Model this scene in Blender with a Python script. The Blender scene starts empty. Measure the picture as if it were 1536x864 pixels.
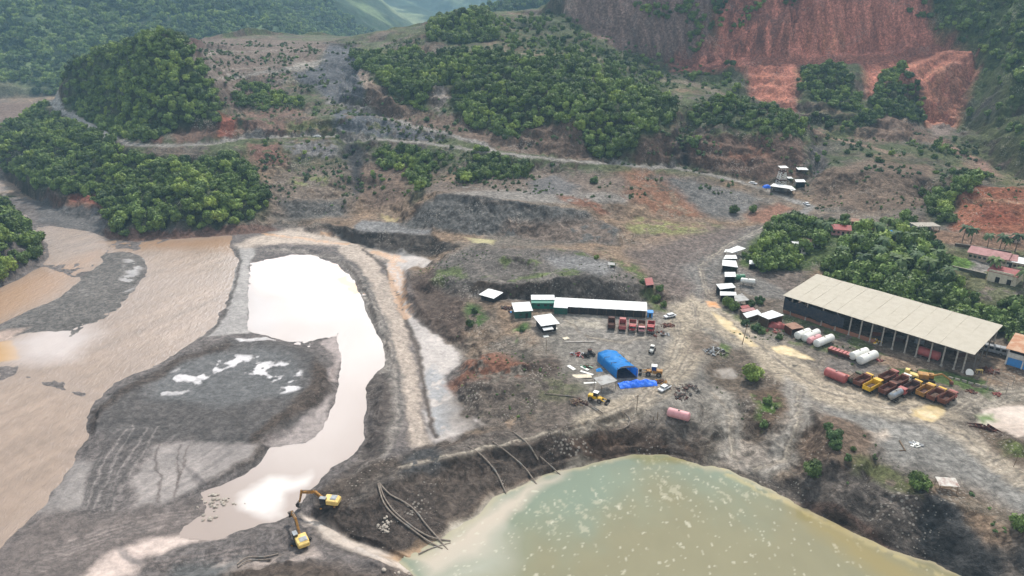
import bpy, bmesh, math, random
import numpy as np
from mathutils import Vector, Matrix
from mathutils.geometry import delaunay_2d_cdt

SC = bpy.context.scene
COL = SC.collection
R = math.radians
H, PITCH, F = 110.0, 22.0, 1057.0          # drone height above the yard, tilt, focal length in photo pixels

# ---------------------------------------------------------------- camera
cam = bpy.data.cameras.new('camera')
cam.sensor_width = 36.0
cam.lens = F / 1536 * 36.0
cam.clip_start, cam.clip_end = 1.0, 30000.0
cam_ob = bpy.data.objects.new('camera', cam)
COL.objects.link(cam_ob)
cam_ob.location = (0, 0, H)
cam_ob.rotation_euler = (R(90 - PITCH), 0, 0)
SC.camera = cam_ob

# ---------------------------------------------------------------- sky with broken cloud, soft sun
SUN_EL, SUN_AZ = 52.0, 20.0                # azimuth measured clockwise from the view direction
W = bpy.data.worlds.new('World'); SC.world = W; W.use_nodes = True
nt = W.node_tree; nt.nodes.clear()
def N(t, **k):
    n = nt.nodes.new(t)
    for a, b in k.items(): setattr(n, a, b)
    return n
def lk(a, b): nt.links.new(a, b)
out = N('ShaderNodeOutputWorld'); bg = N('ShaderNodeBackground'); bg.inputs[1].default_value = 0.08
sky = N('ShaderNodeTexSky', sky_type='NISHITA', sun_disc=False)
sky.sun_elevation = R(SUN_EL); sky.sun_rotation = R(SUN_AZ); sky.air_density = 1.0; sky.dust_density = 2.0
tc = N('ShaderNodeTexCoord'); mp = N('ShaderNodeMapping'); mp.inputs['Scale'].default_value = (1, 1, 2.2)
nz = N('ShaderNodeTexNoise'); nz.inputs['Scale'].default_value = 1.7; nz.inputs['Detail'].default_value = 6; nz.inputs['Roughness'].default_value = .55
cr = N('ShaderNodeValToRGB'); cr.color_ramp.elements[0].position = .34; cr.color_ramp.elements[1].position = .60
nz2 = N('ShaderNodeTexNoise'); nz2.inputs['Scale'].default_value = 3.1; nz2.inputs['Detail'].default_value = 5
# bright patch added to the cloud, aimed so the pool reflects white
cloud_patch_dir = Vector((math.sin(R(-13)) * math.cos(R(27)), math.cos(R(-13)) * math.cos(R(27)), math.sin(R(27))))
dt = N('ShaderNodeVectorMath', operation='DOT_PRODUCT'); dt.inputs[1].default_value = cloud_patch_dir
nrm = N('ShaderNodeVectorMath', operation='NORMALIZE')
mr = N('ShaderNodeMapRange', interpolation_type='SMOOTHSTEP')
mr.inputs['From Min'].default_value = .955; mr.inputs['From Max'].default_value = 1.0
mr.inputs['To Min'].default_value = 0; mr.inputs['To Max'].default_value = 74
cb = N('ShaderNodeMapRange'); cb.inputs['From Min'].default_value = .3; cb.inputs['From Max'].default_value = .7
cb.inputs['To Min'].default_value = 6.0; cb.inputs['To Max'].default_value = 13.0
ad = N('ShaderNodeMath', operation='ADD')
sc_ = N('ShaderNodeVectorMath', operation='SCALE'); sc_.inputs[0].default_value = (.97, .985, 1.0)
mix = N('ShaderNodeMix', data_type='RGBA')
lk(tc.outputs['Generated'], mp.inputs[0]); lk(mp.outputs[0], nz.inputs['Vector']); lk(mp.outputs[0], nz2.inputs['Vector'])
lk(nz.outputs['Fac'], cr.inputs[0]); lk(tc.outputs['Generated'], nrm.inputs[0]); lk(nrm.outputs[0], dt.inputs[0])
lk(dt.outputs['Value'], mr.inputs['Value']); lk(nz2.outputs['Fac'], cb.inputs['Value'])
lk(mr.outputs[0], ad.inputs[0]); lk(cb.outputs[0], ad.inputs[1]); lk(ad.outputs[0], sc_.inputs['Scale'])
lk(cr.outputs[0], mix.inputs['Factor']); lk(sky.outputs[0], mix.inputs['A']); lk(sc_.outputs[0], mix.inputs['B'])
lk(mix.outputs['Result'], bg.inputs[0]); lk(bg.outputs[0], out.inputs[0])

sun = bpy.data.lights.new('sun', 'SUN'); sun.energy = 3.3; sun.angle = R(6); sun.color = (1, .955, .88)
sun_ob = bpy.data.objects.new('sun', sun); COL.objects.link(sun_ob)
sun_ob.rotation_euler = (R(90 - SUN_EL), 0, R(180 - SUN_AZ))
sun_ob.location = (0, 0, 300)
SC.view_settings.view_transform = 'Standard'; SC.view_settings.look = 'None'
SC.view_settings.exposure = 0.66; SC.view_settings.gamma = 1.0; SC.view_settings.use_curve_mapping = False
cy = SC.cycles
cy.max_bounces = 6; cy.diffuse_bounces = 2; cy.glossy_bounces = 3; cy.transmission_bounces = 2
cy.transparent_max_bounces = 6; cy.volume_bounces = 0; cy.use_denoising = True
cy.caustics_reflective = False; cy.caustics_refractive = False

# ---------------------------------------------------------------- noise
def _h(ix, iy, seed):
    n = (ix.astype(np.int64) * 374761393 + iy.astype(np.int64) * 668265263 + seed * 1442695041) & 0xffffffff
    n = ((n ^ (n >> 13)) * 1274126177) & 0xffffffff
    n = n ^ (n >> 16)
    return (n & 0xffff).astype(np.float32) / 32767.5 - 1.0
def vnoise(x, y, seed=0):
    x = np.asarray(x, np.float32); y = np.asarray(y, np.float32)
    ix = np.floor(x); iy = np.floor(y); fx = x - ix; fy = y - iy
    fx = fx * fx * (3 - 2 * fx); fy = fy * fy * (3 - 2 * fy)
    a = _h(ix, iy, seed); b = _h(ix + 1, iy, seed); c = _h(ix, iy + 1, seed); d = _h(ix + 1, iy + 1, seed)
    return (a + (b - a) * fx) * (1 - fy) + (c + (d - c) * fx) * fy
def fbm(x, y, octv=4, seed=0, gain=.5):
    x = np.asarray(x, np.float32); y = np.asarray(y, np.float32)
    t = 0; a = 1.0; s = 0
    for i in range(octv):
        t = t + a * vnoise(x, y, seed + i * 17); s += a
        x, y = (x * 1.6 + y * 1.2) + 5.3, (-x * 1.2 + y * 1.6) + 1.7; a *= gain
    return t / s
def ridged(x, y, octv=4, seed=0):
    t = 0; a = 1.0; s = 0
    for i in range(octv):
        t = t + a * (1 - 2 * np.abs(vnoise(x, y, seed + i * 31))); s += a
        x, y = (x * 1.6 + y * 1.2) + 9.1, (-x * 1.2 + y * 1.6) + 2.3; a *= .5
    return t / s
def sstep(a, b, x): 
    t = np.clip((x - a) / (b - a), 0, 1); return t * t * (3 - 2 * t)

# ---------------------------------------------------------------- from a bearing and height to a place on the ground
cp, sp = math.cos(R(PITCH)), math.sin(R(PITCH))
def ray(u, v):
    a = (u - 768) / F; b = (432 - v) / F
    return a, cp + b * sp, -sp + b * cp
def at(u, v, z):
    dx, dy, dz = ray(u, v)
    k = (z - H) / dz if dz < -1e-4 else 1e5
    return (dx * k, dy * k, z)
def at_y(u, v, y):
    dx, dy, dz = ray(u, v); k = y / dy
    return (dx * k, y, H + dz * k)
def pix(x, y, z):
    zz = z - H
    d = y * cp - zz * sp
    return 768 + F * x / d, 432 - F * (y * sp + zz * cp) / d
# ---------------------------------------------------------------- terrain survey: break lines (u, v, z) or (u, v, 'y', distance)
LINES = []
def L(*pts): LINES.append([at(p[0], p[1], p[2]) if len(p) == 3 else at_y(p[0], p[1], p[3]) for p in pts])
def LY(*pts): LINES.append([at_y(*p) for p in pts])
def X(*pts): LINES.append([tuple(map(float, p)) for p in pts])
def XP(*pts):
    for p in pts: X(p)
def S(*pts):
    for p in pts: L(p)
WZ, PZ = -6.0, -7.5
# -- river shores
L((-90,445,-5.6),(0,431,WZ),(30,418,WZ),(60,398,WZ),(74,384,WZ),(70,368,WZ),(56,350,WZ),(44,335,WZ),(30,318,WZ),(-10,300,WZ),(-90,288,WZ))
S((-40,400,2),(0,395,2),(30,385,0),(-10,360,9),(20,350,6),(40,360,1),(-60,350,14),(-40,320,6),(10,330,4),(-90,380,8))
L((-90,240,WZ),(0,252,WZ),(28,282,WZ),(48,297,WZ),(62,306,-5.3),(90,313,-5),(130,312,-4.6),(154,310,-4))
L((52,332,WZ),(70,338,WZ),(110,345,-6.1),(140,350,-6.1),(151,349,-5.6))
S((90,322,-4.9),(130,330,-4.8),(60,318,-5.6))
L((151,349,-5.6),(165,358,WZ),(200,361,WZ),(260,358,WZ),(350,352,WZ),(400,347,WZ),(430,346,-5.7),(520,360,-5.6),(580,378,-5.2))
L((154,310,-4),(152,330,-4),(160,346,-4),(200,352,-4),(260,349,-4),(350,343,-4),(395,335,-3.6),(430,330,-3),(480,332,-2))
S((530,560,-8),(535,520,-8),(528,585,-8),(518,635,-8),(556,540,-7.4),(550,505,-8),(500,440,-8),(450,470,-7.6))
S((100,390,-8),(60,430,-8),(0,455,-8),(110,360,-7.5),(20,280,-8),(-40,270,-8))
# bar in the river
L((158,379,WZ),(197,378,WZ),(217,388,WZ),(221,400,WZ),(215,415,WZ),(200,436,WZ),(180,460,WZ),(157,478,WZ),(135,505,-6.1),(100,525,-6.15),(78,540,-6.2),(60,520,-6.15),(40,500,-6.1),(0,512,WZ),(-80,530,WZ))
L((158,379,WZ),(150,386,WZ),(153,392,WZ),(123,421,WZ),(90,446,WZ),(40,469,WZ),(0,487,WZ),(-80,515,WZ))
L((172,388,-5.1),(200,392,-4.9),(190,405,-5.2),(160,425,-4.9),(120,448,-4.8),(80,468,-4.9),(30,484,-5.1),(-40,508,-5.2))
S((190,425,-5.8),(170,445,-5.95),(140,470,-5.92),(110,495,-5.98))
L((0,548,WZ),(22,552,WZ),(24,562,WZ),(0,572,WZ)); S((8,560,-5.5))
S((250,400,-8.5),(280,470,-8.5),(240,520,-8.5),(150,560,-8.2),(100,620,-8.3),(60,700,-8.5),(0,760,-8.5),(0,640,-8.3),(20,590,-7.5),(300,380,-8),(330,400,-7.8),(60,640,-8.5),(-60,620,-8.5),(-60,760,-8.5),(-80,870,-8.5),(-20,530,-7))
# divide between river and pool
L((352,368,-5.7),(357,390,WZ),(350,420,WZ),(338,455,WZ),(322,490,WZ),(300,506,WZ))
L((362,372,-5.2),(366,385,-5.3),(360,420,-5.5),(352,455,-5.6),(345,490,-5.6),(352,503,-5.6))
L((380,372,-5.4),(374,395,WZ),(372,430,WZ),(372,470,WZ),(368,498,WZ))
# big bar
L((300,506,WZ),(280,520,WZ),(233,550,WZ),(173,574,WZ),(143,602,WZ),(129,626,WZ),(132,654,WZ),(110,690,WZ),(92,717,WZ),(66,760,WZ),(33,797,WZ),(0,830,WZ),(-60,880,WZ))
L((368,498,WZ),(400,503,WZ),(433,514,WZ),(467,524,WZ),(484,508,WZ),(508,500,WZ),(513,540,WZ),(508,575,WZ),(501,604,WZ),(482,644,WZ),(461,666,WZ),(404,671,WZ),(388,694,WZ),(361,715,WZ),(334,728,WZ),(303,738,WZ),(315,770,-6.05),(283,795,-6.05))
L((310,512,-4.6),(353,508,-4.8),(400,512,-4.6),(440,522,-4.3),(470,535,-4.0),(488,560,-4.2),(480,585,-4.4),(440,612,-4.3),(410,645,-4.4),(385,675,-4.6),(350,705,-4.7),(310,725,-4.9))
L((310,512,-4.6),(245,558,-4.4),(185,584,-4.0),(150,612,-4.0),(145,640,-4.2),(128,688,-5.3),(105,725,-5.3),(75,775,-5.3),(20,830,-5.2))
S((340,540,-5.3),(400,545,-5.25),(300,575,-5.3),(420,570,-5.3),(250,600,-5.3),(330,620,-5.3),(260,680,-5.6),(200,700,-5.5),(300,690,-5.7),(220,740,-5.7),(160,760,-5.5),(270,760,-5.8),(480,520,-5.6),(495,530,-5.7),(498,570,-5.5),(430,655,-5.6),(470,640,-5.7))
# pool (east shore), gravel dike, ditch and mud flat
L((380,372,-5.4),(400,376,-5.6),(440,378,-5.9),(467,382,WZ),(512,397,WZ),(532,421,WZ),(542,445,WZ),(556,476,WZ),(575,521,WZ),(579,550,WZ),(560,562,WZ),(546,583,WZ),(552,619,WZ),(546,659,WZ),(532,680,WZ),(512,694,WZ),(480,724,WZ),(460,744,WZ),(446,764,WZ),(430,776,WZ))
L((400,370,-4.9),(460,373,-4.7),(508,385,-4.5),(538,412,-4.2),(556,450,-4.1),(578,500,-4.1),(592,545,-4.1),(580,575,-3.8),(572,610,-3.6),(572,650,-3.6),(560,685,-3.4),(530,712,-3.2))
L((520,368,-5.1),(545,392,-5.1),(570,430,-5),(592,480,-5),(606,520,-4.9),(616,560,-4.8),(622,600,-4.8),(636,650,-4.7),(640,672,-4.2))
L((545,372,-5.5),(575,400,-5.6),(592,440,-5.6),(612,490,-5.5),(628,530,-5.6),(632,570,-5.5),(640,610,-5.5),(652,655,-5.2))
S((600,410,-5.2),(580,385,-5.2),(620,500,-5.3),(650,540,-5.5),(660,580,-5.4),(670,620,-5.2),(640,400,-4.8),(590,400,-5.3),(600,460,-5.3),(690,650,-4.8))
S((420,440,-6.9),(480,440,-7.5),(520,480,-8),(540,540,-8),(420,480,-7.2),(525,600,-8),(500,680,-8),(440,700,-7.5),(400,740,-7),(350,770,-6.8),(450,400,-6.5),(340,792,-6.6))
# near left bank
L((283,795,-6.05),(277,814,WZ),(333,804,WZ),(377,794,WZ),(400,786,WZ),(420,782,WZ),(430,776,WZ))
L((180,815,-5.7),(220,835,-5.0),(280,826,-4.8),(340,818,-4.6),(390,805,-4.3),(425,800,-4.0),(445,812,-4.6))
L((140,850,-5.8),(200,862,-5.6),(300,850,-5.4),(400,838,-5.2),(470,815,-5.6),(500,830,-5))
L((0,880,-4.8),(200,900,-4.2),(330,868,-3.6),(400,850,-3.0),(480,842,-3.2),(560,850,-3.6),(600,866,-4),(640,900,-6))
S((0,1000,-3),(300,1000,-2),(600,1000,-3),(800,960,-13),(-200,960,-6),(-300,1100,-5),(300,1150,-2),(900,1150,-13))
# channel from the pool to the pit
L((446,772,-5.6),(470,778,-6.6),(500,797,-7.2),(545,815,-7.6),(590,833,-8.2),(625,850,-8.6),(700,870,-11))
L((486,786,-5.8),(520,800,-6.4),(575,820,-7),(615,838,PZ),(640,845,PZ))
L((455,790,-5.2),(490,812,-5.6),(540,828,-6.4),(590,845,-7),(620,860,PZ),(640,880,-7.5))
# berm between flat and pit
L((470,765,-5.2),(490,738,-3.6),(520,722,-2.6),(560,698,-2.2),(610,680,-2.6),(660,668,-2.6),(720,650,-2.0),(790,648,-1.4),(850,640,-.6),(900,628,0),(950,612,.3),(1000,612,.3),(1040,630,-1),(1052,660,-4),(1056,684,-6.6))
L((500,775,-4),(540,742,-2.4),(590,712,-1.8),(660,690,-2.0),(730,672,-2.0),(800,668,-1.8),(850,672,-3.2),(880,656,-2.4),(930,646,-2.2),(985,644,-2.2),(1030,652,-3),(1048,672,-5))
L((615,832,PZ),(628,822,PZ),(668,800,PZ),(715,772,PZ),(740,746,PZ),(800,722,PZ),(850,705,PZ),(900,692,PZ),(950,682,PZ),(1000,684,PZ),(1052,697,PZ),(1092,704,PZ),(1110,716,PZ),(1160,738,PZ),(1220,768,PZ),(1290,802,PZ),(1350,828,PZ),(1420,853,PZ),(1536,897,PZ),(1700,960,PZ))
S((560,800,-6),(600,770,-4.5),(650,760,-5.5),(700,740,-6))
S((800,780,-10),(900,740,-10),(1000,730,-10),(1100,760,-10),(1000,830,-11),(1200,830,-10),(800,850,-11),(1300,860,-10),(700,830,-8.3),(720,800,-8.3),(770,750,-8.7),(860,725,-8.8))
# east bank of the pit
L((1056,684,-6.6),(1085,693,-7.0),(1110,700,-6.9),(1140,712,-6.6),(1175,718,-5.4),(1205,718,-3.8),(1240,718,-1.8),(1300,728,-.2),(1350,745,.8),(1395,752,.9),(1425,768,.4),(1448,792,-.6),(1470,812,-1.2),(1500,822,-1.5),(1536,824,-1.6),(1700,850,-1.6))
S((1250,760,-4.5),(1320,790,-4.5),(1400,810,-4),(1460,850,-4.5),(1180,733,-7))
L((1060,600,-.8),(1052,640,-2.6),(1070,670,-5.2),(1100,690,-6.5))
L((1085,600,-.6),(1110,640,-3.4),(1120,670,-5.4))
L((1120,590,-.2),(1140,630,-1.2),(1150,660,-3.4),(1150,690,-5.6))
L((1175,600,0),(1180,640,-1),(1172,680,-3.6),(1150,705,-6))
L((1205,605,.1),(1212,650,-.2),(1205,690,-2.0),(1190,710,-4.4))
L((1225,622,2.2),(1240,650,2.8),(1250,690,2.2),(1290,700,1.8)); S((1270,640,2.0),(1300,660,1.2))
L((1215,612,.4),(1290,630,.6),(1330,670,.4),(1400,710,.6),(1480,740,.3),(1536,770,0))
S((1350,640,.3),(1450,680,.2),(1500,720,.2),(1450,760,1.2),(1490,790,.6),(1536,800,.2),(1700,760,0))
L((1440,622,.5),(1480,650,.5),(1536,690,.5),(1650,760,.5)); L((1455,632,1.4),(1500,655,1.8),(1536,672,1.9)); 
L((1470,600,.2),(1500,625,-.3),(1560,650,-.3)); S((1520,615,-.3))
# yard and roads
S((830,490,0),(900,500,0),(870,540,0),(950,530,0),(900,590,0),(960,570,0),(1000,600,0),(1020,520,.2),(1030,450,.8),(1010,470,.3),(1060,560,0),(1080,500,.4),(1080,460,1),(1090,420,1.6),(1150,500,.3),(1200,530,.2),(1140,540,0),(1250,560,0),(1300,600,.1),(1380,610,.2),(1420,590,.2),(1460,570,.2),(1500,560,.3),(1536,550,.4),(1350,560,.3),(1250,500,.4),(1180,460,.9),(1300,520,.3),(1430,560,.3),(1500,500,.6),(1700,560,1),(1140,430,1.4),(1100,380,2.2),(1100,440,1.2))
L((1035,545,-.1),(1070,555,-1.4),(1110,575,-1.2)); S((1090,545,-.7))
L((772,482,.1),(800,495,0),(830,520,0),(850,550,.1),(870,590,.2),(860,612,0))
L((700,455,.4),(745,460,.4),(775,470,.2)); L((690,470,-.8),(705,500,-2.6),(720,520,-3.2),(740,560,-1.6))
L((690,450,.6),(668,440,-1),(640,440,-2.4)); S((750,500,-1.6),(770,530,-1.2),(790,560,-.8))
L((605,400,-4.6),(606,420,-4.6),(604,450,-4.6),(620,484,-4.9),(652,502,-4.9),(689,521,-5.1),(696,535,-5.2),(678,550,-5.1),(668,570,-5.1),(685,600,-5.0),(712,625,-4.6),(730,640,-3.4))
L((700,545,-1.4),(730,540,.8),(775,545,.9),(790,565,.6)); S((700,575,-1.6),(720,600,-2.4),(760,600,-1.4),(800,610,-.6),(830,630,-.6),(745,580,.4),(690,560,-2.4))
# central mound
L((649,386,-4.5),(628,392,-2.8),(614,408,-1.8),(612,430,-1.5),(628,460,-2),(650,480,-2.6),(680,500,-3.4))
L((692,371,3),(712,376,5),(759,373,7.5),(812,373,8),(859,376,7.5),(889,386,7),(929,402,6.2),(955,418,5.6),(975,432,4.4),(988,452,1.2),(992,470,.3))
L((692,371,3),(672,384,3),(655,398,2.4),(660,415,2.2),(680,420,3),(719,424,4.6),(765,428,5.5),(812,423,6.6),(845,419,7.4),(882,412,8.6),(912,423,7.2),(955,424,5.8))
L((700,440,.9),(719,444,.8),(779,447,.6),(829,447,.5),(900,450,.4),(965,455,.3),(992,470,.3))
S((740,395,6.4),(790,400,5.4),(830,395,6.2),(870,395,6.8),(720,400,5.2),(760,385,8),(800,392,7.6),(740,410,5))
# bank at the head of the flat
L((530,346,.6),(572,350,1.0),(620,350,1.2),(645,352,1.6),(664,363,2),(692,371,3))
L((524,366,-5),(560,372,-4.9),(600,380,-4.8),(620,388,-4.7),(649,386,-4.5))
L((480,332,-2),(500,338,-1),(530,346,.6)); L((520,326,-.6),(560,324,.6),(598,334,1.8),(645,345,2.4),(712,352,3.2),(759,354,4),(812,362,5.0),(870,362,5.8),(932,370,5.4))
S((600,342,1.2),(690,362,3),(780,366,4.6),(870,372,5.6),(960,390,4),(1000,410,2.2),(1020,380,3.2))
# spoil heap
L((598,334,1.8),(630,312,9),(655,294,15),(672,290,16.5),(725,294,17),(765,301,16.4),(812,309,15.4),(850,313,14.4),(890,320,12),(925,345,8.6),(940,368,5.6))
S((700,284,15.5),(800,294,15.2),(880,305,13.6),(900,330,9),(650,286,14.5),(860,340,8.8),(830,350,7.2))
L((430,328,-3),(460,326,-2.6),(520,322,-.8),(560,318,1.4),(600,312,5),(640,288,13),(700,280,15.2),(760,284,15.4),(830,288,15.4),(900,296,14),(940,304,11.5),(985,322,7),(1030,330,5.4),(1075,332,5),(1120,328,5.2),(1150,316,6.4),(1185,318,7))
S((940,330,7.4),(1000,350,5),(960,355,5.2),(1060,355,4.2),(1100,345,4.6))
# main hillside road
L((60,160,27),(90,168,27),(112,176,26),(130,190,25.5),(170,209,24.5),(200,219,24),(250,221,24),(310,219,24),(340,213,24),(370,208,24.5),(450,207,25),(510,207,25.5),(560,210,25),(640,217,24.4),(700,226,24),(760,233,23),(820,240,22),(900,247,20),(960,252,18.4),(1010,254,17.4),(1050,262,15.6),(1100,273,12.6),(1150,288,9.6),(1185,303,8.4),(1215,312,8))
L((60,158,27.5),(90,165,27.5),(115,173,26.6),(135,186,26),(175,206,25),(205,215,24.4),(250,217,24.4),(310,214,24.4),(340,209,24.4),(370,204,25),(450,203,25.3),(510,203,25.8),(560,206,25.4),(640,212,24.8),(700,221,24.5),(760,229,23.5),(820,235,22.5),(900,242,20.5),(960,247,19),(1010,249,18),(1050,256,16),(1100,266,13),(1150,280,10),(1185,295,9),(1218,304,8.6))
# slope below the road
L((10,215,16),(40,205,20),(80,212,20),(120,225,18),(170,238,17),(230,245,17),(300,245,17),(350,240,17))
L((-60,215,2),(0,240,4),(40,270,5),(80,290,3),(130,295,3),(170,300,6),(230,305,8),(300,300,9),(360,295,7),(390,310,2))
S((370,260,14),(420,270,9),(430,300,3.5),(480,280,8),(480,305,2.5),(540,265,11),(560,290,6.5),(600,280,10),(620,250,16),(680,260,15.5),(720,255,16.8),(760,262,16.2),(830,262,16.4),(870,272,15.4),(920,265,16.2),(930,280,14),(480,235,17.5),(420,235,18))
L((528,215,21.5),(530,235,15.5),(535,260,10.5),(540,285,5.4)); L((505,215,23.5),(512,240,16.8),(520,262,12))
L((940,258,17.6),(985,268,15),(1050,282,12.2),(1100,292,10),(1130,300,8.4)); S((960,300,11),(1010,305,8.6),(1060,312,7))
# hill A
LY((88,128,625),(100,98,615),(140,84,595),(187,66,570),(217,58,552),(247,52,540),(268,58,548),(285,62,600))
LY((95,156,612),(120,150,590),(180,135,535),(240,120,512),(300,120,520),(330,160,512))
LY((140,183,556),(170,192,525),(200,195,495),(260,195,486),(320,190,490),(345,195,490))
LY((100,98,700),(217,62,680),(285,58,720))
# terraces of the worked-out plateau
LY((285,62,600),(300,90,580),(330,120,560),(345,150,535),(350,175,510))
LY((347,118,600),(400,111,605),(443,106,615),(467,99,640),(490,90,650))
LY((345,112,606),(400,105,612),(443,100,622),(470,93,650))
LY((310,84,660),(380,86,665),(440,84,670),(485,80,675))
LY((310,74,700),(380,74,700),(440,74,705),(485,71,710))
LY((300,60,760),(340,58,790),(400,63,780),(450,65,760),(488,64,740),(530,66,720),(580,67,700),(640,62,690))
LY((490,68,715),(500,80,680),(528,84,660),(545,98,600),(560,118,560),(585,145,520))
LY((493,155,545),(512,160,532),(579,180,508),(629,193,488),(679,206,471),(725,219,453),(745,228,442))
LY((493,151,552),(512,155,538),(579,175,514),(629,188,494),(679,201,477),(725,214,458))
S((400,165,'y',530),(420,135,'y',575),(380,140,'y',560),(450,185,'y',500),(520,120,'y',610),(520,180,'y',500),(600,200,'y',484),(470,165,'y',530),(400,190,'y',495),(510,100,'y',640))
LY((310,50,900),(450,52,900),(560,54,880),(640,44,860))
# forest ridge C
LY((530,82,640),(560,84,645),(600,82,625),(650,80,605),(700,77,595),(760,82,575),(820,86,560),(845,84,556),(885,104,545),(930,124,525),(980,142,500),(1008,158,482))
LY((545,120,545),(592,150,535),(622,170,512),(679,175,503),(719,197,480),(769,210,458),(795,195,462),(859,188,452),(872,218,440),(885,236,433),(945,232,430),(965,208,437),(1000,190,445))
LY((560,98,600),(620,125,548),(690,130,532),(760,140,510),(820,140,490),(880,150,480),(930,170,465),(980,170,465))
LY((1008,158,482),(1018,200,452),(1024,235,434)); LY((1030,160,500),(1026,210,466),(1028,240,450))
LY((820,205,450),(860,212,444)); LY((740,215,458),(800,222,446))
# knob D and the bench above
LY((640,60,640),(700,64,640),(760,62,640),(820,68,630),(900,92,600),(960,118,570),(1000,135,560))
LY((645,42,680),(670,28,685),(700,22,685),(735,26,685),(760,40,680))
LY((645,40,760),(700,30,780),(760,20,790),(800,18,780),(845,18,740))
LY((780,50,690),(850,40,690),(900,60,660)); LY((840,75,610),(880,80,620))
# cliff E
LY((846,18,740),(849,22,720),(879,45,695),(929,57,680),(940,78,660),(979,89,650),(1024,97,640),(1050,100,632))
X((60,745,140),(82,730,140),(104,712,142),(116,700,140),(130,690,142),(162,675,142),(178,662,142))
LY((985,120,600),(1030,118,600),(1070,125,590),(1100,140,560)); LY((1000,160,520),(1040,150,520))
# red cliff F
LY((1050,100,632),(1080,90,628),(1117,86,618),(1184,93,612),(1237,85,618),(1300,83,620),(1344,83,622),(1390,80,615),(1440,72,590),(1464,78,572))
LY((1080,84,634),(1117,80,626),(1184,80,622),(1237,78,626),(1300,76,628),(1344,73,632),(1380,60,630),(1407,50,625),(1440,60,600),(1470,80,575))
X((178,662,142),(215,655,142),(250,648,144),(290,655,142),(330,660,146),(375,655,150),(420,650,160))
X((185,645,118),(232,628,118),(262,640,120),(300,640,116),(345,645,118)); 
LY((1100,40,640),(1180,42,636),(1184,80,622)); LY((1205,40,632),(1200,80,622)); LY((1192,20,652),(1192,60,640))
LY((1127,100,605),(1140,97,608),(1180,98,606),(1240,95,608),(1300,93,610),(1360,92,608),(1430,90,596),(1467,98,570))
LY((1115,125,580),(1131,146,565),(1160,162,545),(1184,168,535),(1210,180,520)); LY((1311,142,560),(1391,188,530),(1410,190,528),(1434,188,528),(1440,150,545),(1466,105,568))
# spurs H
LY((1200,120,575),(1240,108,565),(1280,125,560),(1300,150,548)); LY((1190,155,545),(1230,165,520),(1270,175,515),(1300,188,505)); LY((1215,150,540),(1250,140,545),(1280,150,540))
LY((1310,140,560),(1330,112,555),(1350,108,552),(1370,125,548),(1388,160,535)); LY((1320,150,530),(1350,150,525),(1380,175,515))
LY((1290,195,498),(1320,178,500),(1345,180,498),(1390,195,495)); LY((1300,212,470),(1350,214,468),(1395,215,470))
LY((1184,172,532),(1220,190,510),(1260,205,490),(1290,215,480))
# ridge I
LY((1036,165,500),(1060,156,495),(1091,153,490),(1125,156,490),(1157,162,486),(1195,176,480),(1224,190,475))
LY((1034,208,445),(1060,202,446),(1091,198,448),(1130,200,447),(1160,205,445),(1190,205,450),(1215,215,450))
L((1030,248,18.2),(1060,254,17),(1100,262,14.4),(1141,272,12),(1180,278,11),(1210,275,12))
LY((1215,215,450),(1218,240,428),(1210,275,404)); LY((1235,208,470),(1232,235,440),(1222,262,418))
# mound J
LY((1260,212,472),(1290,218,462),(1340,222,455),(1400,225,450),(1440,215,470))
LY((1222,262,418),(1245,248,418),(1280,240,425),(1330,245,420),(1380,248,418),(1420,250,420))
LY((1230,285,392),(1260,262,396),(1300,258,395),(1350,262,393),(1395,268,392))
L((1215,312,8),(1250,315,9),(1290,322,9),(1340,332,9.5),(1385,332,10),(1420,312,13))
S((1300,290,'y',374),(1350,295,'y',370),(1240,300,8.6),(1390,300,'y',376))
# east slopes G and K
LY((1470,98,560),(1480,60,570),(1536,20,560),(1650,0,560)); LY((1440,188,525),(1470,150,530),(1500,120,510),(1536,100,490),(1650,90,470))
X((375,655,150),(420,600,165),(470,560,175),(520,520,180)); X((500,400,90),(520,460,120)) 
LY((1434,192,520),(1480,200,470),(1536,200,430),(1650,200,420)); LY((1440,215,470),(1480,245,440),(1536,268,400))
LY((1470,250,425),(1500,262,410),(1536,275,390),(1600,280,385))
L((1420,312,13),(1440,288,20),(1470,282,22),(1536,278,23.5),(1650,285,24)); L((1430,345,11),(1480,352,10.4),(1536,358,10),(1650,370,10)); S((1440,260,24),(1500,310,17))
L((1415,300,15),(1400,268,'y',392))
# village ground
S((1180,350,5.5),(1200,390,3),(1250,345,8),(1260,385,5),(1300,350,9),(1350,355,9.6),(1330,390,7),(1400,380,8),(1400,420,5),(1350,430,4),(1480,400,6.5),(1536,400,6.5),(1536,440,5),(1450,450,4),(1500,470,2),(1220,400,2),(1160,400,2.4),(1150,360,4),(1650,420,6),(1650,500,2),(1400,470,1),(1280,410,2),(1170,330,6.5))
L((1190,440,.9),(1240,405,1.2),(1320,425,1.2),(1420,455,1.0),(1520,485,1))
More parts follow.
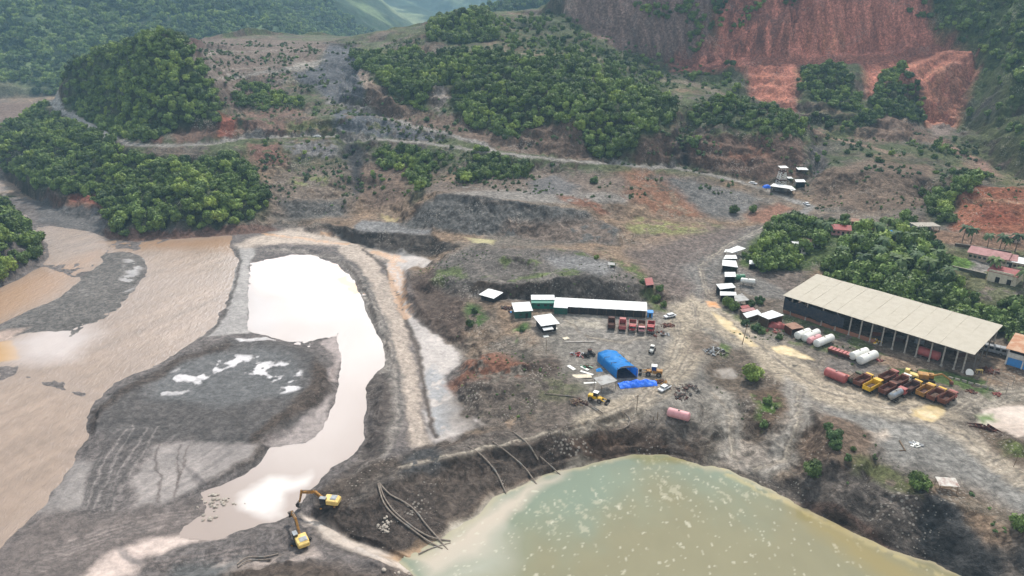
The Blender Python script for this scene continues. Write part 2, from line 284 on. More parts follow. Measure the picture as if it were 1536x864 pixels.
# far country
X((-900,640,-6),(-620,700,-6),(-470,760,-6),(-430,850,-6),(-300,950,-5),(-200,1300,-5),(-100,1800,-5))
X((-900,760,-3),(-700,860,-2),(-600,930,-1),(-480,1020,0),(-380,1120,0),(-300,1400,0),(-260,1900,-2))
X((-470,560,-8),(-420,640,-8),(-380,800,-7),(-200,960,-6),(0,1100,-2),(100,1300,0))
XP((-900,1050,70),(-700,1100,75),(-560,1200,70),(-430,1350,60),(-1200,1000,60),(-480,1450,96),(-600,1500,160),(-800,1400,180),(-1100,1300,190),(-900,1700,280),(-1400,1600,300),(-500,1800,130),(-650,2000,260),(-370,1700,50),(-1500,2400,420),(-2400,2600,450),(-1800,1500,280),(-900,2600,330))
XP((-260,2500,0),(-800,3000,80),(-500,2900,30),(-640,3300,120),(-900,3800,260),(-420,3600,60),(-200,3300,-10),(-100,2600,-5),(-300,4500,200),(-700,4800,420),(-1500,4200,500),(0,2900,60),(100,3600,170),(-100,4200,160),(500,4500,420),(1200,4500,500),(-100,5600,600),(-1500,6200,800),(1500,6200,800),(-4000,5000,800),(-3000,3600,600),(4000,5000,700),(-5600,6500,900),(5600,6500,900),(3000,2500,500),(-250,3900,150),(-560,3900,170),(-60,3300,40))
LY((700,14,1250),(760,8,1300),(830,2,1350),(900,-10,1350)); LY((690,40,1050),(760,30,1050),(850,20,1050)); X((0,1700,100),(200,1700,170),(500,1500,220),(900,1300,260),(900,900,240))
XP((420,760,170),(560,700,190),(700,650,200),(900,500,210),(1200,700,260),(60,800,120),(-30,900,60))
X((-96,90,-8),(0,90,-12),(96,90,-12)); XP((-300,90,-6),(300,90,-4),(-9,100,-12))

def y2t(y): return np.log(y)
S0, S1, T0, T1 = -1.7, 1.7, math.log(80.0), math.log(6600.0)
NS, NT = 2300, 2600
def build_raster():
    vs, ed, zz = [], [], []
    for ln in LINES:
        st = len(vs)
        for k, p in enumerate(ln):
            vs.append(Vector((p[0] / p[1] * 10, math.log(p[1]) * 10))); zz.append(p[2])
            if k: ed.append((len(vs) - 2, len(vs) - 1))
    # frame of the sheet
    zz = np.array(zz)
    P0 = np.array([(v.x, v.y) for v in vs])
    def near_z(q):
        d = ((P0 - q) ** 2).sum(1); i = np.argsort(d)[:3]; w = 1 / (d[i] + 1e-3); return float((zz[i] * w).sum() / w.sum())
    extra = []
    for i in range(21):
        a = i / 20
        for q in ((S0 * 10 - 1 + (S1 - S0 + .2) * 10 * a, T0 * 10 - 1), (S0 * 10 - 1 + (S1 - S0 + .2) * 10 * a, T1 * 10 + 1), (S0 * 10 - 1, T0 * 10 - 1 + (T1 - T0 + .2) * 10 * a), (S1 * 10 + 1, T0 * 10 - 1 + (T1 - T0 + .2) * 10 * a)):
            extra.append((q, near_z(np.array(q))))
    for q, z in extra: vs.append(Vector(q))
    zall = np.concatenate([zz, [e[1] for e in extra]])
    V, E, Fc, ov, oe, of = delaunay_2d_cdt(vs, ed, [], 0, 1e-4)
    VZ = np.zeros(len(V))
    VV = np.array([(v.x, v.y) for v in V])
    ncross = 0
    for i, o in enumerate(ov):
        if o: VZ[i] = np.mean([zall[k] for k in o])
        else: VZ[i] = np.nan; ncross += 1
    eo = {}
    for i in np.where(np.isnan(VZ))[0]:
        zs = []
        for (a, b) in ed:
            A = P0[a]; B = P0[b]; AB = B - A; l = AB @ AB
            if l < 1e-9: continue
            t = (VV[i] - A) @ AB / l
            if -1e-3 <= t <= 1.001 and np.abs(A + t * AB - VV[i]).max() < 1e-3: zs.append(zz[a] + t * (zz[b] - zz[a]))
        VZ[i] = np.mean(zs) if zs else 0
    print('TIN', len(V), 'verts', len(Fc), 'tris', ncross, 'crossings')
    Z = np.zeros((NT, NS), np.float32)
    gx = (VV[:, 0] / 10 - S0) / (S1 - S0) * (NS - 1); gy = (VV[:, 1] / 10 - T0) / (T1 - T0) * (NT - 1)
    for f in Fc:
        if len(f) != 3: continue
        a, b, c = f
        x0, x1 = max(0, int(math.floor(min(gx[a], gx[b], gx[c])))), min(NS - 1, int(math.ceil(max(gx[a], gx[b], gx[c]))))
        y0, y1 = max(0, int(math.floor(min(gy[a], gy[b], gy[c])))), min(NT - 1, int(math.ceil(max(gy[a], gy[b], gy[c]))))
        if x1 < x0 or y1 < y0: continue
        xx, yy = np.meshgrid(np.arange(x0, x1 + 1), np.arange(y0, y1 + 1))
        d = (gy[b] - gy[c]) * (gx[a] - gx[c]) + (gx[c] - gx[b]) * (gy[a] - gy[c])
        if abs(d) < 1e-9: continue
        w0 = ((gy[b] - gy[c]) * (xx - gx[c]) + (gx[c] - gx[b]) * (yy - gy[c])) / d
        w1 = ((gy[c] - gy[a]) * (xx - gx[c]) + (gx[a] - gx[c]) * (yy - gy[c])) / d
        w2 = 1 - w0 - w1
        m = (w0 > -1e-4) & (w1 > -1e-4) & (w2 > -1e-4)
        sub = Z[y0:y1 + 1, x0:x1 + 1]; val = w0 * VZ[a] + w1 * VZ[b] + w2 * VZ[c]
        sub[m] = val[m]
    return Z
def blur(Z, n):
    for _ in range(n):
        p = np.pad(Z, ((0, 0), (1, 1)), 'edge'); Z = p[:, :-2] * .25 + p[:, 1:-1] * .5 + p[:, 2:] * .25
        p = np.pad(Z, ((1, 1), (0, 0)), 'edge'); Z = p[:-2] * .25 + p[1:-1] * .5 + p[2:] * .25
    return Z.astype(np.float32)
ZR = blur(build_raster(), 4)
_s = np.linspace(S0, S1, NS, dtype=np.float32); _t = np.linspace(T0, T1, NT, dtype=np.float32)
_yy = np.exp(_t)[:, None]
_gx = np.gradient(ZR, axis=1) / ((_s[1] - _s[0]) * _yy)
_gy = np.gradient(ZR, axis=0) / ((_t[1] - _t[0]) * _yy)
SLOPE = blur(np.sqrt(_gx ** 2 + _gy ** 2), 6)
GX, GY = blur(_gx, 4), blur(_gy, 4)
def samp(Rs, s, t):
    fx = np.clip((s - S0) / (S1 - S0) * (NS - 1), 0, NS - 1.001); fy = np.clip((t - T0) / (T1 - T0) * (NT - 1), 0, NT - 1.001)
    ix = fx.astype(np.int32); iy = fy.astype(np.int32); fx = fx - ix; fy = fy - iy
    return (Rs[iy, ix] * (1 - fx) + Rs[iy, ix + 1] * fx) * (1 - fy) + (Rs[iy + 1, ix] * (1 - fx) + Rs[iy + 1, ix + 1] * fx) * fy
FLAT = np.zeros((NT, NS), np.float32)      # 1 where the ground has been levelled (building pads)
def ground(x, y, fine=True):
    x = np.asarray(x, np.float64); y = np.maximum(np.asarray(y, np.float64), 81.0)
    s = x / y; t = np.log(y)
    z = samp(ZR, s, t); sl = samp(SLOPE, s, t); fl = 1 - samp(FLAT, s, t)
    far = sstep(650, 900, y)
    a = np.clip(sl - .06, 0, 1)
    # gullies run down the slope, which mostly faces the camera
    wx = x + 6 * fbm(x / 30, y / 30, 2, 5)
    wl = np.where(z < -4, np.clip(np.minimum(np.abs(z + 6), np.abs(z + 7.5)) / 1.6, .22, 1), 1); fl = fl * wl
    g = ridged(wx / 11, y / 45 + z / 60, 4, 11)
    z = z + fl * (1 - far) * np.minimum(a * 5.0, 3.0) * (-g) * .55 * np.clip(sl * 2.5, 0, 1)
    z = z + fl * (1 - far) * np.clip(a * 4, 0, 1.4) * fbm(x / 9, y / 9, 5, 3)
    z = z + fl * (.16 + .5 * np.clip(a * 4, 0, 1)) * fbm(x / 3.4, y / 3.6, 2, 77)
    # benches and rills of the worked hillsides
    hm = sstep(8, 16, z) * sstep(370, 430, y) * (1 - far) * sstep(-.25, .2, fbm(x / 60, y / 60, 2, 88)) * (1 - sstep(1.2, 2.2, sl))
    bh = 6.5; z = z + hm * fl * 1.0 * bh / 6.2832 * np.sin(6.2832 * (z + 2.5 * fbm(x / 45, y / 45, 2, 89)) / bh)
    z = z - sstep(8, 16, z) * (1 - far) * fl * np.clip(sl * 1.6, 0, 1) * 2.3 * ridged(x / 8 + .5 * fbm(x / 12, y / 12, 2, 90), y / 38, 3, 92)
    lg = sstep(1.1, 1.8, sl) * sstep(580, 620, y) * (1 - far); zz = z + 5 * fbm(x / 30, y / 60, 3, 87); z = z + lg * 2.4 * np.sin(6.2832 * zz / 17) * sstep(-.1, .25, fbm(x / 40, z / 25, 2, 86))
    # little scarps, slumps and tipped piles
    u1 = fbm(x / 10 + 3, y / 13, 3, 91); k1 = np.floor(u1 * 7); f1 = u1 * 7 - k1
    z = z + fl * (1 - far) * (.25 + np.clip(a * 3, 0, 1)) * .62 * (k1 + sstep(.55, .95, f1)) / 3.5
    z = z + fl * (1 - far) * (.18 + np.clip(a * 3, 0, 1) * .5) * ridged(x / 4.2, y / 5.0, 2, 95)
    # fluted cliff faces
    cl = sstep(1.0, 2.0, sl) * sstep(380, 430, y) * (1 - far)
    z = z - cl * (9 * (ridged(x / 16 + .25 * fbm(z / 12, x / 30, 2, 4), y / 200 + z / 90, 3, 98)) * sstep(560, 620, y) + 3 * ridged(x / 5, z / 40, 3, 99))
    z = z + far * (18 * ridged(x / 260 + .3 * fbm(x / 200, y / 200, 2, 9), y / 330, 5, 41) + 8 * fbm(x / 60, y / 60, 3, 8)) * np.clip(sl * 4, 0, 1)
    z = z + sstep(2000, 3000, y) * 50 * ridged(x / 700, y / 900, 4, 61)
    return z
def hit(u, v, fine=False):
    """first place where the sight line meets the ground"""
    dx, dy, dz = ray(u, v)
    ys = np.exp(np.linspace(math.log(100), math.log(6400), 2400)); k = ys / dy
    zr = H + dz * k; zg = ground(dx * k, ys, fine)
    i = np.argmax(zg >= zr)
    if zg[i] < zr[i]: i = len(ys) - 1
    if i > 0:
        a = zr[i - 1] - zg[i - 1]; b = zg[i] - zr[i]; f = a / (a + b + 1e-9)
        kk = k[i - 1] + (k[i] - k[i - 1]) * f
    else: kk = k[0]
    return (dx * kk, dy * kk, H + dz * kk)

def check_lines():
    for ln in LINES:
        for p in ln:
            if p[1] > 1100: continue
            u, v = pix(*p)
            if not (0 < u < 1536 and 0 < v < 864): continue
            h = hit(u, v)
            if h[1] < p[1] * .97: print('hidden %4d %4d z=%.1f y=%.0f hit y=%.0f z=%.1f' % (u, v, p[2], p[1], h[1], h[2]))
# ---------------------------------------------------------------- where trees grow (photo outlines on the ground)
FORESTS = [  # outline, spacing, crown radius, kind words, cover
    ('outcrop', [(0,292),(20,292),(44,322),(66,345),(70,372),(66,388),(40,402),(0,425),(-90,440),(-90,300)], 4.6, (2.8, 4.6), 1.0),
    ('spur', [(0,205),(10,188),(45,170),(75,170),(100,185),(130,196),(170,214),(205,232),(300,238),(348,232),(372,250),(400,285),(412,305),(390,325),(345,341),(250,349),(180,350),(158,340),(160,312),(120,290),(95,292),(60,296),(30,275),(5,245)], 5.0, (2.8, 4.6), .97),
    ('cone', [(88,128),(98,98),(140,84),(187,66),(217,58),(247,52),(268,58),(282,75),(300,97),(325,135),(334,162),(322,185),(300,190),(262,192),(240,212),(215,213),(180,208),(140,185),(110,165)], 4.2, (2.8, 4.8), .98),
    ('terrace', [(345,130),(370,124),(410,135),(450,150),(455,162),(420,160),(380,166),(350,156)], 4.6, (2.2, 3.8), .9),
    ('ridge', [(525,78),(560,84),(600,82),(650,80),(700,77),(760,82),(820,86),(845,84),(885,104),(930,124),(980,142),(1008,158),(1014,185),(1000,196),(965,206),(955,232),(900,238),(880,228),(862,188),(845,186),(800,190),(780,206),(760,212),(719,194),(680,170),(676,130),(645,128),(640,168),(622,167),(592,148),(575,125),(545,106),(530,100)], 5.0, (2.8, 4.8), .97),
    ('knob', [(640,52),(645,40),(670,27),(700,21),(738,24),(745,45),(740,62),(700,66),(640,62)], 5.0, (3, 5.5), 1.0),
    ('bench', [(745,30),(800,20),(845,20),(900,62),(960,100),(1010,125),(985,138),(930,120),(885,100),(845,80),(760,78),(745,60)], 7.0, (1.6, 4.0), .55),
    ('gully', [(600,222),(640,222),(680,232),(670,250),(650,258),(640,290),(625,302),(618,280),(600,262),(560,240),(560,222)], 4.2, (2.2, 4.0), .85),
    ('gully2', [(715,222),(750,236),(795,250),(790,268),(740,268),(700,276),(692,268),(705,250)], 4.0, (2.2, 4.4), .9),
    ('redspur', [(1198,112),(1215,100),(1240,98),(1275,112),(1290,140),(1290,165),(1240,160),(1215,145),(1196,142)], 4.4, (2.4, 4.4), .9),
    ('redspur2', [(1312,135),(1325,108),(1345,95),(1360,105),(1375,125),(1386,150),(1388,188),(1372,182),(1345,172),(1310,185),(1285,185),(1300,165)], 4.0, (2.2, 4.2), .95),
    ('redspur3', [(1215,168),(1290,172),(1300,188),(1260,200),(1225,190)], 6, (1.6, 3.4), .6),
    ('ridgetop', [(1040,160),(1091,152),(1125,156),(1157,162),(1200,180),(1222,192),(1205,206),(1160,202),(1100,192),(1060,186),(1036,190),(1028,180)], 4.6, (2.0, 4.0), .85),
    ('ridgecleft', [(1020,205),(1036,195),(1050,205),(1045,230),(1028,232)], 4, (2, 3.4), .9),
    ('cliffveg', [(1030,0),(1050,0),(1060,40),(1050,80),(1030,85)], 6, (2.5, 4), .8),
    ('cliffveg2', [(1062,0),(1095,0),(1082,45),(1066,50)], 5, (2, 3.4), .85),
    ('cliffveg3', [(1115,5),(1150,0),(1130,35),(1102,55),(1098,42)], 5, (2, 3.4), .85),
    ('eastslope', [(1320,0),(1400,-5),(1536,-10),(1650,0),(1650,120),(1536,130),(1470,80),(1440,62),(1400,44),(1375,30),(1345,6)], 6.5, (2.2, 5.0), .72),
    ('eastslope2', [(1470,105),(1536,95),(1650,100),(1650,240),(1536,235),(1490,215),(1450,195),(1448,180),(1470,140)], 7, (1.6, 3.4), .38),
    ('eastslope3', [(1408,205),(1450,212),(1470,240),(1440,240),(1415,232),(1395,225)], 5, (1.6, 3.4), .6),
    ('strip', [(1390,300),(1400,290),(1430,282),(1460,262),(1472,262),(1462,285),(1440,300),(1428,325),(1412,340),(1394,335)], 4.4, (2.4, 4.4), .95),
    ('strip2', [(1420,262),(1460,255),(1500,262),(1480,270),(1430,275)], 5, (1.6, 3), .5),
    ('village', [(1120,382),(1140,360),(1165,342),(1190,332),(1235,330),(1245,345),(1240,362),(1220,378),(1195,384),(1206,398),(1180,415),(1150,408),(1128,398)], 4.8, (2.8, 4.8), 1.0),
    ('village2', [(1222,398),(1240,388),(1262,372),(1290,360),(1330,352),(1380,352),(1412,362),(1416,392),(1420,425),(1460,446),(1500,460),(1536,470),(1680,480),(1680,530),(1536,522),(1505,506),(1440,492),(1380,474),(1300,448),(1250,430),(1236,410)], 5.2, (3.0, 5.4), .96),
    ('village3', [(1240,330),(1290,338),(1300,345),(1262,352),(1245,345)], 5, (2.2, 3.6), .6),
    ('village4', [(1320,330),(1360,332),(1380,345),(1330,345)], 6, (2.2, 3.6), .6),
    ('shacks', [(1112,372),(1120,378),(1128,398),(1108,396)], 4, (2.0, 3.2), .8),
    ('westbase', [(100,195),(150,198),(160,208),(130,200)], 5, (2, 3), .5),
    ('cliffveg4', [(940,0),(1040,0),(1045,25),(1000,30),(950,22)], 5, (2, 4), .9),
    ('cliffveg5', [(1180,0),(1200,0),(1195,12),(1180,10)], 5, (2, 4), .9),
    ('cliffveg6', [(930,60),(985,72),(1040,100),(1110,92),(1130,130),(1110,150),(1060,140),(1000,118),(940,90)], 5, (1.6, 3.4), .6),
    ('slopeveg1', [(370,215),(520,212),(560,250),(640,300),(560,300),(500,262),(430,262)], 5, (1.0, 2.2), .4),
    ('slopeveg2', [(860,60),(1000,110),(1010,150),(900,98),(850,72)], 5, (1.2, 2.8), .55),
    ('slopeveg3', [(1215,200),(1300,215),(1400,215),(1440,240),(1400,300),(1300,250),(1220,250)], 5, (1.0, 2.4), .35),
]
# ---------------------------------------------------------------- mesh helpers
def lin(c, sat=.86):
    c = np.array(c, float) / 255.0; g = c @ np.array([.3, .6, .1]); c = g + (c - g) * sat
    return np.where(c <= .04045, c / 12.92, ((c + .055) / 1.055) ** 2.4)
def tagp(o, label=None, cat=None, group=None, kind=None):
    if label: o['label'] = label
    if cat: o['category'] = cat
    if group: o['group'] = group
    if kind: o['kind'] = kind
    return o
def link(name, me, mat=None, parent=None):
    o = bpy.data.objects.new(name, me); COL.objects.link(o)
    if mat and me is not None and not me.materials: me.materials.append(mat)
    if parent: o.parent = parent
    return o
def fastmesh(name, co, quads):
    me = bpy.data.meshes.new(name)
    me.vertices.add(len(co)); me.vertices.foreach_set('co', np.asarray(co, np.float32).ravel())
    q = np.asarray(quads, np.int32); k = q.shape[1]
    me.loops.add(q.size); me.loops.foreach_set('vertex_index', q.ravel())
    me.polygons.add(len(q)); me.polygons.foreach_set('loop_start', np.arange(0, q.size, k, dtype=np.int32))
    me.polygons.foreach_set('loop_total', np.full(len(q), k, np.int32))
    me.update(calc_edges=True)
    return me
def point_color(me, name, rgba):
    a = me.color_attributes.new(name, 'FLOAT_COLOR', 'POINT'); a.data.foreach_set('color', np.asarray(rgba, np.float32).ravel())

# ---------------------------------------------------------------- areas on the ground
def st(p): return (p[0] / p[1], math.log(p[1]))
def dens(uv, closed=True, step=28):
    r = []
    n = len(uv)
    for i in range(n if closed else n - 1):
        a, b = uv[i], uv[(i + 1) % n]; k = max(1, int(math.dist(a, b) / step))
        for j in range(k): r.append((a[0] + (b[0] - a[0]) * j / k, a[1] + (b[1] - a[1]) * j / k))
    if not closed: r.append(uv[-1])
    return r
def area(uv): return np.array([hit(*p)[:2] for p in dens(uv)])
def inside(poly, x, y):
    c = np.zeros(x.shape, bool); n = len(poly)
    for i in range(n):
        x0, y0 = poly[i]; x1, y1 = poly[(i + 1) % n]
        if y0 == y1: continue
        m = (y0 > y) != (y1 > y)
        c ^= m & (x < (x1 - x0) * (y - y0) / (y1 - y0) + x0)
    return c
def edge_dist(poly, x, y, closed=True):
    d = np.full(x.shape, 1e9, np.float32); n = len(poly)
    for i in range(n if closed else n - 1):
        a = poly[i]; b = poly[(i + 1) % n]; ab = b - a; l = max(ab @ ab, 1e-9)
        t = np.clip(((x - a[0]) * ab[0] + (y - a[1]) * ab[1]) / l, 0, 1)
        d = np.minimum(d, (x - a[0] - t * ab[0]) ** 2 + (y - a[1] - t * ab[1]) ** 2)
    return np.sqrt(d)
class Paint:
    def __init__(s, x, y, base):
        s.x = x; s.y = y; s.C = base
        s.wx = x + 3.2 * fbm(x / 9, y / 9, 4, 201); s.wy = y + 3.2 * fbm(x / 9, y / 9, 4, 202)
        s.fx = x + 1.0 * fbm(x / 3, y / 3, 3, 205); s.fy = y + 1.0 * fbm(x / 3, y / 3, 3, 206)
        s.n1 = fbm(x / 5, y / 5, 4, 203); s.n2 = fbm(x / 1.7, y / 1.7, 3, 204); s.n3 = fbm(x / 22, y / 22, 4, 207)
    def put(s, idx, m, col, wet):
        if isinstance(col, tuple): col = lin(col)
        m = m[:, None]
        s.C[idx, :3] = s.C[idx, :3] * (1 - m) + col * m
        if wet is not None: s.C[idx, 3:4] = s.C[idx, 3:4] * (1 - m) + wet * m
    def poly(s, uv, col, amt=1.0, soft=1.5, wet=None, patch=None, rough=1, world=None):
        P = np.array(world, float) if world is not None else area(uv)
        lo = P.min(0) - 6 - soft; hi = P.max(0) + 6 + soft
        idx = np.where((s.x > lo[0]) & (s.x < hi[0]) & (s.y > lo[1]) & (s.y < hi[1]))[0]
        if not len(idx): return
        X_, Y_ = (s.wx[idx], s.wy[idx]) if rough else (s.fx[idx], s.fy[idx])
        c = inside(P, X_, Y_); d = edge_dist(P, X_, Y_)
        m = np.clip(.5 + np.where(c, d, -d) / (2 * soft), 0, 1) * amt
        if patch is not None: m = m * sstep(patch - .12, patch + .12, s.n1[idx] + .6 * s.n2[idx] * .5)
        s.put(idx, m, col, wet)
    def line(s, uv, w, col, amt=1.0, soft=.6, wet=None, patch=None, world=None):
        P = np.array(world, float) if world is not None else np.array([hit(*p)[:2] for p in dens(uv, False, 20)])
        lo = P.min(0) - w - 4; hi = P.max(0) + w + 4
        idx = np.where((s.x > lo[0]) & (s.x < hi[0]) & (s.y > lo[1]) & (s.y < hi[1]))[0]
        if not len(idx): return
        d = edge_dist(P, s.fx[idx], s.fy[idx], False)
        m = np.clip(.5 + (w / 2 - d) / (2 * soft), 0, 1) * amt
        if patch is not None: m = m * sstep(patch - .15, patch + .15, s.n2[idx])
        s.put(idx, m, col, wet)

# ---------------------------------------------------------------- materials
def newmat(name):
    m = bpy.data.materials.new(name); m.use_nodes = True
    return m, m.node_tree, m.node_tree.nodes['Principled BSDF']
def ground_mat():
    m, t, b = newmat('ground'); n = t.nodes.new; l = t.links.new
    at_ = n('ShaderNodeAttribute'); at_.attribute_name = 'Col'
    tc = n('ShaderNodeTexCoord')
    n1 = n('ShaderNodeTexNoise'); n1.inputs['Scale'].default_value = .55; n1.inputs['Detail'].default_value = 9; n1.inputs['Roughness'].default_value = .72
    n2 = n('ShaderNodeTexNoise'); n2.inputs['Scale'].default_value = 2.6; n2.inputs['Detail'].default_value = 5; n2.inputs['Roughness'].default_value = .7
    vo = n('ShaderNodeTexVoronoi'); vo.inputs['Scale'].default_value = 1.9
    for q in (n1, n2, vo): l(tc.outputs['Object'], q.inputs['Vector'])
    r1 = n('ShaderNodeMapRange'); r1.inputs['From Min'].default_value = .3; r1.inputs['From Max'].default_value = .7; r1.inputs['To Min'].default_value = .42; r1.inputs['To Max'].default_value = 1.58
    r2 = n('ShaderNodeMapRange'); r2.inputs['From Min'].default_value = .02; r2.inputs['From Max'].default_value = .22; r2.inputs['To Min'].default_value = 1.35; r2.inputs['To Max'].default_value = .95
    l(n1.outputs['Fac'], r1.inputs['Value']); l(vo.outputs['Distance'], r2.inputs['Value'])
    mu = n('ShaderNodeMath'); mu.operation = 'MULTIPLY'; l(r1.outputs[0], mu.inputs[0]); l(r2.outputs[0], mu.inputs[1])
    one = n('ShaderNodeMix'); one.data_type = 'FLOAT'; one.inputs['B'].default_value = 1.0
    l(mu.outputs[0], one.inputs['A'])
    wf = n('ShaderNodeMath'); wf.operation = 'MULTIPLY'; wf.inputs[1].default_value = .7; l(at_.outputs['Alpha'], wf.inputs[0]); l(wf.outputs[0], one.inputs['Factor'])
    sc = n('ShaderNodeVectorMath'); sc.operation = 'SCALE'; l(at_.outputs['Color'], sc.inputs[0]); l(one.outputs['Result'], sc.inputs['Scale'])
    # loose pale stones, thicker in some places than in others
    v2 = n('ShaderNodeTexVoronoi'); v2.inputs['Scale'].default_value = .95; n3 = n('ShaderNodeTexNoise'); n3.inputs['Scale'].default_value = .07; n3.inputs['Detail'].default_value = 4
    l(tc.outputs['Object'], v2.inputs['Vector']); l(tc.outputs['Object'], n3.inputs['Vector'])
    th = n('ShaderNodeMapRange'); th.inputs['From Min'].default_value = .42; th.inputs['From Max'].default_value = .66; th.inputs['To Min'].default_value = 0; th.inputs['To Max'].default_value = .40; l(n3.outputs['Fac'], th.inputs['Value'])
    df = n('ShaderNodeMath'); df.operation = 'SUBTRACT'; l(th.outputs[0], df.inputs[0]); l(v2.outputs['Distance'], df.inputs[1])
    mm = n('ShaderNodeMath'); mm.operation = 'MULTIPLY'; mm.inputs[1].default_value = 9; mm.use_clamp = True; l(df.outputs[0], mm.inputs[0])
    dry = n('ShaderNodeMapRange'); dry.inputs['From Max'].default_value = .15; dry.inputs['To Min'].default_value = .55; dry.inputs['To Max'].default_value = 0; l(at_.outputs['Alpha'], dry.inputs['Value'])
    m3 = n('ShaderNodeMath'); m3.operation = 'MULTIPLY'; l(mm.outputs[0], m3.inputs[0]); l(dry.outputs[0], m3.inputs[1])
    n4 = n('ShaderNodeTexNoise'); n4.inputs['Scale'].default_value = .30; n4.inputs['Detail'].default_value = 7; n4.inputs['Roughness'].default_value = .62; n4.inputs['Distortion'].default_value = .8; l(tc.outputs['Object'], n4.inputs['Vector'])
    rdg = n('ShaderNodeMath'); rdg.operation = 'SUBTRACT'; rdg.inputs[1].default_value = .5; l(n4.outputs['Fac'], rdg.inputs[0]); ra = n('ShaderNodeMath'); ra.operation = 'ABSOLUTE'; l(rdg.outputs[0], ra.inputs[0])
    rm_ = n('ShaderNodeMapRange'); rm_.inputs['From Max'].default_value = .09; rm_.inputs['To Min'].default_value = .60; rm_.inputs['To Max'].default_value = 1.10; l(ra.outputs[0], rm_.inputs['Value'])
    rw = n('ShaderNodeMix'); rw.data_type = 'FLOAT'; rw.inputs['B'].default_value = 1.0; l(rm_.outputs[0], rw.inputs['A']); wq = n('ShaderNodeMapRange'); wq.inputs['From Max'].default_value = .5; wq.inputs['To Min'].default_value = 0; wq.inputs['To Max'].default_value = .8; l(at_.outputs['Alpha'], wq.inputs['Value']); l(wq.outputs[0], rw.inputs['Factor'])
    sc2 = n('ShaderNodeVectorMath'); sc2.operation = 'SCALE'; l(sc.outputs[0], sc2.inputs[0]); l(rw.outputs['Result'], sc2.inputs['Scale']); sc = sc2
    mx = n('ShaderNodeMix'); mx.data_type = 'RGBA'; mx.inputs['B'].default_value = (.40, .36, .31, 1); l(m3.outputs[0], mx.inputs['Factor']); l(sc.outputs[0], mx.inputs['A'])
    l(mx.outputs['Result'], b.inputs['Base Color'])
    rr = n('ShaderNodeMapRange'); rr.inputs['To Min'].default_value = .92; rr.inputs['To Max'].default_value = .13
    l(at_.outputs['Alpha'], rr.inputs['Value']); l(rr.outputs[0], b.inputs['Roughness'])
    sp_ = n('ShaderNodeMapRange'); sp_.inputs['To Min'].default_value = .12; sp_.inputs['To Max'].default_value = .5
    l(at_.outputs['Alpha'], sp_.inputs['Value']); l(sp_.outputs[0], b.inputs['Specular IOR Level'])
    bp = n('ShaderNodeBump'); bp.inputs['Distance'].default_value = 1.3
    ah = n('ShaderNodeMath'); ah.operation = 'ADD'; l(n1.outputs['Fac'], ah.inputs[0]); 
    h2 = n('ShaderNodeMath'); h2.operation = 'MULTIPLY'; h2.inputs[1].default_value = .35; l(n2.outputs['Fac'], h2.inputs[0]); l(h2.outputs[0], ah.inputs[1])
    l(ah.outputs[0], bp.inputs['Height'])
    bs = n('ShaderNodeMapRange'); bs.inputs['To Min'].default_value = .8; bs.inputs['To Max'].default_value = .03
    l(at_.outputs['Alpha'], bs.inputs['Value']); l(bs.outputs[0], bp.inputs['Strength']); l(bp.outputs[0], b.inputs['Normal'])
    return m
def water_mat(name, scale, stretch, strength, rough):
    m, t, b = newmat(name); n = t.nodes.new; l = t.links.new
    at_ = n('ShaderNodeAttribute'); at_.attribute_name = 'Col'; l(at_.outputs['Color'], b.inputs['Base Color'])
    tc = n('ShaderNodeTexCoord'); mp = n('ShaderNodeMapping'); mp.inputs['Scale'].default_value = stretch; mp.inputs['Rotation'].default_value = (0, 0, R(-25))
    l(tc.outputs['Object'], mp.inputs[0])
    n1 = n('ShaderNodeTexNoise'); n1.inputs['Scale'].default_value = scale; n1.inputs['Detail'].default_value = 5; n1.inputs['Roughness'].default_value = .6
    n1.inputs['Distortion'].default_value = .6
    l(mp.outputs[0], n1.inputs['Vector'])
    bp = n('ShaderNodeBump'); bp.inputs['Distance'].default_value = .25
    ms = n('ShaderNodeMath'); ms.operation = 'MULTIPLY'; ms.inputs[1].default_value = strength; l(at_.outputs['Alpha'], ms.inputs[0]); l(ms.outputs[0], bp.inputs['Strength'])
    l(n1.outputs['Fac'], bp.inputs['Height']); l(bp.outputs[0], b.inputs['Normal'])
    b.inputs['Roughness'].default_value = rough; b.inputs['IOR'].default_value = 1.333
    return m
M_GROUND = ground_mat()

# ---------------------------------------------------------------- levelled pads, then the terrain sheet
PADS = [  # photo outlines of levelled ground
    [(760,455),(975,458),(1010,480),(1000,530),(940,620),(890,600),(840,520),(790,500)],
    [(1170,440),(1470,545),(1500,500),(1400,460),(1225,405)],
    [(1225,560),(1430,610),(1470,580),(1300,540)],
]
SG, TG = np.meshgrid(_s, _t)
for pd in PADS:
    P = np.array([st(hit(*p)) for p in dens(pd)])
    d = edge_dist(P, SG, TG) * 240
    c = inside(P, SG, TG)
    FLAT[:] = np.maximum(FLAT, np.clip(.5 + np.where(c, d, -d) / 4, 0, 1) * .9)
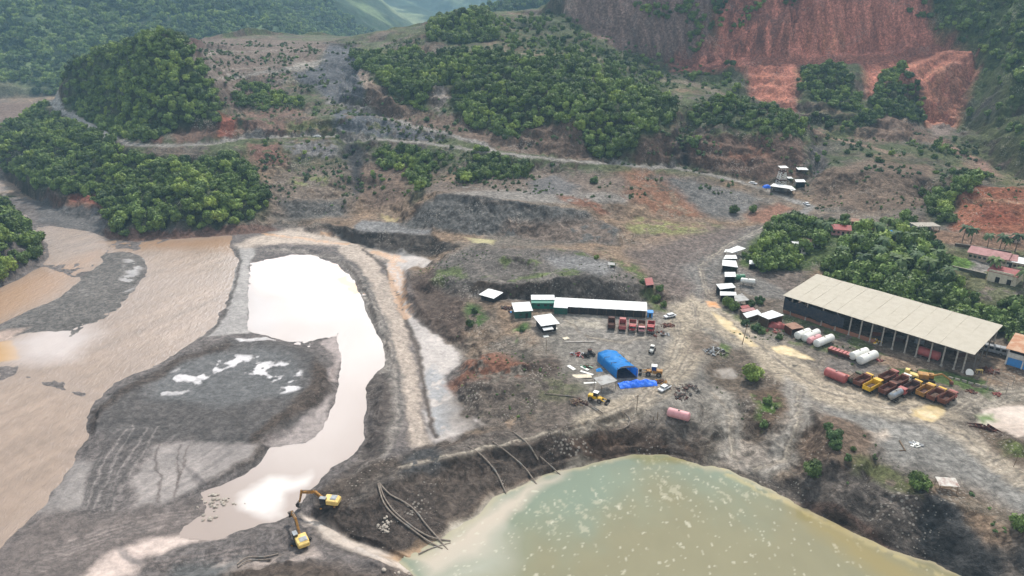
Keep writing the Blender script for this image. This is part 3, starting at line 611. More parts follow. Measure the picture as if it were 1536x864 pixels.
# still, wet flats are smooth
for pd in [[(200,650),(300,640),(400,680),(330,725),(290,760),(150,790),(120,740),(170,690)], [(600,380),(640,390),(612,440),(625,490),(690,535),(665,600),(700,640),(640,665),(622,600),(600,520),(580,430)],
           [(300,530),(350,515),(440,535),(460,570),(400,600),(260,600),(230,580)], [(1470,600),(1536,600),(1700,640),(1536,650)]]:
    P = np.array([st(hit(*p)) for p in dens(pd)]); d = edge_dist(P, SG, TG) * 200; c = inside(P, SG, TG)
    FLAT[:] = np.maximum(FLAT, np.clip(.5 + np.where(c, d, -d) / 6, 0, 1) * .72)
del SG, TG
QUAL = globals().get('QUAL', 1.0)
NC, NR = int(1300 * QUAL), int(1500 * QUAL)
def sheet():
    s = np.linspace(-1.6, 1.6, 480); t = np.linspace(math.log(84), math.log(6400), 2400)
    Sg, Tg = np.meshgrid(s, t); Yg = np.exp(Tg); Z = samp(ZR, Sg, Tg)
    _, V = pix(Sg * Yg, Yg, Z)
    dv = np.abs(np.diff(V, axis=0)); dt = np.diff(Tg, axis=0)
    w = dv / 640 + dt / 4.2 * .8
    for _ in range(10): 
        p = np.pad(w, ((1, 1), (1, 1)), 'edge'); w = (p[1:-1, :-2] + 2 * p[1:-1, 1:-1] + p[1:-1, 2:] + p[:-2, 1:-1] + p[2:, 1:-1]) / 6
    cw = np.vstack([np.zeros((1, len(s))), np.cumsum(w, 0)]); cw /= cw[-1]
    q = np.linspace(0, 1, NR); Tn = np.stack([np.interp(q, cw[:, j], t) for j in range(len(s))], 1)
    sf = np.concatenate([np.linspace(-1.6, -.8, 71)[:-1], np.linspace(-.8, .8, NC - 140), np.linspace(.8, 1.6, 71)[1:]]); k = (sf + 1.6) / 3.2 * (len(s) - 1); i0 = np.minimum(k.astype(int), len(s) - 2); f = k - i0
    Tf = Tn[:, i0] * (1 - f) + Tn[:, i0 + 1] * f
    return np.broadcast_to(sf, Tf.shape), Tf
Sf, Tf = sheet(); Yf = np.exp(Tf); Xf = Sf * Yf
gx_, gy_ = Xf.ravel(), Yf.ravel()
gz_ = ground(gx_, gy_)
slope_ = samp(SLOPE, Sf.ravel(), Tf.ravel())
x, y, z = gx_, gy_, gz_
C = np.zeros((len(x), 4)); 
n_big = fbm(x / 40, y / 40, 4, 301); n_mid = fbm(x / 7, y / 7, 4, 302) 
warm = sstep(-.35, .45, n_big + .4 * n_mid)[:, None]
C[:, :3] = lin((116, 106, 95)) * (1 - warm) + lin((142, 117, 94)) * warm
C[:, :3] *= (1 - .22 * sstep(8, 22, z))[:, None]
# steep ground: bare brown earth with near-vertical stains
st_ = sstep(.45, 1.0, slope_)[:, None]
streak = fbm(x / 3.0, y / 60 + z / 40, 4, 304)
C[:, :3] = C[:, :3] * (1 - st_) + (lin((104, 88, 76)) * (1 + .35 * streak[:, None])) * st_
# local steepness of the finished surface: darker brown on steep faces, paler treads, for relief contrast
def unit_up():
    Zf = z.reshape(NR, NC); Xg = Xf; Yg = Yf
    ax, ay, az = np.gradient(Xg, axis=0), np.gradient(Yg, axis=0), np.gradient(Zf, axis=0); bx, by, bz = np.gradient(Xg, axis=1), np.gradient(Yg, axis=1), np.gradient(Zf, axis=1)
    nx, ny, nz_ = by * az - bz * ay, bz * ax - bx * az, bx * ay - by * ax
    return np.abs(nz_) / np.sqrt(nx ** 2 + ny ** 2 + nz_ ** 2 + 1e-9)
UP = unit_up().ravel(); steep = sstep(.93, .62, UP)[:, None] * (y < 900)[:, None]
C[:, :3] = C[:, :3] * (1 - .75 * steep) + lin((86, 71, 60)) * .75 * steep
tread = (sstep(.93, .99, UP) * (1 - sstep(.0, .5, slope_)))[:, None]; C[:, :3] *= 1 + .12 * tread
# strata on the worked hillsides
strat = fbm(z / 1.6 + .03 * x, x / 60, 3, 305)
hill = sstep(6, 12, z)[:, None]
C[:, :3] *= 1 + .28 * strat[:, None] * hill * (y < 900)[:, None]
# pale stones, and dark wet or organic soil
pk = fbm(x / 12, y / 14, 4, 311); 

dk = sstep(.05, .38, fbm(x / 4.5, y / 5.5, 5, 313) - .2 * pk)[:, None]; C[:, :3] *= 1 - .38 * dk
pu = sstep(.1, .4, fbm(x / 26, y / 30, 3, 314))[:, None]; C[:, :3] = C[:, :3] * (1 - .4 * pu) + lin((124, 104, 88)) * .4 * pu
# thin grass and scrub on the hills
g1 = sstep(-.18, .16, fbm(x / 16, y / 16, 5, 306) + .45 * fbm(x / 3, y / 3, 3, 307))
gz = sstep(9, 20, z) * sstep(380, 430, y) * (1 - .7 * sstep(1.1, 1.9, slope_))
m = (g1 * gz * .78)[:, None]
gcol = lin((86, 98, 58)) * (1 + .3 * n_mid[:, None]) 
C[:, :3] = C[:, :3] * (1 - m) + gcol * m
# far country: forest green with lighter clearings
far = sstep(820, 1000, y)[:, None] * sstep(-2, 6, z)[:, None]
cl = sstep(.12, .42, fbm(x / 130, y / 170, 4, 308))[:, None]
fcol = lin((50, 74, 42)) * (1 - cl) + lin((104, 122, 74)) * cl
fcol = fcol * (1 + .5 * fbm(x / 14, y / 14, 4, 309)[:, None])
C[:, :3] = C[:, :3] * (1 - far) + fcol * far
C[:, 3] = 0
P = Paint(x, y, C)
D_MUD, PINK, TAN, OCH = (84, 74, 69), (172, 156, 150), (160, 145, 126), (178, 128, 78)
for _z, _uv, _sp, _r, _c in FORESTS: P.poly(_uv, (66, 78, 46), soft=3, amt=.9 * _c)
# --- valley floor
P.poly([(-80,300),(60,296),(160,345),(430,340),(600,380),(690,535),(700,640),(600,700),(480,790),(640,870),(300,1000),(-300,1000),(-300,400)], (112, 103, 99), soft=4, wet=.12)
P.poly([(50,300),(155,308),(162,352),(60,335)], (104, 100, 98), wet=.1)
P.poly([(60,296),(155,306),(156,316),(70,306)], (112, 84, 70), soft=1)
# bar in the river
P.poly([(-80,515),(0,487),(90,446),(153,391),(150,382),(197,378),(221,392),(217,415),(200,436),(180,460),(140,505),(80,540),(0,512)], (112, 106, 101), wet=.1, soft=1)
P.poly([(185,388),(216,386),(214,412),(196,436),(176,440),(190,410)], (150, 142, 138), wet=.8, patch=-.05)
P.poly([(-60,520),(0,494),(45,491),(22,508),(0,514)], (165, 140, 125), wet=.5)
# divide
P.poly([(355,366),(385,372),(374,400),(372,470),(368,500),(300,508),(325,490),(345,440),(354,400)], (150, 143, 138), wet=.45, soft=1)
P.line([(354,372),(360,395),(352,430),(340,462),(322,495),(302,506)], 1.6, (104, 97, 92), wet=.1)
# big bar
P.poly([(353,505),(433,515),(480,535),(500,560),(498,600),(470,645),(410,665),(385,695),(340,722),(300,715),(290,660),(200,660),(150,650),(135,625),(180,580),(240,555)], (92, 86, 83), soft=2, wet=.18)
P.poly([(300,530),(400,520),(455,540),(440,590),(330,610),(230,600),(230,570)], (100, 98, 97), soft=3, wet=.3)
for q in ([(300,540),(345,528),(430,540),(452,556),(448,584),(410,590),(380,565),(340,560),(280,590),(190,590),(230,570)],): P.poly(q, (178, 170, 168), soft=1, wet=.97, patch=.10)
P.poly([(352,508),(400,506),(415,511),(360,513)], (190, 182, 180), soft=.6, wet=.97, rough=0)
P.poly([(178,585),(235,556),(300,520),(350,510),(352,516),(300,530),(245,562),(190,592),(150,622),(140,650),(128,640),(132,622)], (84, 74, 68), soft=1.2, wet=.05)
P.poly([(475,535),(500,560),(498,585),(480,610),(440,628),(410,650),(388,680),(352,708),(305,730),(300,720),(345,695),(380,660),(405,630),(440,602),(465,580)], (86, 74, 66), soft=1.4, wet=.05)
P.poly([(480,512),(510,500),(514,540),(508,575),(500,575),(502,535),(488,525)], (150, 134, 128), soft=.8, wet=.5)
P.poly([(410,660),(440,640),(480,612),(500,590),(500,605),(482,644),(461,665),(404,670)], (150, 136, 130), soft=1, wet=.5)
P.poly([(225,672),(240,664),(345,670),(390,668),(350,705),(310,730),(280,745),(230,760),(190,765),(205,720)], (134, 123, 117), soft=1.2, wet=.6)
_i = np.where(inside(np.array(area([(180,640),(360,660),(320,735),(290,800),(150,870),(-60,920),(60,760),(110,690)])), x, y))[0]
_a = x[_i] * .50 + y[_i] * .87; _b = -x[_i] * .87 + y[_i] * .50
_f = fbm(_a / 16, _b / 1.3, 4, 370); P.C[_i, :3] *= (1 + .38 * _f)[:, None]
P.poly([(112,690),(140,680),(150,700),(125,760),(90,770),(70,765)], (132, 122, 116), soft=1.2, wet=.6)
for k in range(12):
    a = k / 11
    P.line([(236 - 62 * a + 2 * math.sin(k * 5), 640 + 8 * math.sin(k)), (206 - 60 * a, 690), (182 - 50 * a + 3 * math.cos(k * 3), 728), (168 - 46 * a, 768 + 6 * math.sin(k * 2))], .45, (88, 82, 79) if k % 3 else (150, 140, 134), amt=.75, soft=.3, wet=.2)
for q in ([(238,668),(232,690),(240,715),(236,740),(241,752)], [(268,668),(263,695),(272,718),(262,745)], [(282,668),(274,700),(268,725)]):
    P.line(q, .5, (96, 84, 78), amt=.8, soft=.3, wet=.2)
P.poly([(-40,840),(30,795),(80,762),(140,775),(300,755),(350,770),(285,795),(240,812),(180,850),(100,900),(-60,920)], (110, 98, 92), soft=3, wet=.3)
for k in range(9):
    a = k / 8
    P.line([(300 - 10 * a, 764 + 20 * a), (230 - 20 * a, 774 + 24 * a), (150 - 30 * a, 792 + 34 * a), (60 - 30 * a, 830 + 40 * a)], .6, (82, 74, 70) if k % 2 else (158, 142, 134), amt=.6, soft=.5, wet=.35, patch=-.2)
P.poly([(285,795),(340,806),(270,818),(215,838),(190,862),(140,875),(120,862),(160,828),(220,806)], (186, 164, 152), soft=1.2, wet=.7)
for k in range(6):
    P.line([(172 + k * 6, 812 + k * 5), (182 + k * 6, 830 + k * 4), (225 + k * 4, 843 + k * 3.2), (300, 834 + k * 3.4), (380, 818 + k * 4)], .5, (90, 82, 78) if k % 2 else (150, 134, 126), amt=.7, soft=.4)
P.poly([(300,845),(345,835),(400,832),(470,818),(490,836),(420,846),(360,856),(280,868)], (160, 144, 134), soft=1, wet=.35, patch=-.1)
P.poly([(240,880),(330,855),(420,846),(500,845),(600,862),(630,900),(400,960)], (94, 80, 70), soft=2)
P.poly([(255,852),(340,846),(370,838),(340,866),(250,875)], (96, 94, 92), soft=1.5)
# dike, ditch, flats east of the pool
P.poly([(380,372),(460,375),(508,384),(540,408),(572,450),(596,510),(606,560),(600,640),(570,690),(540,712),(530,700),(560,640),(556,580),(578,550),(574,520),(550,470),(530,420),(505,392),(460,381),(400,377)], (146, 136, 127), soft=1.2)
P.poly([(520,364),(560,388),(590,440),(606,490),(626,560),(640,640),(652,668),(620,672),(610,600),(600,540),(584,480),(562,430),(538,392),(505,372)], (164, 148, 134), soft=1, wet=.3)
P.poly([(575,396),(600,375),(655,386),(610,405),(606,450),(620,480),(655,502),(692,530),(690,545),(668,560),(690,610),(735,640),(690,655),(650,668),(640,610),(632,560),(624,520),(604,470),(590,430)], (170, 158, 150), soft=1, wet=.62)
P.poly([(640,545),(668,560),(690,610),(680,640),(655,664),(644,620),(636,570)], (140, 138, 138), soft=1.5, wet=.6, patch=-.1)
P.poly([(392,352),(430,344),(500,352),(560,372),(600,378),(590,395),(560,386),(520,372),(470,366),(400,366),(365,372),(350,368)], (176, 158, 142), soft=2.5, wet=.35)
P.poly([(520,364),(560,388),(590,440),(606,490),(622,560),(632,640),(640,668),(618,668),(606,600),(596,540),(580,484),(560,436),(536,396),(505,374)], (172, 155, 140), soft=1.2, wet=.3)
P.line([(396,351),(420,354),(450,357),(480,362),(520,366)], 3.4, OCH, amt=.8, wet=.8, patch=-.3)
P.line([(440,372),(500,379),(540,405),(562,450),(584,500),(598,560),(600,640)], 1.2, (96, 90, 86), amt=.7, soft=.5)
P.line([(480,350),(540,362),(580,382),(604,410),(606,440),(618,470)], 2.4, OCH, amt=.7, wet=.7, patch=-.1)
P.line([(545,374),(578,402),(594,440),(612,488),(628,530),(634,570),(642,612),(652,655)], 1.7, (96, 84, 76), wet=.2)
P.line([(600,378),(588,395),(590,425),(602,460),(612,475)], 4, OCH, amt=.8, wet=.85, patch=-.25)
P.line([(396,351),(420,354),(450,357),(480,362),(520,366)], 2.6, OCH, amt=.8, wet=.8, patch=-.2)
P.line([(560,378),(580,384),(606,392)], 3.4, OCH, amt=.8, wet=.85)
P.poly([(540,575),(555,562),(582,560),(588,600),(584,650),(560,690),(530,712),(505,735),(480,770),(470,768),(500,720),(535,690),(550,640),(552,610)], (94, 84, 78), soft=1.2)
# berm and pit slopes
P.poly([(470,775),(490,735),(560,695),(650,668),(720,650),(860,636),(930,610),(1000,608),(1045,628),(1056,690),(1000,688),(940,680),(860,702),(800,722),(740,745),(665,802),(620,830),(560,825),(500,795)], (94, 82, 73), soft=2, wet=0)
P.poly([(860,655),(940,625),(1010,620),(1046,640),(1050,676),(1000,682),(950,678),(905,690),(860,690)], (98, 78, 64), soft=2, patch=-.3)
P.poly([(500,775),(560,740),(640,740),(660,790),(620,825),(540,815)], (84, 73, 66), soft=3, amt=.8)
for k in range(9):
    o = k * 4.2
    P.line([(520 + o, 770 - o * 1.6), (580 + o, 728 - o * 1.1), (640 + o, 695 - o * .7), (720 + o, 672 - o * .9), (800 + o * .8, 652 - o * 1.0), (880, 628 - o * .5)], .9, (140, 128, 118) if k % 2 else (84, 76, 70), amt=.65, soft=.6, patch=-.3)
P.poly([(600,690),(625,675),(655,670),(665,690),(625,708),(605,712)], (82, 80, 79), soft=1.5)
P.poly([(618,836),(665,802),(740,746),(800,722),(850,705),(900,692),(860,712),(800,733),(765,762),(750,800),(700,835),(640,862)], (172, 160, 142), soft=1.2, wet=.5)
P.poly([(446,768),(500,792),(560,815),(640,838),(640,866),(580,846),(510,818),(455,786)], (180, 164, 150), soft=.8, wet=.7)
P.poly([(600,822),(655,808),(640,836),(610,842),(585,834)], (150, 118, 84), soft=1, wet=.6)
# east bank
P.poly([(1180,716),(1230,700),(1300,716),(1390,745),(1370,790),(1380,845),(1290,800),(1200,755),(1100,704)], (108, 98, 90), soft=1.2)
P.poly([(1200,745),(1290,788),(1370,830),(1380,846),(1290,806),(1190,754)], (104, 80, 68), soft=.8, amt=.8)
P.poly([(1385,748),(1410,738),(1450,775),(1475,815),(1500,822),(1520,900),(1440,880),(1370,822),(1372,790)], (80, 78, 76), soft=1.2)
P.poly([(1415,740),(1536,770),(1600,820),(1480,816),(1450,780)], (122, 108, 92), soft=3, patch=-.15)
P.poly([(1500,826),(1536,820),(1640,860),(1640,960),(1536,905)], (104, 98, 92), soft=3)
# yard and works
P.poly([(780,470),(980,470),(1040,440),(1100,470),(1180,520),(1120,560),(1080,560),(1060,640),(900,640),(850,600),(830,540),(800,500)], (134, 126, 116), soft=5, wet=.1)
P.poly([(840,470),(980,476),(985,530),(900,535),(850,500)], (144, 136, 127), soft=4, wet=.14)
P.poly([(845,474),(900,474),(905,490),(850,490)], (176, 165, 148), soft=2, patch=-.2)
P.poly([(690,560),(700,540),(745,530),(790,545),(785,560),(735,575),(690,590),(672,580)], (136, 92, 72), soft=2, patch=-.2)
P.poly([(790,540),(830,532),(845,555),(820,575),(790,570)], (96, 82, 72), soft=1.5)
P.poly([(700,570),(860,560),(870,610),(820,650),(700,650),(670,600)], (108, 96, 86), soft=4, patch=-.3)
P.poly([(780,575),(860,560),(870,580),(850,600),(800,600)], (98, 102, 66), amt=.6, soft=3, patch=.05)
P.poly([(700,455),(722,460),(735,475),(712,495),(696,480)], (84, 108, 56), soft=1.2, patch=-.2)
P.poly([(765,500),(790,482),(798,492),(775,515)], (82, 104, 54), soft=1, patch=-.2)
P.poly([(612,420),(660,400),(700,440),(700,470),(700,520),(650,500),(618,470)], (98, 82, 72), soft=2)
# central mound
P.poly([(640,400),(700,372),(870,375),(960,415),(990,465),(700,450),(660,430)], (112, 104, 97), soft=3)
P.poly([(820,385),(880,380),(935,402),(900,415),(860,410)], (132, 129, 127), soft=2.5)
P.poly([(835,416),(862,408),(882,410),(905,425),(960,425),(982,450),(900,448),(830,446)], (104, 97, 90), soft=1.2)
P.poly([(700,425),(830,426),(830,444),(700,442)], (92, 80, 70), soft=1)
for q in ([(655,405),(690,400),(700,415),(670,425),(645,420)], [(722,416),(780,424),(830,418),(836,408),(820,410),(780,414)], [(745,390),(770,380),(812,395),(800,405),(760,402)], [(900,375),(950,398),(985,430),(1000,470),(980,465),(960,420)], [(840,404),(858,400),(870,410),(845,416)], [(830,372),(900,390),(890,380)]):
    P.poly(q, (98, 112, 60), soft=1.2, patch=-.05, amt=.85)
P.line([(712,395),(724,408),(740,418),(760,424)], 2, (142, 130, 120), amt=.6)
P.poly([(475,335),(540,345),(645,352),(692,371),(649,384),(600,384),(540,370),(510,360)], (86, 78, 71), soft=1)
P.poly([(540,330),(600,335),(645,346),(645,352),(575,350),(530,345)], (132, 129, 127), soft=1.2)
# spoil heap and the ground beyond
P.poly([(600,336),(655,294),(672,291),(770,303),(880,316),(930,345),(930,368),(812,361),(712,350),(640,344)], (104, 101, 97), soft=2)
P.poly([(760,330),(900,330),(935,366),(812,362),(745,352)], (124, 108, 96), soft=3, patch=-.3)
P.line([(655,293),(690,293),(725,297),(765,304),(800,309)], 1.4, (80, 78, 76), soft=.6)
P.poly([(640,290),(700,276),(850,284),(960,292),(940,305),(850,305),(760,300),(672,289)], (138, 130, 122), soft=2)
P.poly([(835,294),(880,297),(915,318),(905,322),(860,308)], (138, 96, 76), soft=2, patch=-.2)
P.poly([(935,345),(960,325),(1010,335),(1085,338),(1085,350),(1010,352),(960,352)], (138, 140, 82), soft=2.5, patch=-.15, amt=.8)
P.poly([(700,356),(745,360),(742,366),(712,366)], (160, 148, 96), soft=1, wet=.5)
P.poly([(575,322),(600,326),(596,334),(580,332)], (156, 136, 88), soft=1, wet=.4)
P.poly([(930,258),(990,258),(1050,275),(1060,290),(1040,300),(1060,325),(1000,328),(950,300),(930,285)], (142, 100, 76), soft=3, patch=-.2)
P.poly([(990,262),(1110,285),(1150,300),(1110,330),(1060,325),(1030,300)], (116, 112, 108), soft=4)
P.poly([(1120,322),(1165,305),(1190,312),(1160,335),(1128,332)], (150, 108, 88), soft=2)
P.poly([(940,375),(1080,340),(1150,345),(1110,370),(1080,430),(1040,450),(1000,440)], (120, 106, 98), soft=5)
P.poly([(1020,400),(1080,375),(1130,340),(1170,335),(1130,370),(1080,420),(1050,450)], (128, 122, 116), soft=3)
for k in range(10):
    P.line([(985 + k * 9, 425 - k * 3), (1010 + k * 7, 395 - k * 3), (1050 + k * 8, 375 - k * 3), (1100 + k * 4, 350 - k)], .9, (96, 86, 82) if k % 2 else (142, 130, 122), amt=.55, soft=.6, patch=-.2)
# roads through the yard
P.poly([(1000,470),(1040,440),(1062,470),(1060,520),(1040,560),(1000,600),(940,640),(870,650),(860,630),(930,600),(985,560),(1010,510)], (172, 156, 134), soft=2, patch=-.6, wet=.16)
P.poly([(1040,450),(1065,450),(1120,490),(1160,520),(1220,550),(1240,580),(1330,595),(1440,600),(1440,625),(1300,625),(1220,600),(1150,560),(1110,520),(1060,490)], (170, 154, 132), soft=2, patch=-.6, wet=.16)
P.poly([(1060,590),(1090,580),(1115,620),(1120,690),(1080,690),(1085,640)], (152, 143, 131), soft=1.5, wet=.16)
P.poly([(1170,560),(1215,585),(1210,640),(1195,690),(1150,715),(1110,700),(1150,680),(1172,640)], (152, 143, 132), soft=1.5, wet=.16)
P.poly([(1090,665),(1150,660),(1165,690),(1130,700),(1090,695)], (166, 152, 138), soft=2, patch=-.2)
P.poly([(1215,600),(1330,625),(1430,640),(1536,720),(1700,800),(1536,775),(1420,715),(1330,690),(1300,650),(1225,625)], (136, 131, 124), soft=4, wet=.12)
P.poly([(1230,590),(1300,600),(1400,640),(1460,680),(1536,735),(1650,800),(1650,770),(1536,700),(1440,640),(1330,600),(1230,560)], (168, 152, 131), soft=2, patch=-.5, wet=.16)
P.line([(1400,640),(1440,660),(1490,692),(1545,735)], 1.2, (180, 166, 148), amt=.8)
P.poly([(1420,600),(1480,580),(1536,575),(1700,590),(1536,600),(1440,622)], (160, 148, 132), soft=2)
P.poly([(1300,645),(1330,645),(1336,655),(1310,660)], (178, 162, 146), soft=1)
P.poly([(1210,640),(1240,620),(1290,635),(1320,670),(1300,700),(1240,700),(1205,700)], (118, 98, 82), soft=2)
P.poly([(1280,690),(1340,700),(1350,715),(1400,745),(1340,735),(1280,712)], (102, 108, 62), soft=1.5, patch=-.15, amt=.8)
P.poly([(1128,590),(1165,580),(1170,600),(1165,650),(1140,660),(1135,620)], (112, 92, 74), soft=1.5)
P.poly([(1132,595),(1158,590),(1160,610),(1165,640),(1150,650),(1140,630)], (92, 118, 52), soft=1, patch=-.05)
P.poly([(1480,608),(1536,603),(1700,640),(1700,660),(1536,656),(1495,640),(1460,636)], (190, 170, 154), soft=.8, wet=.75)
P.poly([(1440,632),(1500,650),(1536,662),(1600,690),(1536,700),(1480,668)], (112, 96, 80), soft=1)
P.poly([(1465,625),(1490,622),(1490,632),(1470,635)], (98, 120, 58), soft=1)
P.poly([(1500,660),(1536,668),(1560,690),(1520,690)], (106, 118, 62), soft=2, patch=-.1)
for pts, wd in (([(1012,475),(1022,510),(1008,550),(960,600),(880,640)], 3.4), ([(1040,455),(1048,490),(1035,540),(1000,585),(930,632),(860,650)], 3.6), ([(1060,455),(1100,485),(1160,535),(1230,585),(1330,612),(1440,612)], 3.6), ([(1225,575),(1330,605),(1440,650),(1536,720)], 3.6),
                ([(1070,590),(1096,620),(1098,660),(1100,690)], 3.2), ([(1200,580),(1196,640),(1180,690),(1130,704)], 3.4), ([(1240,560),(1200,530),(1130,480),(1060,440),(1050,400),(1090,370),(1140,345),(1180,320)], 3.4), ([(1440,615),(1480,592),(1536,585)], 3), ([(900,636),(800,655),(700,680),(600,700)], 3.2), ([(990,500),(930,515),(880,505),(850,480)], 3)):
    for dv in (-4, 0, 4):
        q = [(u + dv * .8, v + dv * (.5 + .1 * math.sin(u))) for u, v in pts]
        for off in (-1.1, 1.1): P.line([(u + off * 1.8, v + off * .6) for u, v in q], .5, (112, 100, 88) if dv else (186, 172, 152), amt=.8, soft=.3, patch=-.35, wet=.2)
# puddles
for q in ([(1058,452),(1075,452),(1080,462),(1064,460)],): P.poly(q, (200, 132, 66), soft=.5, wet=.8, rough=0)
for q in ([(1068,468),(1092,480),(1120,505),(1138,520),(1125,520),(1100,500),(1080,486)], [(1158,519),(1180,518),(1222,540),(1200,538),(1165,528)], [(1370,612),(1410,605),(1420,622),(1400,632),(1372,625)]):
    P.poly(q, (186, 158, 104), soft=.6, wet=.75, rough=0)
P.poly([(1068,552),(1095,552),(1108,562),(1095,570),(1070,563)], (170, 152, 128), soft=.6, wet=.7, rough=0)
P.poly([(1040,500),(1052,495),(1080,510),(1090,530),(1060,530),(1030,540)], (128, 112, 96), soft=2, patch=-.3)
P.poly([(1065,520),(1120,525),(1150,570),(1120,590),(1070,580),(1055,550)], (112, 98, 84), soft=2)
P.poly([(1080,515),(1095,520),(1090,535),(1075,530)], (98, 116, 62), soft=1, patch=0)
# grass by the shed
P.poly([(1330,550),(1380,552),(1430,560),(1495,572),(1505,585),(1470,592),(1430,580),(1390,572),(1340,565)], (88, 106, 56), soft=1, patch=-.02)
P.poly([(1085,465),(1120,478),(1160,490),(1185,508),(1260,520),(1300,540),(1260,535),(1200,520),(1150,500),(1100,480)], (96, 108, 60), soft=1, patch=-.1, amt=.7)
P.poly([(1175,470),(1220,485),(1290,508),(1330,530),(1300,530),(1230,505),(1180,485)], (88, 106, 52), soft=1, patch=-.2, amt=.8)
P.poly([(1240,540),(1330,545),(1340,560),(1230,556)], (122, 112, 104), soft=1)
# hills west of centre
P.poly([(275,55),(480,62),(500,70),(470,100),(440,115),(400,150),(345,180),(330,140),(300,95)], (120, 102, 90), soft=5, patch=-.5)
for q in ([(295,95),(340,105),(400,100),(455,92)], [(300,75),(380,78),(470,72)], [(310,120),(380,108),(450,100)], [(350,135),(400,126),(460,118)]):
    P.line(q, 4, (146, 134, 122), amt=.7, soft=2)
P.poly([(440,95),(470,92),(480,102),(450,105),(435,104)], (160, 150, 138), soft=3)
P.poly([(275,60),(305,62),(306,80),(290,85)], (98, 72, 62), soft=2)
P.poly([(490,68),(530,68),(548,95),(545,150),(500,155),(480,140),(450,125),(440,110),(480,95)], (98, 98, 101), soft=3)
P.line([(488,64),(500,66),(528,68)], 8, (70, 64, 60), soft=2)
P.poly([(330,170),(350,175),(355,200),(345,212),(325,205)], (148, 86, 68), soft=2)
P.poly([(225,195),(245,193),(245,214),(228,214)], (120, 78, 64), soft=2); P.poly([(262,195),(320,190),(325,210),(262,216)], (118, 92, 78), soft=2)
P.poly([(370,165),(440,160),(470,180),(500,200),(380,205),(350,200)], (124, 96, 82), soft=4, patch=-.2)
P.poly([(370,215),(420,215),(430,250),(380,240)], (130, 92, 78), soft=3, patch=-.3)
P.poly([(500,165),(560,165),(600,178),(585,205),(500,203)], (100, 102, 106), soft=3, patch=-.3)
P.poly([(590,185),(640,195),(680,210),(640,212),(590,205)], (104, 104, 108), soft=2, patch=-.2)
P.poly([(420,212),(505,212),(515,240),(440,235)], (120, 115, 112), soft=3, patch=-.2)
P.poly([(512,215),(548,215),(545,290),(530,300),(520,260)], (76, 74, 73), soft=2, patch=-.5)
P.poly([(420,255),(520,250),(530,300),(520,325),(430,328),(400,300)], (124, 108, 94), soft=4, patch=-.3)
P.poly([(420,300),(512,300),(520,325),(430,330)], (108, 103, 97), soft=3)
P.poly([(545,245),(615,250),(610,305),(550,312),(535,280)], (124, 102, 86), soft=3)
P.poly([(100,288),(152,290),(154,308),(105,306)], (138, 82, 66), soft=2)
P.poly([(155,345),(260,345),(400,335),(420,345),(350,354),(200,362),(158,358)], (112, 84, 72), soft=.8)
P.poly([(430,180),(480,180),(500,200),(430,200)], (112, 116, 70), soft=3, patch=0)
P.poly([(440,265),(490,262),(500,275),(440,280)], (118, 122, 72), soft=3, patch=-.1)
# below forest ridge C
P.poly([(539,108),(592,148),(622,168),(680,172),(719,195),(769,208),(800,190),(860,185),(885,240),(760,228),(640,195),(560,172)], (118, 98, 84), soft=2, patch=-.5)
P.poly([(538,105),(552,108),(558,125),(545,130)], (170, 148, 130), soft=2)
P.poly([(648,125),(672,130),(676,172),(650,170)], (150, 138, 128), soft=2, patch=-.1)
P.poly([(620,280),(760,255),(940,262),(940,290),(760,285),(640,290)], (122, 106, 94), soft=4, patch=-.3)
P.poly([(790,275),(830,262),(870,280),(850,292),(800,290)], (112, 108, 106), soft=3)
# east: cliffs
P.poly([(846,-20),(1070,-20),(1060,100),(1000,90),(940,78),(880,45),(849,24)], (134, 108, 97), soft=3)
P.poly([(848,-20),(870,-20),(866,28),(850,22)], (168, 140, 124), soft=2)
RED, RED2 = (200, 124, 102), (198, 130, 102)
P.poly([(1078,-20),(1385,-20),(1410,50),(1460,70),(1470,95),(1436,190),(1390,190),(1385,130),(1310,142),(1290,90),(1200,90),(1190,165),(1130,146),(1117,100),(1060,104),(1010,106),(1042,82),(1074,60)], RED, soft=5)
P.poly([(1085,-20),(1210,-20),(1195,60),(1184,90),(1120,80),(1100,78)], (150, 96, 80), soft=3, patch=-.1)
P.poly([(1320,100),(1462,100),(1436,186),(1392,188),(1388,130),(1360,100)], RED2, soft=6, patch=-.3)
P.poly([(1118,84),(1160,78),(1190,88),(1240,83),(1340,82),(1400,60),(1420,50),(1470,92),(1350,96),(1240,96),(1140,98)], (166, 104, 84), soft=2)
P.poly([(1210,60),(1270,58),(1270,76),(1215,78)], (190, 122, 92), soft=3, patch=.1)
P.poly([(1128,100),(1175,100),(1185,160),(1135,144)], (186, 116, 92), soft=6, patch=-.2)
P.poly([(1395,-20),(1540,-20),(1700,0),(1700,250),(1540,230),(1440,190),(1470,100),(1440,60),(1400,40)], (84, 98, 52), soft=4, amt=.9, patch=-.35)
P.poly([(1450,140),(1500,130),(1490,180),(1455,185)], (84, 80, 72), soft=4, patch=-.1)
P.poly([(1470,190),(1540,180),(1540,290),(1480,270),(1440,220)], (94, 98, 60), soft=4, patch=-.2, amt=.8)
P.poly([(1395,186),(1435,188),(1425,205),(1396,205)], (138, 120, 110), soft=2)
P.poly([(1300,212),(1325,175),(1345,178),(1390,195),(1392,212)], (128, 104, 88), soft=2)
P.line([(1184,168),(1205,185),(1230,198),(1262,210),(1310,222),(1340,232)], 7, (146, 120, 102), soft=2)
P.line([(1410,212),(1440,228),(1470,245),(1490,262)], 9, (150, 116, 100), soft=3)
P.line([(1000,120),(1040,125),(1080,140),(1120,160),(1160,165)], 8, (140, 120, 104), soft=3, amt=.7)
P.line([(860,70),(900,90),(950,108),(1000,122)], 6, (150, 134, 110), soft=3, amt=.5)
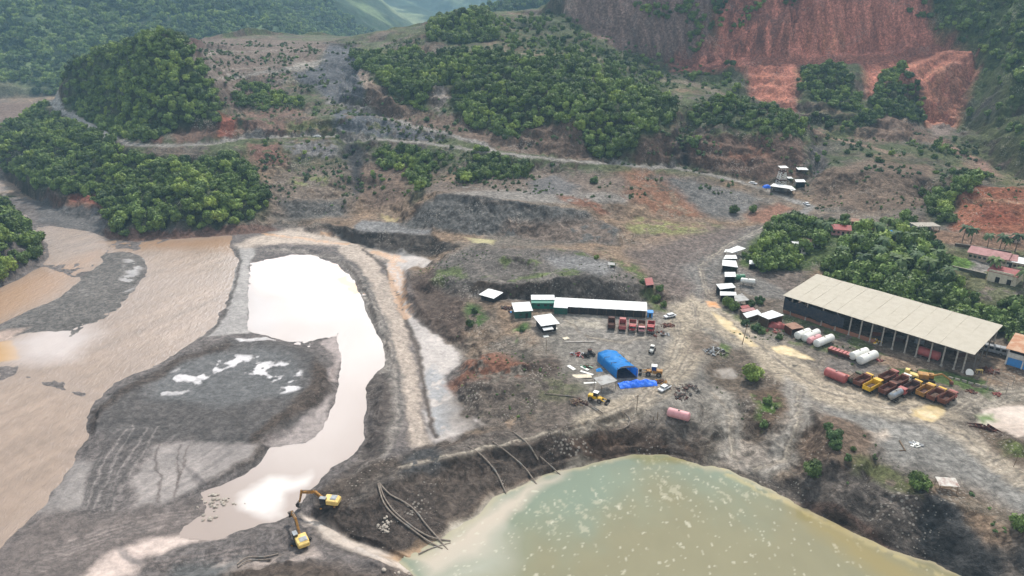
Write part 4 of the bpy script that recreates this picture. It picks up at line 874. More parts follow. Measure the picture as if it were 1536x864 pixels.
P.poly([(1000,80),(1080,70),(1110,84),(1080,108),(1010,112)], (144, 92, 78), soft=3, patch=-.1)
P.poly([(1030,205),(1090,200),(1160,206),(1205,212),(1205,262),(1141,270),(1060,256),(1028,246)], (112, 88, 74), soft=2)
P.poly([(1060,215),(1150,212),(1160,235),(1070,240)], (132, 92, 72), soft=3, patch=0)
P.poly([(800,190),(862,186),(880,235),(800,228)], (112, 92, 78), soft=2); P.poly([(945,233),(965,210),(1005,200),(1010,248),(950,246)], (108, 86, 72), soft=2)
P.poly([(1222,262),(1300,240),(1400,250),(1400,310),(1290,318),(1215,305)], (120, 100, 84), soft=3)
P.line([(1228,286),(1260,264),(1300,258),(1350,262),(1395,268)], 3, (86, 72, 62), amt=.7, soft=1.5)
P.poly([(1210,220),(1235,215),(1245,250),(1220,265)], (98, 92, 88), soft=2)
P.poly([(1430,325),(1440,290),(1480,280),(1700,285),(1700,372),(1480,352),(1430,345)], (152, 92, 66), soft=2)
P.line([(1450,300),(1480,298),(1536,305)], 3, (176, 128, 98), soft=1); P.poly([(1450,330),(1480,312),(1520,315),(1530,335),(1480,340)], (138, 76, 54), soft=1.5)
# village ground
P.poly([(1110,380),(1150,345),(1200,330),(1260,330),(1420,350),(1420,440),(1536,470),(1536,500),(1400,460),(1220,405),(1180,425),(1110,400)], (78, 100, 46), soft=2, amt=.85)
P.poly([(1420,370),(1700,380),(1700,500),(1500,480),(1410,430)], (100, 104, 66), soft=3, patch=-.3, amt=.8)
P.poly([(1425,385),(1465,388),(1460,410),(1420,402)], (92, 122, 48), soft=1)
P.poly([(1460,388),(1490,393),(1478,408),(1455,405)], (138, 130, 122), soft=1)
P.poly([(1400,345),(1500,352),(1700,365),(1700,382),(1480,372),(1400,362)], (140, 108, 86), soft=2)
P.poly([(1105,400),(1150,405),(1200,405),(1230,395),(1180,440),(1120,425)], (126, 112, 102), soft=2, patch=-.4)
P.poly([(1085,395),(1110,400),(1180,440),(1190,450),(1130,445),(1100,430)], (124, 118, 112), soft=2)
P.line([(1016,196),(1020,215),(1026,235),(1028,246)], 5, (58, 52, 48), soft=1.5)
P.line([(520,212),(530,235),(534,262),(538,288)], 3.5, (60, 58, 58), soft=1.5)
# roads on the hillside
ROAD1 = [(60,159),(90,166),(112,174),(130,188),(170,207),(200,217),(250,219),(310,217),(340,211),(370,206),(450,205),(510,205),(560,208),(640,214.5),(700,223.5),(760,231),(820,237.5),(900,244.5),(960,249.5),(1010,251.5),(1050,259),(1100,269.5),(1150,284),(1185,299),(1215,308)]
P.line(ROAD1, 5.5, (142, 135, 127), soft=1); P.line(ROAD1[:5], 7, (176, 170, 162), soft=1)
P.line([(1185,299),(1215,310),(1200,325),(1170,335)], 5, (140, 134, 128), soft=1)
P.line([(493,153),(512,157),(579,177.5),(629,190.5),(679,203.5),(725,215.5),(745,228)], 4.5, (150, 142, 134), soft=1)
P.line([(345,115),(400,108),(443,103),(467,97),(484,90)], 5, (152, 144, 134), soft=2)
# far fields and the river above the works
P.poly(None, (120, 98, 86), soft=20, world=[(-900,600),(-470,640),(-440,860),(-900,900)])
far2 = (y > 2300) & (x > -760) & (x < -150); n9 = fbm(x / 260, y / 300, 3, 340)
mm = (far2 * sstep(.0, .25, n9)) [:, None] * .8
P.C[:, :3] = P.C[:, :3] * (1 - mm) + lin((150, 160, 112)) * mm
# small-scale breakup everywhere
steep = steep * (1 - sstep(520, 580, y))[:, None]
P.C[:, :3] = P.C[:, :3] * (1 - .35 * steep) + P.C[:, :3] * lin((120, 104, 92)) * 1.6 * .35 * steep  # darkens the nearer steep faces again for relief contrast

P.C[:, :3] *= (1 + (.14 * fbm(x / 2.4, y / 2.8, 2, 350) + .26 * fbm(x / 5, y / 6, 4, 351) + .12 * fbm(x / 24, y / 28, 3, 353)) * (1 - .6 * P.C[:, 3]))[:, None]
rk = sstep(1.0, 1.8, slope_) * sstep(430, 560, y) * (y < 900); vs_ = fbm(x / 2.2 + .1 * z, z / 26, 4, 355); vs2 = fbm(x / 9, z / 60, 3, 356)
P.C[:, :3] *= (1 + rk * (.40 * vs_ + .42 * vs2))[:, None]
P.C[:, :3] = np.clip(P.C[:, :3], .004, .8)
co = np.stack([x, y, z], -1); ii = np.arange(NC * NR, dtype=np.int32).reshape(NR, NC)
quads = np.stack([ii[:-1, :-1], ii[:-1, 1:], ii[1:, 1:], ii[1:, :-1]], -1).reshape(-1, 4)
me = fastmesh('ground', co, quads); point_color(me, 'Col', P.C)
me.polygons.foreach_set('use_smooth', np.ones(len(quads), bool))
tagp(link('ground', me, M_GROUND), kind='structure')
del P, C, quads, co

# ---------------------------------------------------------------- water
def water(name, uv, z0, step, mat, painter):
    Pw = np.array([at(*p, z0)[:2] for p in uv]); lo, hi = Pw.min(0), Pw.max(0)
    gx = np.arange(lo[0], hi[0], step); gy = np.arange(lo[1], hi[1], step); GXx, GYy = np.meshgrid(gx, gy)
    ins = inside(Pw, GXx, GYy); zg = ground(GXx, GYy, False); ins &= zg < z0 + .9
    idx = -np.ones(ins.shape, np.int64)
    q = ins[:-1, :-1] & ins[1:, :-1] & ins[:-1, 1:] & ins[1:, 1:]
    use = np.zeros_like(ins); use[:-1, :-1] |= q; use[1:, :-1] |= q; use[:-1, 1:] |= q; use[1:, 1:] |= q
    idx[use] = np.arange(use.sum()); r, c = np.where(q)
    quads = np.stack([idx[r, c], idx[r, c + 1], idx[r + 1, c + 1], idx[r + 1, c]], -1)
    X_, Y_ = GXx[use], GYy[use]; co = np.stack([X_, Y_, np.full(X_.shape, z0)], -1)
    me = fastmesh(name, co, quads); C = np.ones((len(X_), 4)); depth = z0 - zg[use]
    pw = Paint(X_, Y_, C); painter(pw, depth); point_color(me, 'Col', pw.C)
    me.polygons.foreach_set('use_smooth', np.ones(len(quads), bool))
    return tagp(link(name, me, mat), kind='structure')
def onz(z0, uv): return [at(u, v, z0)[:2] for u, v in uv]
def p_river(p, d):
    x, y = p.x, p.y; th = R(62)
    a = x * math.cos(th) + y * math.sin(th); b = -x * math.sin(th) + y * math.cos(th)
    a = a + 10 * fbm(x / 40, y / 40, 2, 401)
    f = fbm(a / 26, b / 5, 4, 402); g = fbm(x / 1.6, y / 2.6, 4, 403)
    p.C[:, :3] = lin((152, 129, 111)) * (1 + .20 * f[:, None] + .12 * g[:, None])
    p.C[:, 3] = 1
    s = sstep(1.3, .1, d)[:, None]; p.C[:, :3] = p.C[:, :3] * (1 - .35 * s) + lin((150, 130, 116)) * .35 * s
    p.poly(None, (164, 128, 98), soft=8, amt=.85, world=onz(-6, [(-80,420),(0,436),(80,400),(150,375),(150,390),(90,440),(0,480),(-80,505)]))
    p.poly(None, (162, 126, 96), soft=6, amt=.7, world=onz(-6, [(160,362),(260,360),(400,352),(430,345),(380,372),(350,380),(300,372),(200,375)]))
    p.poly(None, (176, 132, 74), soft=1, wet=.1, world=onz(-6, [(-80,520),(0,512),(24,510),(28,540),(0,545),(-80,560)]))
    p.poly(None, (198, 184, 178), soft=6, amt=.7, wet=.1, world=onz(-6, [(24,512),(100,480),(150,500),(110,540),(60,545),(28,540)]))
    # choppy brown water near the bottom left
    rg = fbm((a) / 3.2, b / 7, 3, 405); m = sstep(330, 150, y) * .5
    p.C[:, :3] *= (1 + .22 * rg * m)[:, None]
def p_pool(p, d):
    x, y = p.x, p.y; f = fbm(x / 16, y / 30, 4, 411)
    p.C[:, :3] = lin((160, 143, 133)) * (1 + .08 * f[:, None]); p.C[:, 3] = .0
    p.C[:, 3] = .05 + .15 * sstep(0, .4, f)
    p.poly(None, (182, 158, 148), soft=6, world=onz(-6, [(370,375),(460,378),(520,400),(520,440),(440,440),(370,430)]))
    p.poly(None, (158, 148, 144), soft=4, amt=.6, world=onz(-6, [(372,430),(420,470),(410,500),(368,500)]))
    p.poly(None, (184, 126, 62), soft=1, wet=.1, world=onz(-6, [(505,418),(524,412),(545,440),(530,440)]))
    p.poly(None, (176, 128, 84), soft=1, wet=.1, world=onz(-6, [(494,395),(515,398),(520,410),(505,402)]))
    p.poly(None, (206, 196, 190), soft=2.2, world=onz(-6, [(392,724),(410,712),(440,716),(455,712),(452,725),(432,734),(425,750),(418,768),(402,780),(382,770),(368,758),(376,742)]))
    p.poly(None, (204, 196, 190), soft=.8, patch=.02, world=onz(-6, [(392,740),(425,742),(410,775),(380,765)]))
def p_pit(p, d):
    x, y = p.x, p.y; f = fbm(x / 18, y / 26, 4, 421); f2 = fbm(x / 4, y / 6, 4, 422)
    g = sstep(-.3, .35, (x * .6 + (150 - y) * 1.1) / 60 + f * .5 - .35)[:, None]
    p.C[:, :3] = lin((118, 130, 110)) * (1 - g) + lin((126, 120, 90)) * g
    p.C[:, :3] *= (1 + .06 * f2)[:, None]; p.C[:, 3] = .06
    e = sstep(.6, .05, d)[:, None] * .6; p.C[:, :3] = p.C[:, :3] * (1 - e) + lin((176, 160, 128)) * e
    W_ = lambda q: onz(-7.5, q)
    p.poly(None, (178, 164, 146), soft=2, world=W_([(630,832),(690,800),(760,745),(850,705),(840,712),(770,765),(755,800),(720,830),(640,860)]))
    p.poly(None, (164, 162, 146), soft=5, amt=.8, world=W_([(640,860),(730,820),(760,800),(740,864),(660,890)]))
    # floating scum, in drifts
    sc = sstep(.34, .52, fbm(x / 1.5, y / 2.0, 5, 423, .65) + .95 * fbm(x / 20, y / 24, 3, 424) - .14)[:, None] * .42
    p.C[:, :3] = p.C[:, :3] * (1 - sc) + lin((182, 174, 148)) * sc
    sp2 = sstep(.55, .7, fbm(x / .9, y / 1.2, 2, 425))[:, None] * .5; p.C[:, :3] = p.C[:, :3] * (1 - sp2) + lin((196, 190, 168)) * sp2
    p.line(None, 1.3, (176, 160, 112), amt=.8, soft=.8, patch=-.1, world=W_([(1060,690),(1110,722),(1160,744),(1220,775),(1290,808),(1350,836),(1430,872)]))
    p.poly(None, (126, 116, 58), soft=2, amt=.7, world=W_([(950,684),(1030,686),(1040,697),(970,694)]))
    p.poly(None, (140, 122, 70), soft=3, amt=.7, world=W_([(1180,755),(1250,790),(1340,838),(1420,870),(1330,880),(1290,850),(1240,815),(1190,775)]))
water('river_water', [(-300,228),(0,233),(60,290),(170,340),(425,332),(405,368),(366,380),(350,500),(312,522),(205,600),(155,650),(95,755),(36,835),(-30,900),(-420,1010),(-500,600)], -6.0, .5, water_mat('river_water', .75, (1, .42, 1), 1.15, .07), p_river)
water('pool_water', [(366,380),(400,366),(470,372),(520,384),(562,435),(592,520),(595,560),(580,640),(566,695),(520,735),(475,772),(440,780),(440,800),(330,815),(250,805),(290,735),(345,705),(400,655),(455,600),(490,575),(470,545),(455,525),(350,500)], -6.0, .45, water_mat('pool_water', .8, (1, .6, 1), .35, .04), p_pool)
water('pit_water', [(590,850),(610,828),(700,770),(790,712),(900,680),(960,668),(1060,682),(1120,706),(1300,790),(1536,885),(1700,950),(1700,1080),(500,1080),(560,900)], -7.5, .4, water_mat('pit_water', 1.2, (1, 1, 1), .5, .05), p_pit)
# ---------------------------------------------------------------- foliage
def leaf_mat(name, cols, rough=.6, var=.45):
    m, t, b = newmat(name); n = t.nodes.new; l = t.links.new
    oi = n('ShaderNodeObjectInfo'); ge = n('ShaderNodeNewGeometry'); at_ = n('ShaderNodeAttribute'); at_.attribute_name = 'leaf'
    nz = n('ShaderNodeTexNoise'); nz.inputs['Scale'].default_value = .035; nz.inputs['Detail'].default_value = 3; l(ge.outputs['Position'], nz.inputs['Vector'])
    a = n('ShaderNodeMath'); a.operation = 'MULTIPLY_ADD'; a.inputs[1].default_value = .65; l(oi.outputs['Random'], a.inputs[0])
    b2 = n('ShaderNodeMapRange'); b2.inputs['From Min'].default_value = .3; b2.inputs['From Max'].default_value = .7; b2.inputs['To Min'].default_value = -.15; b2.inputs['To Max'].default_value = .5; l(nz.outputs['Fac'], b2.inputs['Value']); l(b2.outputs[0], a.inputs[2])
    cr = n('ShaderNodeValToRGB'); e = cr.color_ramp.elements
    while len(e) < len(cols): e.new(.5)
    for i, (p, c) in enumerate(cols): e[i].position = p; e[i].color = (*c, 1)
    l(a.outputs[0], cr.inputs[0])
    mr = n('ShaderNodeMapRange'); mr.inputs['To Min'].default_value = 1 - var; mr.inputs['To Max'].default_value = 1 + var; l(at_.outputs['Fac'], mr.inputs['Value'])
    sc = n('ShaderNodeVectorMath'); sc.operation = 'SCALE'; l(cr.outputs[0], sc.inputs[0]); l(mr.outputs[0], sc.inputs['Scale']); l(sc.outputs[0], b.inputs['Base Color'])
    b.inputs['Roughness'].default_value = rough; b.inputs['Specular IOR Level'].default_value = .25
    return m
M_LEAF = leaf_mat('leaves', [(0, (.044, .072, .026)), (.3, (.092, .135, .034)), (.65, (.145, .21, .048)), (1.0, (.28, .35, .07))])
M_SHRUB = leaf_mat('shrub_leaves', [(0, (.055, .095, .035)), (.5, (.085, .14, .045)), (1.0, (.15, .22, .06))])
M_SCRUB = leaf_mat('dry_scrub', [(0, (.065, .088, .040)), (.5, (.10, .125, .052)), (1.0, (.16, .18, .07))])
M_PALM = leaf_mat('palm_leaves', [(0, (.045, .075, .030)), (.6, (.07, .11, .04)), (1.0, (.12, .16, .05))])
def bark_mat():
    m, t, b = newmat('bark'); n = t.nodes.new; nz = n('ShaderNodeTexNoise'); nz.inputs['Scale'].default_value = 3
    cr = n('ShaderNodeValToRGB'); cr.color_ramp.elements[0].color = (.07, .055, .04, 1); cr.color_ramp.elements[1].color = (.20, .17, .13, 1)
    t.links.new(nz.outputs['Fac'], cr.inputs[0]); t.links.new(cr.outputs[0], b.inputs['Base Color']); b.inputs['Roughness'].default_value = .9
    return m
M_BARK = bark_mat()
def ico(sub):
    bm = bmesh.new(); bmesh.ops.create_icosphere(bm, subdivisions=sub, radius=1)
    v = np.array([p.co[:] for p in bm.verts]); f = np.array([[q.index for q in p.verts] for p in bm.faces]); bm.free(); return v, f
ICO2 = ico(2); ICO1 = ico(1)
def crown_mesh(name, seed, rx=1., rz=.8, nl=13, leaves=1250, ls=.078, mat=None, zc=.75, core=.8):
    """crown of unit radius: uneven lobes carrying leaf clumps; origin at the trunk foot side"""
    rg = np.random.default_rng(seed)
    cs, rs = [], []
    for i in range(nl):
        a = rg.uniform(0, 6.283); q = rg.uniform(.05, 1) ** .6; h = rg.uniform(-1, 1)
        rr = .62 * q * math.sqrt(max(0, 1 - h * h * .6))
        cs.append((math.cos(a) * rr * rx, math.sin(a) * rr * rx, zc + h * .5 * rz)); rs.append(rg.uniform(.17, .43))
    cs = np.array(cs); rs = np.array(rs)
    V, Fq, lf = [], [], []; base = 0
    v0, f0 = ICO1
    tris = []; 
    for c, r in zip(cs, rs):
        j = v0 * (1 + rg.uniform(-.22, .22, (len(v0), 1))) * r * core
        V.append(c + j); tris.append(f0 + base); base += len(v0); lf.append(np.full(len(v0), rg.uniform(.2, .6)))
    nT = base
    k = rg.integers(0, nl, leaves); d = rg.normal(size=(leaves, 3)); d[:, 2] = d[:, 2] * .8 + .35; d /= np.linalg.norm(d, axis=1)[:, None]
    pos = cs[k] + d * (rs[k] * rg.uniform(.72, 1.22, leaves))[:, None]
    nrm = d + rg.normal(size=(leaves, 3)) * .45; nrm /= np.linalg.norm(nrm, axis=1)[:, None]
    t = np.cross(nrm, rg.normal(size=(leaves, 3))); t /= np.linalg.norm(t, axis=1)[:, None]; b = np.cross(nrm, t)
    sz = ls * rg.uniform(.6, 1.5, leaves)[:, None]
    lob = rg.uniform(.15, .85, nl)[k]; lv = np.clip(lob + rg.uniform(-.35, .35, leaves), 0, 1)
    for sx, sy in ((-1, -.7), (1, -.6), (.8, .8), (-.9, .7)):
        pass
    q4 = np.stack([pos - t * sz - b * sz * .7, pos + t * sz - b * sz * .5, pos + t * sz * .7 + b * sz * .9 + nrm * sz * .25, pos - t * sz * .8 + b * sz * .7], 1).reshape(-1, 3)
    V.append(q4); lf.append(np.repeat(lv, 4))
    V = np.concatenate(V); lf = np.concatenate(lf)
    me = bpy.data.meshes.new(name); T = np.concatenate(tris); Q = np.arange(nT, nT + leaves * 4).reshape(-1, 4)
    li = np.concatenate([T.ravel(), Q.ravel()]).astype(np.int32)
    me.vertices.add(len(V)); me.vertices.foreach_set('co', V.astype(np.float32).ravel())
    me.loops.add(len(li)); me.loops.foreach_set('vertex_index', li)
    me.polygons.add(len(T) + len(Q)); st0 = np.concatenate([np.arange(len(T)) * 3, T.size + np.arange(len(Q)) * 4]).astype(np.int32)
    me.polygons.foreach_set('loop_start', st0); me.polygons.foreach_set('loop_total', np.concatenate([np.full(len(T), 3), np.full(len(Q), 4)]).astype(np.int32))
    me.update(calc_edges=True)
    a = me.attributes.new('leaf', 'FLOAT', 'POINT'); a.data.foreach_set('value', lf.astype(np.float32))
    me.materials.append(mat or M_LEAF)
    return me
def tube_mesh(bm, pts, radii, seg=7, cap=True):
    rings = []
    for i, p in enumerate(pts):
        p = Vector(p); d = Vector(pts[min(i + 1, len(pts) - 1)]) - Vector(pts[max(i - 1, 0)]); d.normalize()
        up = Vector((0, 0, 1)) if abs(d.z) < .9 else Vector((1, 0, 0)); a = d.cross(up).normalized(); b = d.cross(a)
        r = radii[i] if hasattr(radii, '__len__') else radii
        rings.append([bm.verts.new(p + (a * math.cos(6.2832 * k / seg) + b * math.sin(6.2832 * k / seg)) * r) for k in range(seg)])
    for i in range(len(rings) - 1):
        for k in range(seg): bm.faces.new((rings[i][k], rings[i][(k + 1) % seg], rings[i + 1][(k + 1) % seg], rings[i + 1][k]))
    if cap: bm.faces.new(rings[0]); bm.faces.new(list(reversed(rings[-1])))
def trunk_mesh(name, seed, h=.8):
    rg = random.Random(seed); bm = bmesh.new()
    p = [(0, 0, -.15), (rg.uniform(-.03, .03), rg.uniform(-.03, .03), .2), (rg.uniform(-.06, .06), rg.uniform(-.06, .06), .5), (rg.uniform(-.1, .1), rg.uniform(-.1, .1), h)]
    tube_mesh(bm, p, [.065, .05, .038, .02], 6)
    for k in range(4):
        a = k * 1.57 + rg.uniform(0, 1); tube_mesh(bm, [p[1 + k % 2], (math.cos(a) * .25, math.sin(a) * .25, .6 + .1 * k % 3), (math.cos(a) * .5, math.sin(a) * .5, .85)], [.03, .02, .01], 5)
    me = bpy.data.meshes.new(name); bm.to_mesh(me); bm.free(); me.materials.append(M_BARK); return me
CROWNS = [crown_mesh('crown', 10 + i, rx=[1, 1.1, .85, 1, .9, 1.15][i], rz=[.8, .65, 1.1, .75, .95, .6][i], nl=[19, 24, 17, 22, 15, 26][i], zc=[.8, .75, .95, .8, .85, .7][i]) for i in range(6)]
TRUNKS = [trunk_mesh('trunk', 50 + i) for i in range(3)]

def poly_t(uv, back=0):
    return np.array([hit(*p)[:2] for p in dens(uv, True, 20)])
def scatter(P, sp, seed, warp=3):
    lo, hi = P.min(0), P.max(0); rg = np.random.default_rng(seed)
    gx, gy = np.meshgrid(np.arange(lo[0], hi[0], sp), np.arange(lo[1], hi[1], sp))
    gx = gx.ravel() + rg.uniform(-.48, .48, gx.size) * sp; gy = gy.ravel() + rg.uniform(-.48, .48, gy.size) * sp
    m = inside(P, gx + warp * fbm(gx / 12, gy / 12, 2, seed), gy + warp * fbm(gx / 12, gy / 12, 2, seed + 5))
    return gx[m], gy[m]
rng = np.random.default_rng(4)
STEEP = dict(cliffveg=8, cliffveg2=8, cliffveg3=8, eastslope=12, eastslope2=15, redspur3=10, cliffveg4=9, cliffveg5=9, cliffveg6=12, slopeveg1=13, slopeveg2=13, slopeveg3=12)
TR = []   # x, y, z, radius, zone
for k, (zone, uv, sp_, (r0, r1), cover) in enumerate(FORESTS):
    if zone in STEEP:
        pu = np.array(uv, float); lo, hi = pu.min(0), pu.max(0); q = STEEP[zone]; gu, gv = np.meshgrid(np.arange(lo[0], hi[0], q), np.arange(max(lo[1], 1), hi[1], q * .8))
        gu = gu.ravel() + rng.uniform(-.5, .5, gu.size) * q; gv = gv.ravel() + rng.uniform(-.5, .5, gv.size) * q; mi = inside(pu, gu + 8 * fbm(gu / 22, gv / 22, 2, k), gv)
        hp = np.array([hit(a, b)[:2] for a, b in zip(gu[mi], gv[mi])]).reshape(-1, 2); X_, Y_ = hp[:, 0], hp[:, 1]
    else:
        P_ = poly_t(uv); X_, Y_ = scatter(P_, sp_, 500 + k)
    if not len(X_): continue
    m = rng.uniform(0, 1, len(X_)) < cover; X_, Y_ = X_[m], Y_[m]
    if zone == 'outcrop' or zone == 'spur':
        zz_ = ground(X_, Y_, False); m = zz_ > -4.6; X_, Y_ = X_[m], Y_[m]
    if len(X_) > 2600: 
        sel = rng.choice(len(X_), 2600, replace=False); X_, Y_ = X_[sel], Y_[sel]
    zz_ = ground(X_, Y_, False)
    for a, b, c in zip(X_, Y_, zz_): TR.append((a, b, c, (r0 * .75 + (r1 * 1.12 - r0 * .75) * rng.uniform(0, 1) ** 1.4), k))
ZONE = {'outcrop': ('tree with dense dark crown on the riverside outcrop at the left edge', 'trees on the riverside outcrop'),
 'spur': ('leafy tree on the wooded spur below the hillside road', 'trees on the spur below the road'),
 'strip': ('bright leafy tree in the strip beside the red cut above the village', 'trees in the strip by the red cut'),
 'strip2': ('small tree on the track above the red cut by the village', 'small trees above the red cut'),
 'village': ('leafy tree on the green slope behind the row of white roofed stalls', 'trees behind the roadside stalls'),
 'village2': ('leafy tree in the grove behind the long beige shed', 'trees in the grove behind the long shed'),
 'village3': ('small tree among the red village roofs', 'small trees among the red roofs'),
 'village4': ('small tree at the back of the village below the brown mound', 'small trees at the back of the village'),
 'shacks': ('small tree close behind the row of white roofed stalls', 'small trees against the stalls'),
 'gully': ('tree in the green gully under the hillside road', 'trees in the gully under the road'),
 'gully2': ('dark tree in the thicket under the hillside road above the grey heap', 'trees in the thicket above the grey heap')}
order = sorted(range(len(TR)), key=lambda i: -TR[i][3] / TR[i][1] if FORESTS[TR[i][4]][0] in ZONE and 150 < TR[i][1] else 1)
NIND = 290
indiv = set(order[:NIND])
crown_src = []
for i_ in order[:NIND]:
    a, b, c, r, k = TR[i_]
    t = bpy.data.objects.new('tree', None); COL.objects.link(t); t.location = (a, b, c - .2); t.scale = (r, r, r * rng.uniform(.85, 1.15)); t.rotation_euler = (0, 0, rng.uniform(0, 6.28))
    t.empty_display_size = .1
    lab, grp = ZONE[FORESTS[k][0]]
    tagp(t, lab, 'tree', grp)
    ci = int(rng.integers(0, 6))
    cr_ = link('crown', CROWNS[ci], parent=t); link('trunk', TRUNKS[int(rng.integers(0, 3))], parent=t)
    if len(crown_src) < 6 and ci == len(crown_src): crown_src.append(cr_)
def stuff_instances(name, pts, scl, sources, label, cat, zs=None):
    me = bpy.data.meshes.new(name); n_ = len(pts); me.vertices.add(n_); me.vertices.foreach_set('co', np.asarray(pts, np.float32).ravel())
    r_ = np.zeros((n_, 3), np.float32); r_[:, 2] = rng.uniform(0, 6.28, n_); r_[:, 0] = rng.uniform(-.12, .12, n_)
    a = me.attributes.new('rot', 'FLOAT_VECTOR', 'POINT'); a.data.foreach_set('vector', r_.ravel())
    s3 = np.stack([scl, scl, scl * (zs if zs is not None else rng.uniform(.8, 1.2, n_))], -1)
    a = me.attributes.new('scl', 'FLOAT_VECTOR', 'POINT'); a.data.foreach_set('vector', s3.astype(np.float32).ravel())
    a = me.attributes.new('idx', 'INT', 'POINT'); a.data.foreach_set('value', rng.integers(0, len(sources), n_).astype(np.int32))
    o = link(name, me); tagp(o, label, cat, kind='stuff')
    g = bpy.data.node_groups.new(name, 'GeometryNodeTree'); g.interface.new_socket('Geometry', in_out='INPUT', socket_type='NodeSocketGeometry'); g.interface.new_socket('Geometry', in_out='OUTPUT', socket_type='NodeSocketGeometry')
    n = g.nodes.new; l = g.links.new; gi = n('NodeGroupInput'); go = n('NodeGroupOutput'); jo = n('GeometryNodeJoinGeometry')
    for s_ in sources:
        oi = n('GeometryNodeObjectInfo'); oi.inputs['Object'].default_value = s_; oi.inputs['As Instance'].default_value = True; oi.transform_space = 'ORIGINAL'; l(oi.outputs['Geometry'], jo.inputs[0])
    ip = n('GeometryNodeInstanceOnPoints'); ip.inputs['Pick Instance'].default_value = True
    def na(nm, ty):
        q = n('GeometryNodeInputNamedAttribute'); q.data_type = ty; q.inputs['Name'].default_value = nm; return q.outputs[0]
    l(gi.outputs[0], ip.inputs['Points']); l(jo.outputs[0], ip.inputs['Instance']); l(na('idx', 'INT'), ip.inputs['Instance Index'])
    er = n('FunctionNodeEulerToRotation'); l(na('rot', 'FLOAT_VECTOR'), er.inputs[0]); l(er.outputs[0], ip.inputs['Rotation']); l(na('scl', 'FLOAT_VECTOR'), ip.inputs['Scale'])
    l(ip.outputs[0], go.inputs[0]); md = o.modifiers.new('scatter', 'NODES'); md.node_group = g
    return o
rest = [TR[i] for i in range(len(TR)) if i not in indiv]
print('trees', len(TR), 'individual', len(indiv), 'far', len(rest))
RA = np.array([t[:4] for t in rest])
stuff_instances('forest', np.stack([RA[:, 0], RA[:, 1], RA[:, 2] - .3 * RA[:, 3]], -1), RA[:, 3], crown_src, 'dense green woods covering the hills, ridges and gullies above the works', 'forest')
# far mountain woods
def world_scatter(poly, sp_, seed, cover):
    P_ = np.array(poly, float); X_, Y_ = scatter(P_, sp_, seed, 20); m = fbm(X_ / 90, Y_ / 120, 4, seed) + rng.uniform(-.15, .15, len(X_)) < cover
    return X_[m], Y_[m]
A = world_scatter([(-760,860),(-600,930),(-480,1000),(-400,1080),(-250,1400),(-300,1800),(-700,1900),(-1400,1500),(-1000,900)], 10.5, 700, .28)
B = world_scatter([(-60,1150),(60,1060),(230,1100),(260,1500),(-40,1500)], 11, 701, .5)
Xm, Ym = np.concatenate([A[0], B[0]]), np.concatenate([A[1], B[1]]); Zm = ground(Xm, Ym, False)
m = Zm > -2; Xm, Ym, Zm = Xm[m], Ym[m], Zm[m]; print('mountain', len(Xm))
rm = rng.uniform(4.5, 8.5, len(Xm))
stuff_instances('mountain_forest', np.stack([Xm, Ym, Zm - .3 * rm], -1), rm, crown_src, 'hazy blue green forest on the mountainside behind the river', 'forest')
# scrub on the bare hills
scr = [crown_mesh('scrub', 90 + i, rz=.6, nl=7, leaves=160, ls=.16, mat=M_SCRUB, zc=.3) for i in range(2)]
scr += [crown_mesh('scrub', 95, rz=.6, nl=7, leaves=160, ls=.16, mat=M_SHRUB, zc=.3)]
xs, ys = [], []
for uv, sp_, cv in (([(275,60),(480,66),(640,60),(850,30),(1000,90),(1200,170),(1400,200),(1536,230),(1536,350),(1400,345),(1215,320),(1040,262),(760,240),(450,212),(345,212)], 3.6, .02), ([(370,215),(700,230),(1050,265),(1100,290),(930,300),(640,290),(430,330)], 3.4, -.02),
                    ([(620,410),(700,375),(870,380),(960,410),(1000,470),(830,430),(700,450),(700,530),(650,480)], 2.6, .05), ([(760,520),(850,560),(850,610),(700,640),(690,560)], 2.4, .0), ([(1080,470),(1300,530),(1500,580),(1330,560),(1080,500)], 2.0, .05),
                    ([(1210,630),(1300,630),(1420,720),(1536,800),(1536,840),(1400,750),(1240,705)], 2.0, .05), ([(1060,520),(1150,560),(1165,650),(1130,650),(1050,560)], 2.0, .0)):
    P_ = poly_t(uv); X_, Y_ = scatter(P_, sp_, 800 + len(xs)); m = fbm(X_ / 14, Y_ / 14, 4, 306) + .45 * fbm(X_ / 4, Y_ / 4, 2, 377) + rng.uniform(-.12, .08, len(X_)) > cv + .1
    xs.append(X_[m]); ys.append(Y_[m])
xs, ys = np.concatenate(xs), np.concatenate(ys); zs_ = ground(xs, ys); print('scrub', len(xs))
rs_ = rng.uniform(.3, 1.0, len(xs)) ** 2 * (1.7 * sstep(300, 450, ys) + .7)
# mesh sources for the scrub: three small shrubs that stand by the track
SCRUB_SRC = []
for i, ((u, v), me_) in enumerate(zip([(1165, 612), (1312, 688), (1458, 742)], scr)):
    p = hit(u, v, True); t = bpy.data.objects.new('weed_clump', None); COL.objects.link(t); t.location = p; t.scale = (.9,) * 3
    tagp(t, ['low olive weed clump on the mound between the two tracks', 'low olive weed clump on the grassy rim above the pit', 'low green weed clump near the tin shelter at the pit rim'][i], 'weed')
    SCRUB_SRC.append(link('foliage', me_, parent=t))
stuff_instances('scrub', np.stack([xs, ys, zs_], -1), rs_, SCRUB_SRC, 'scattered low scrub and tufts on the bare brown slopes', 'scrub')
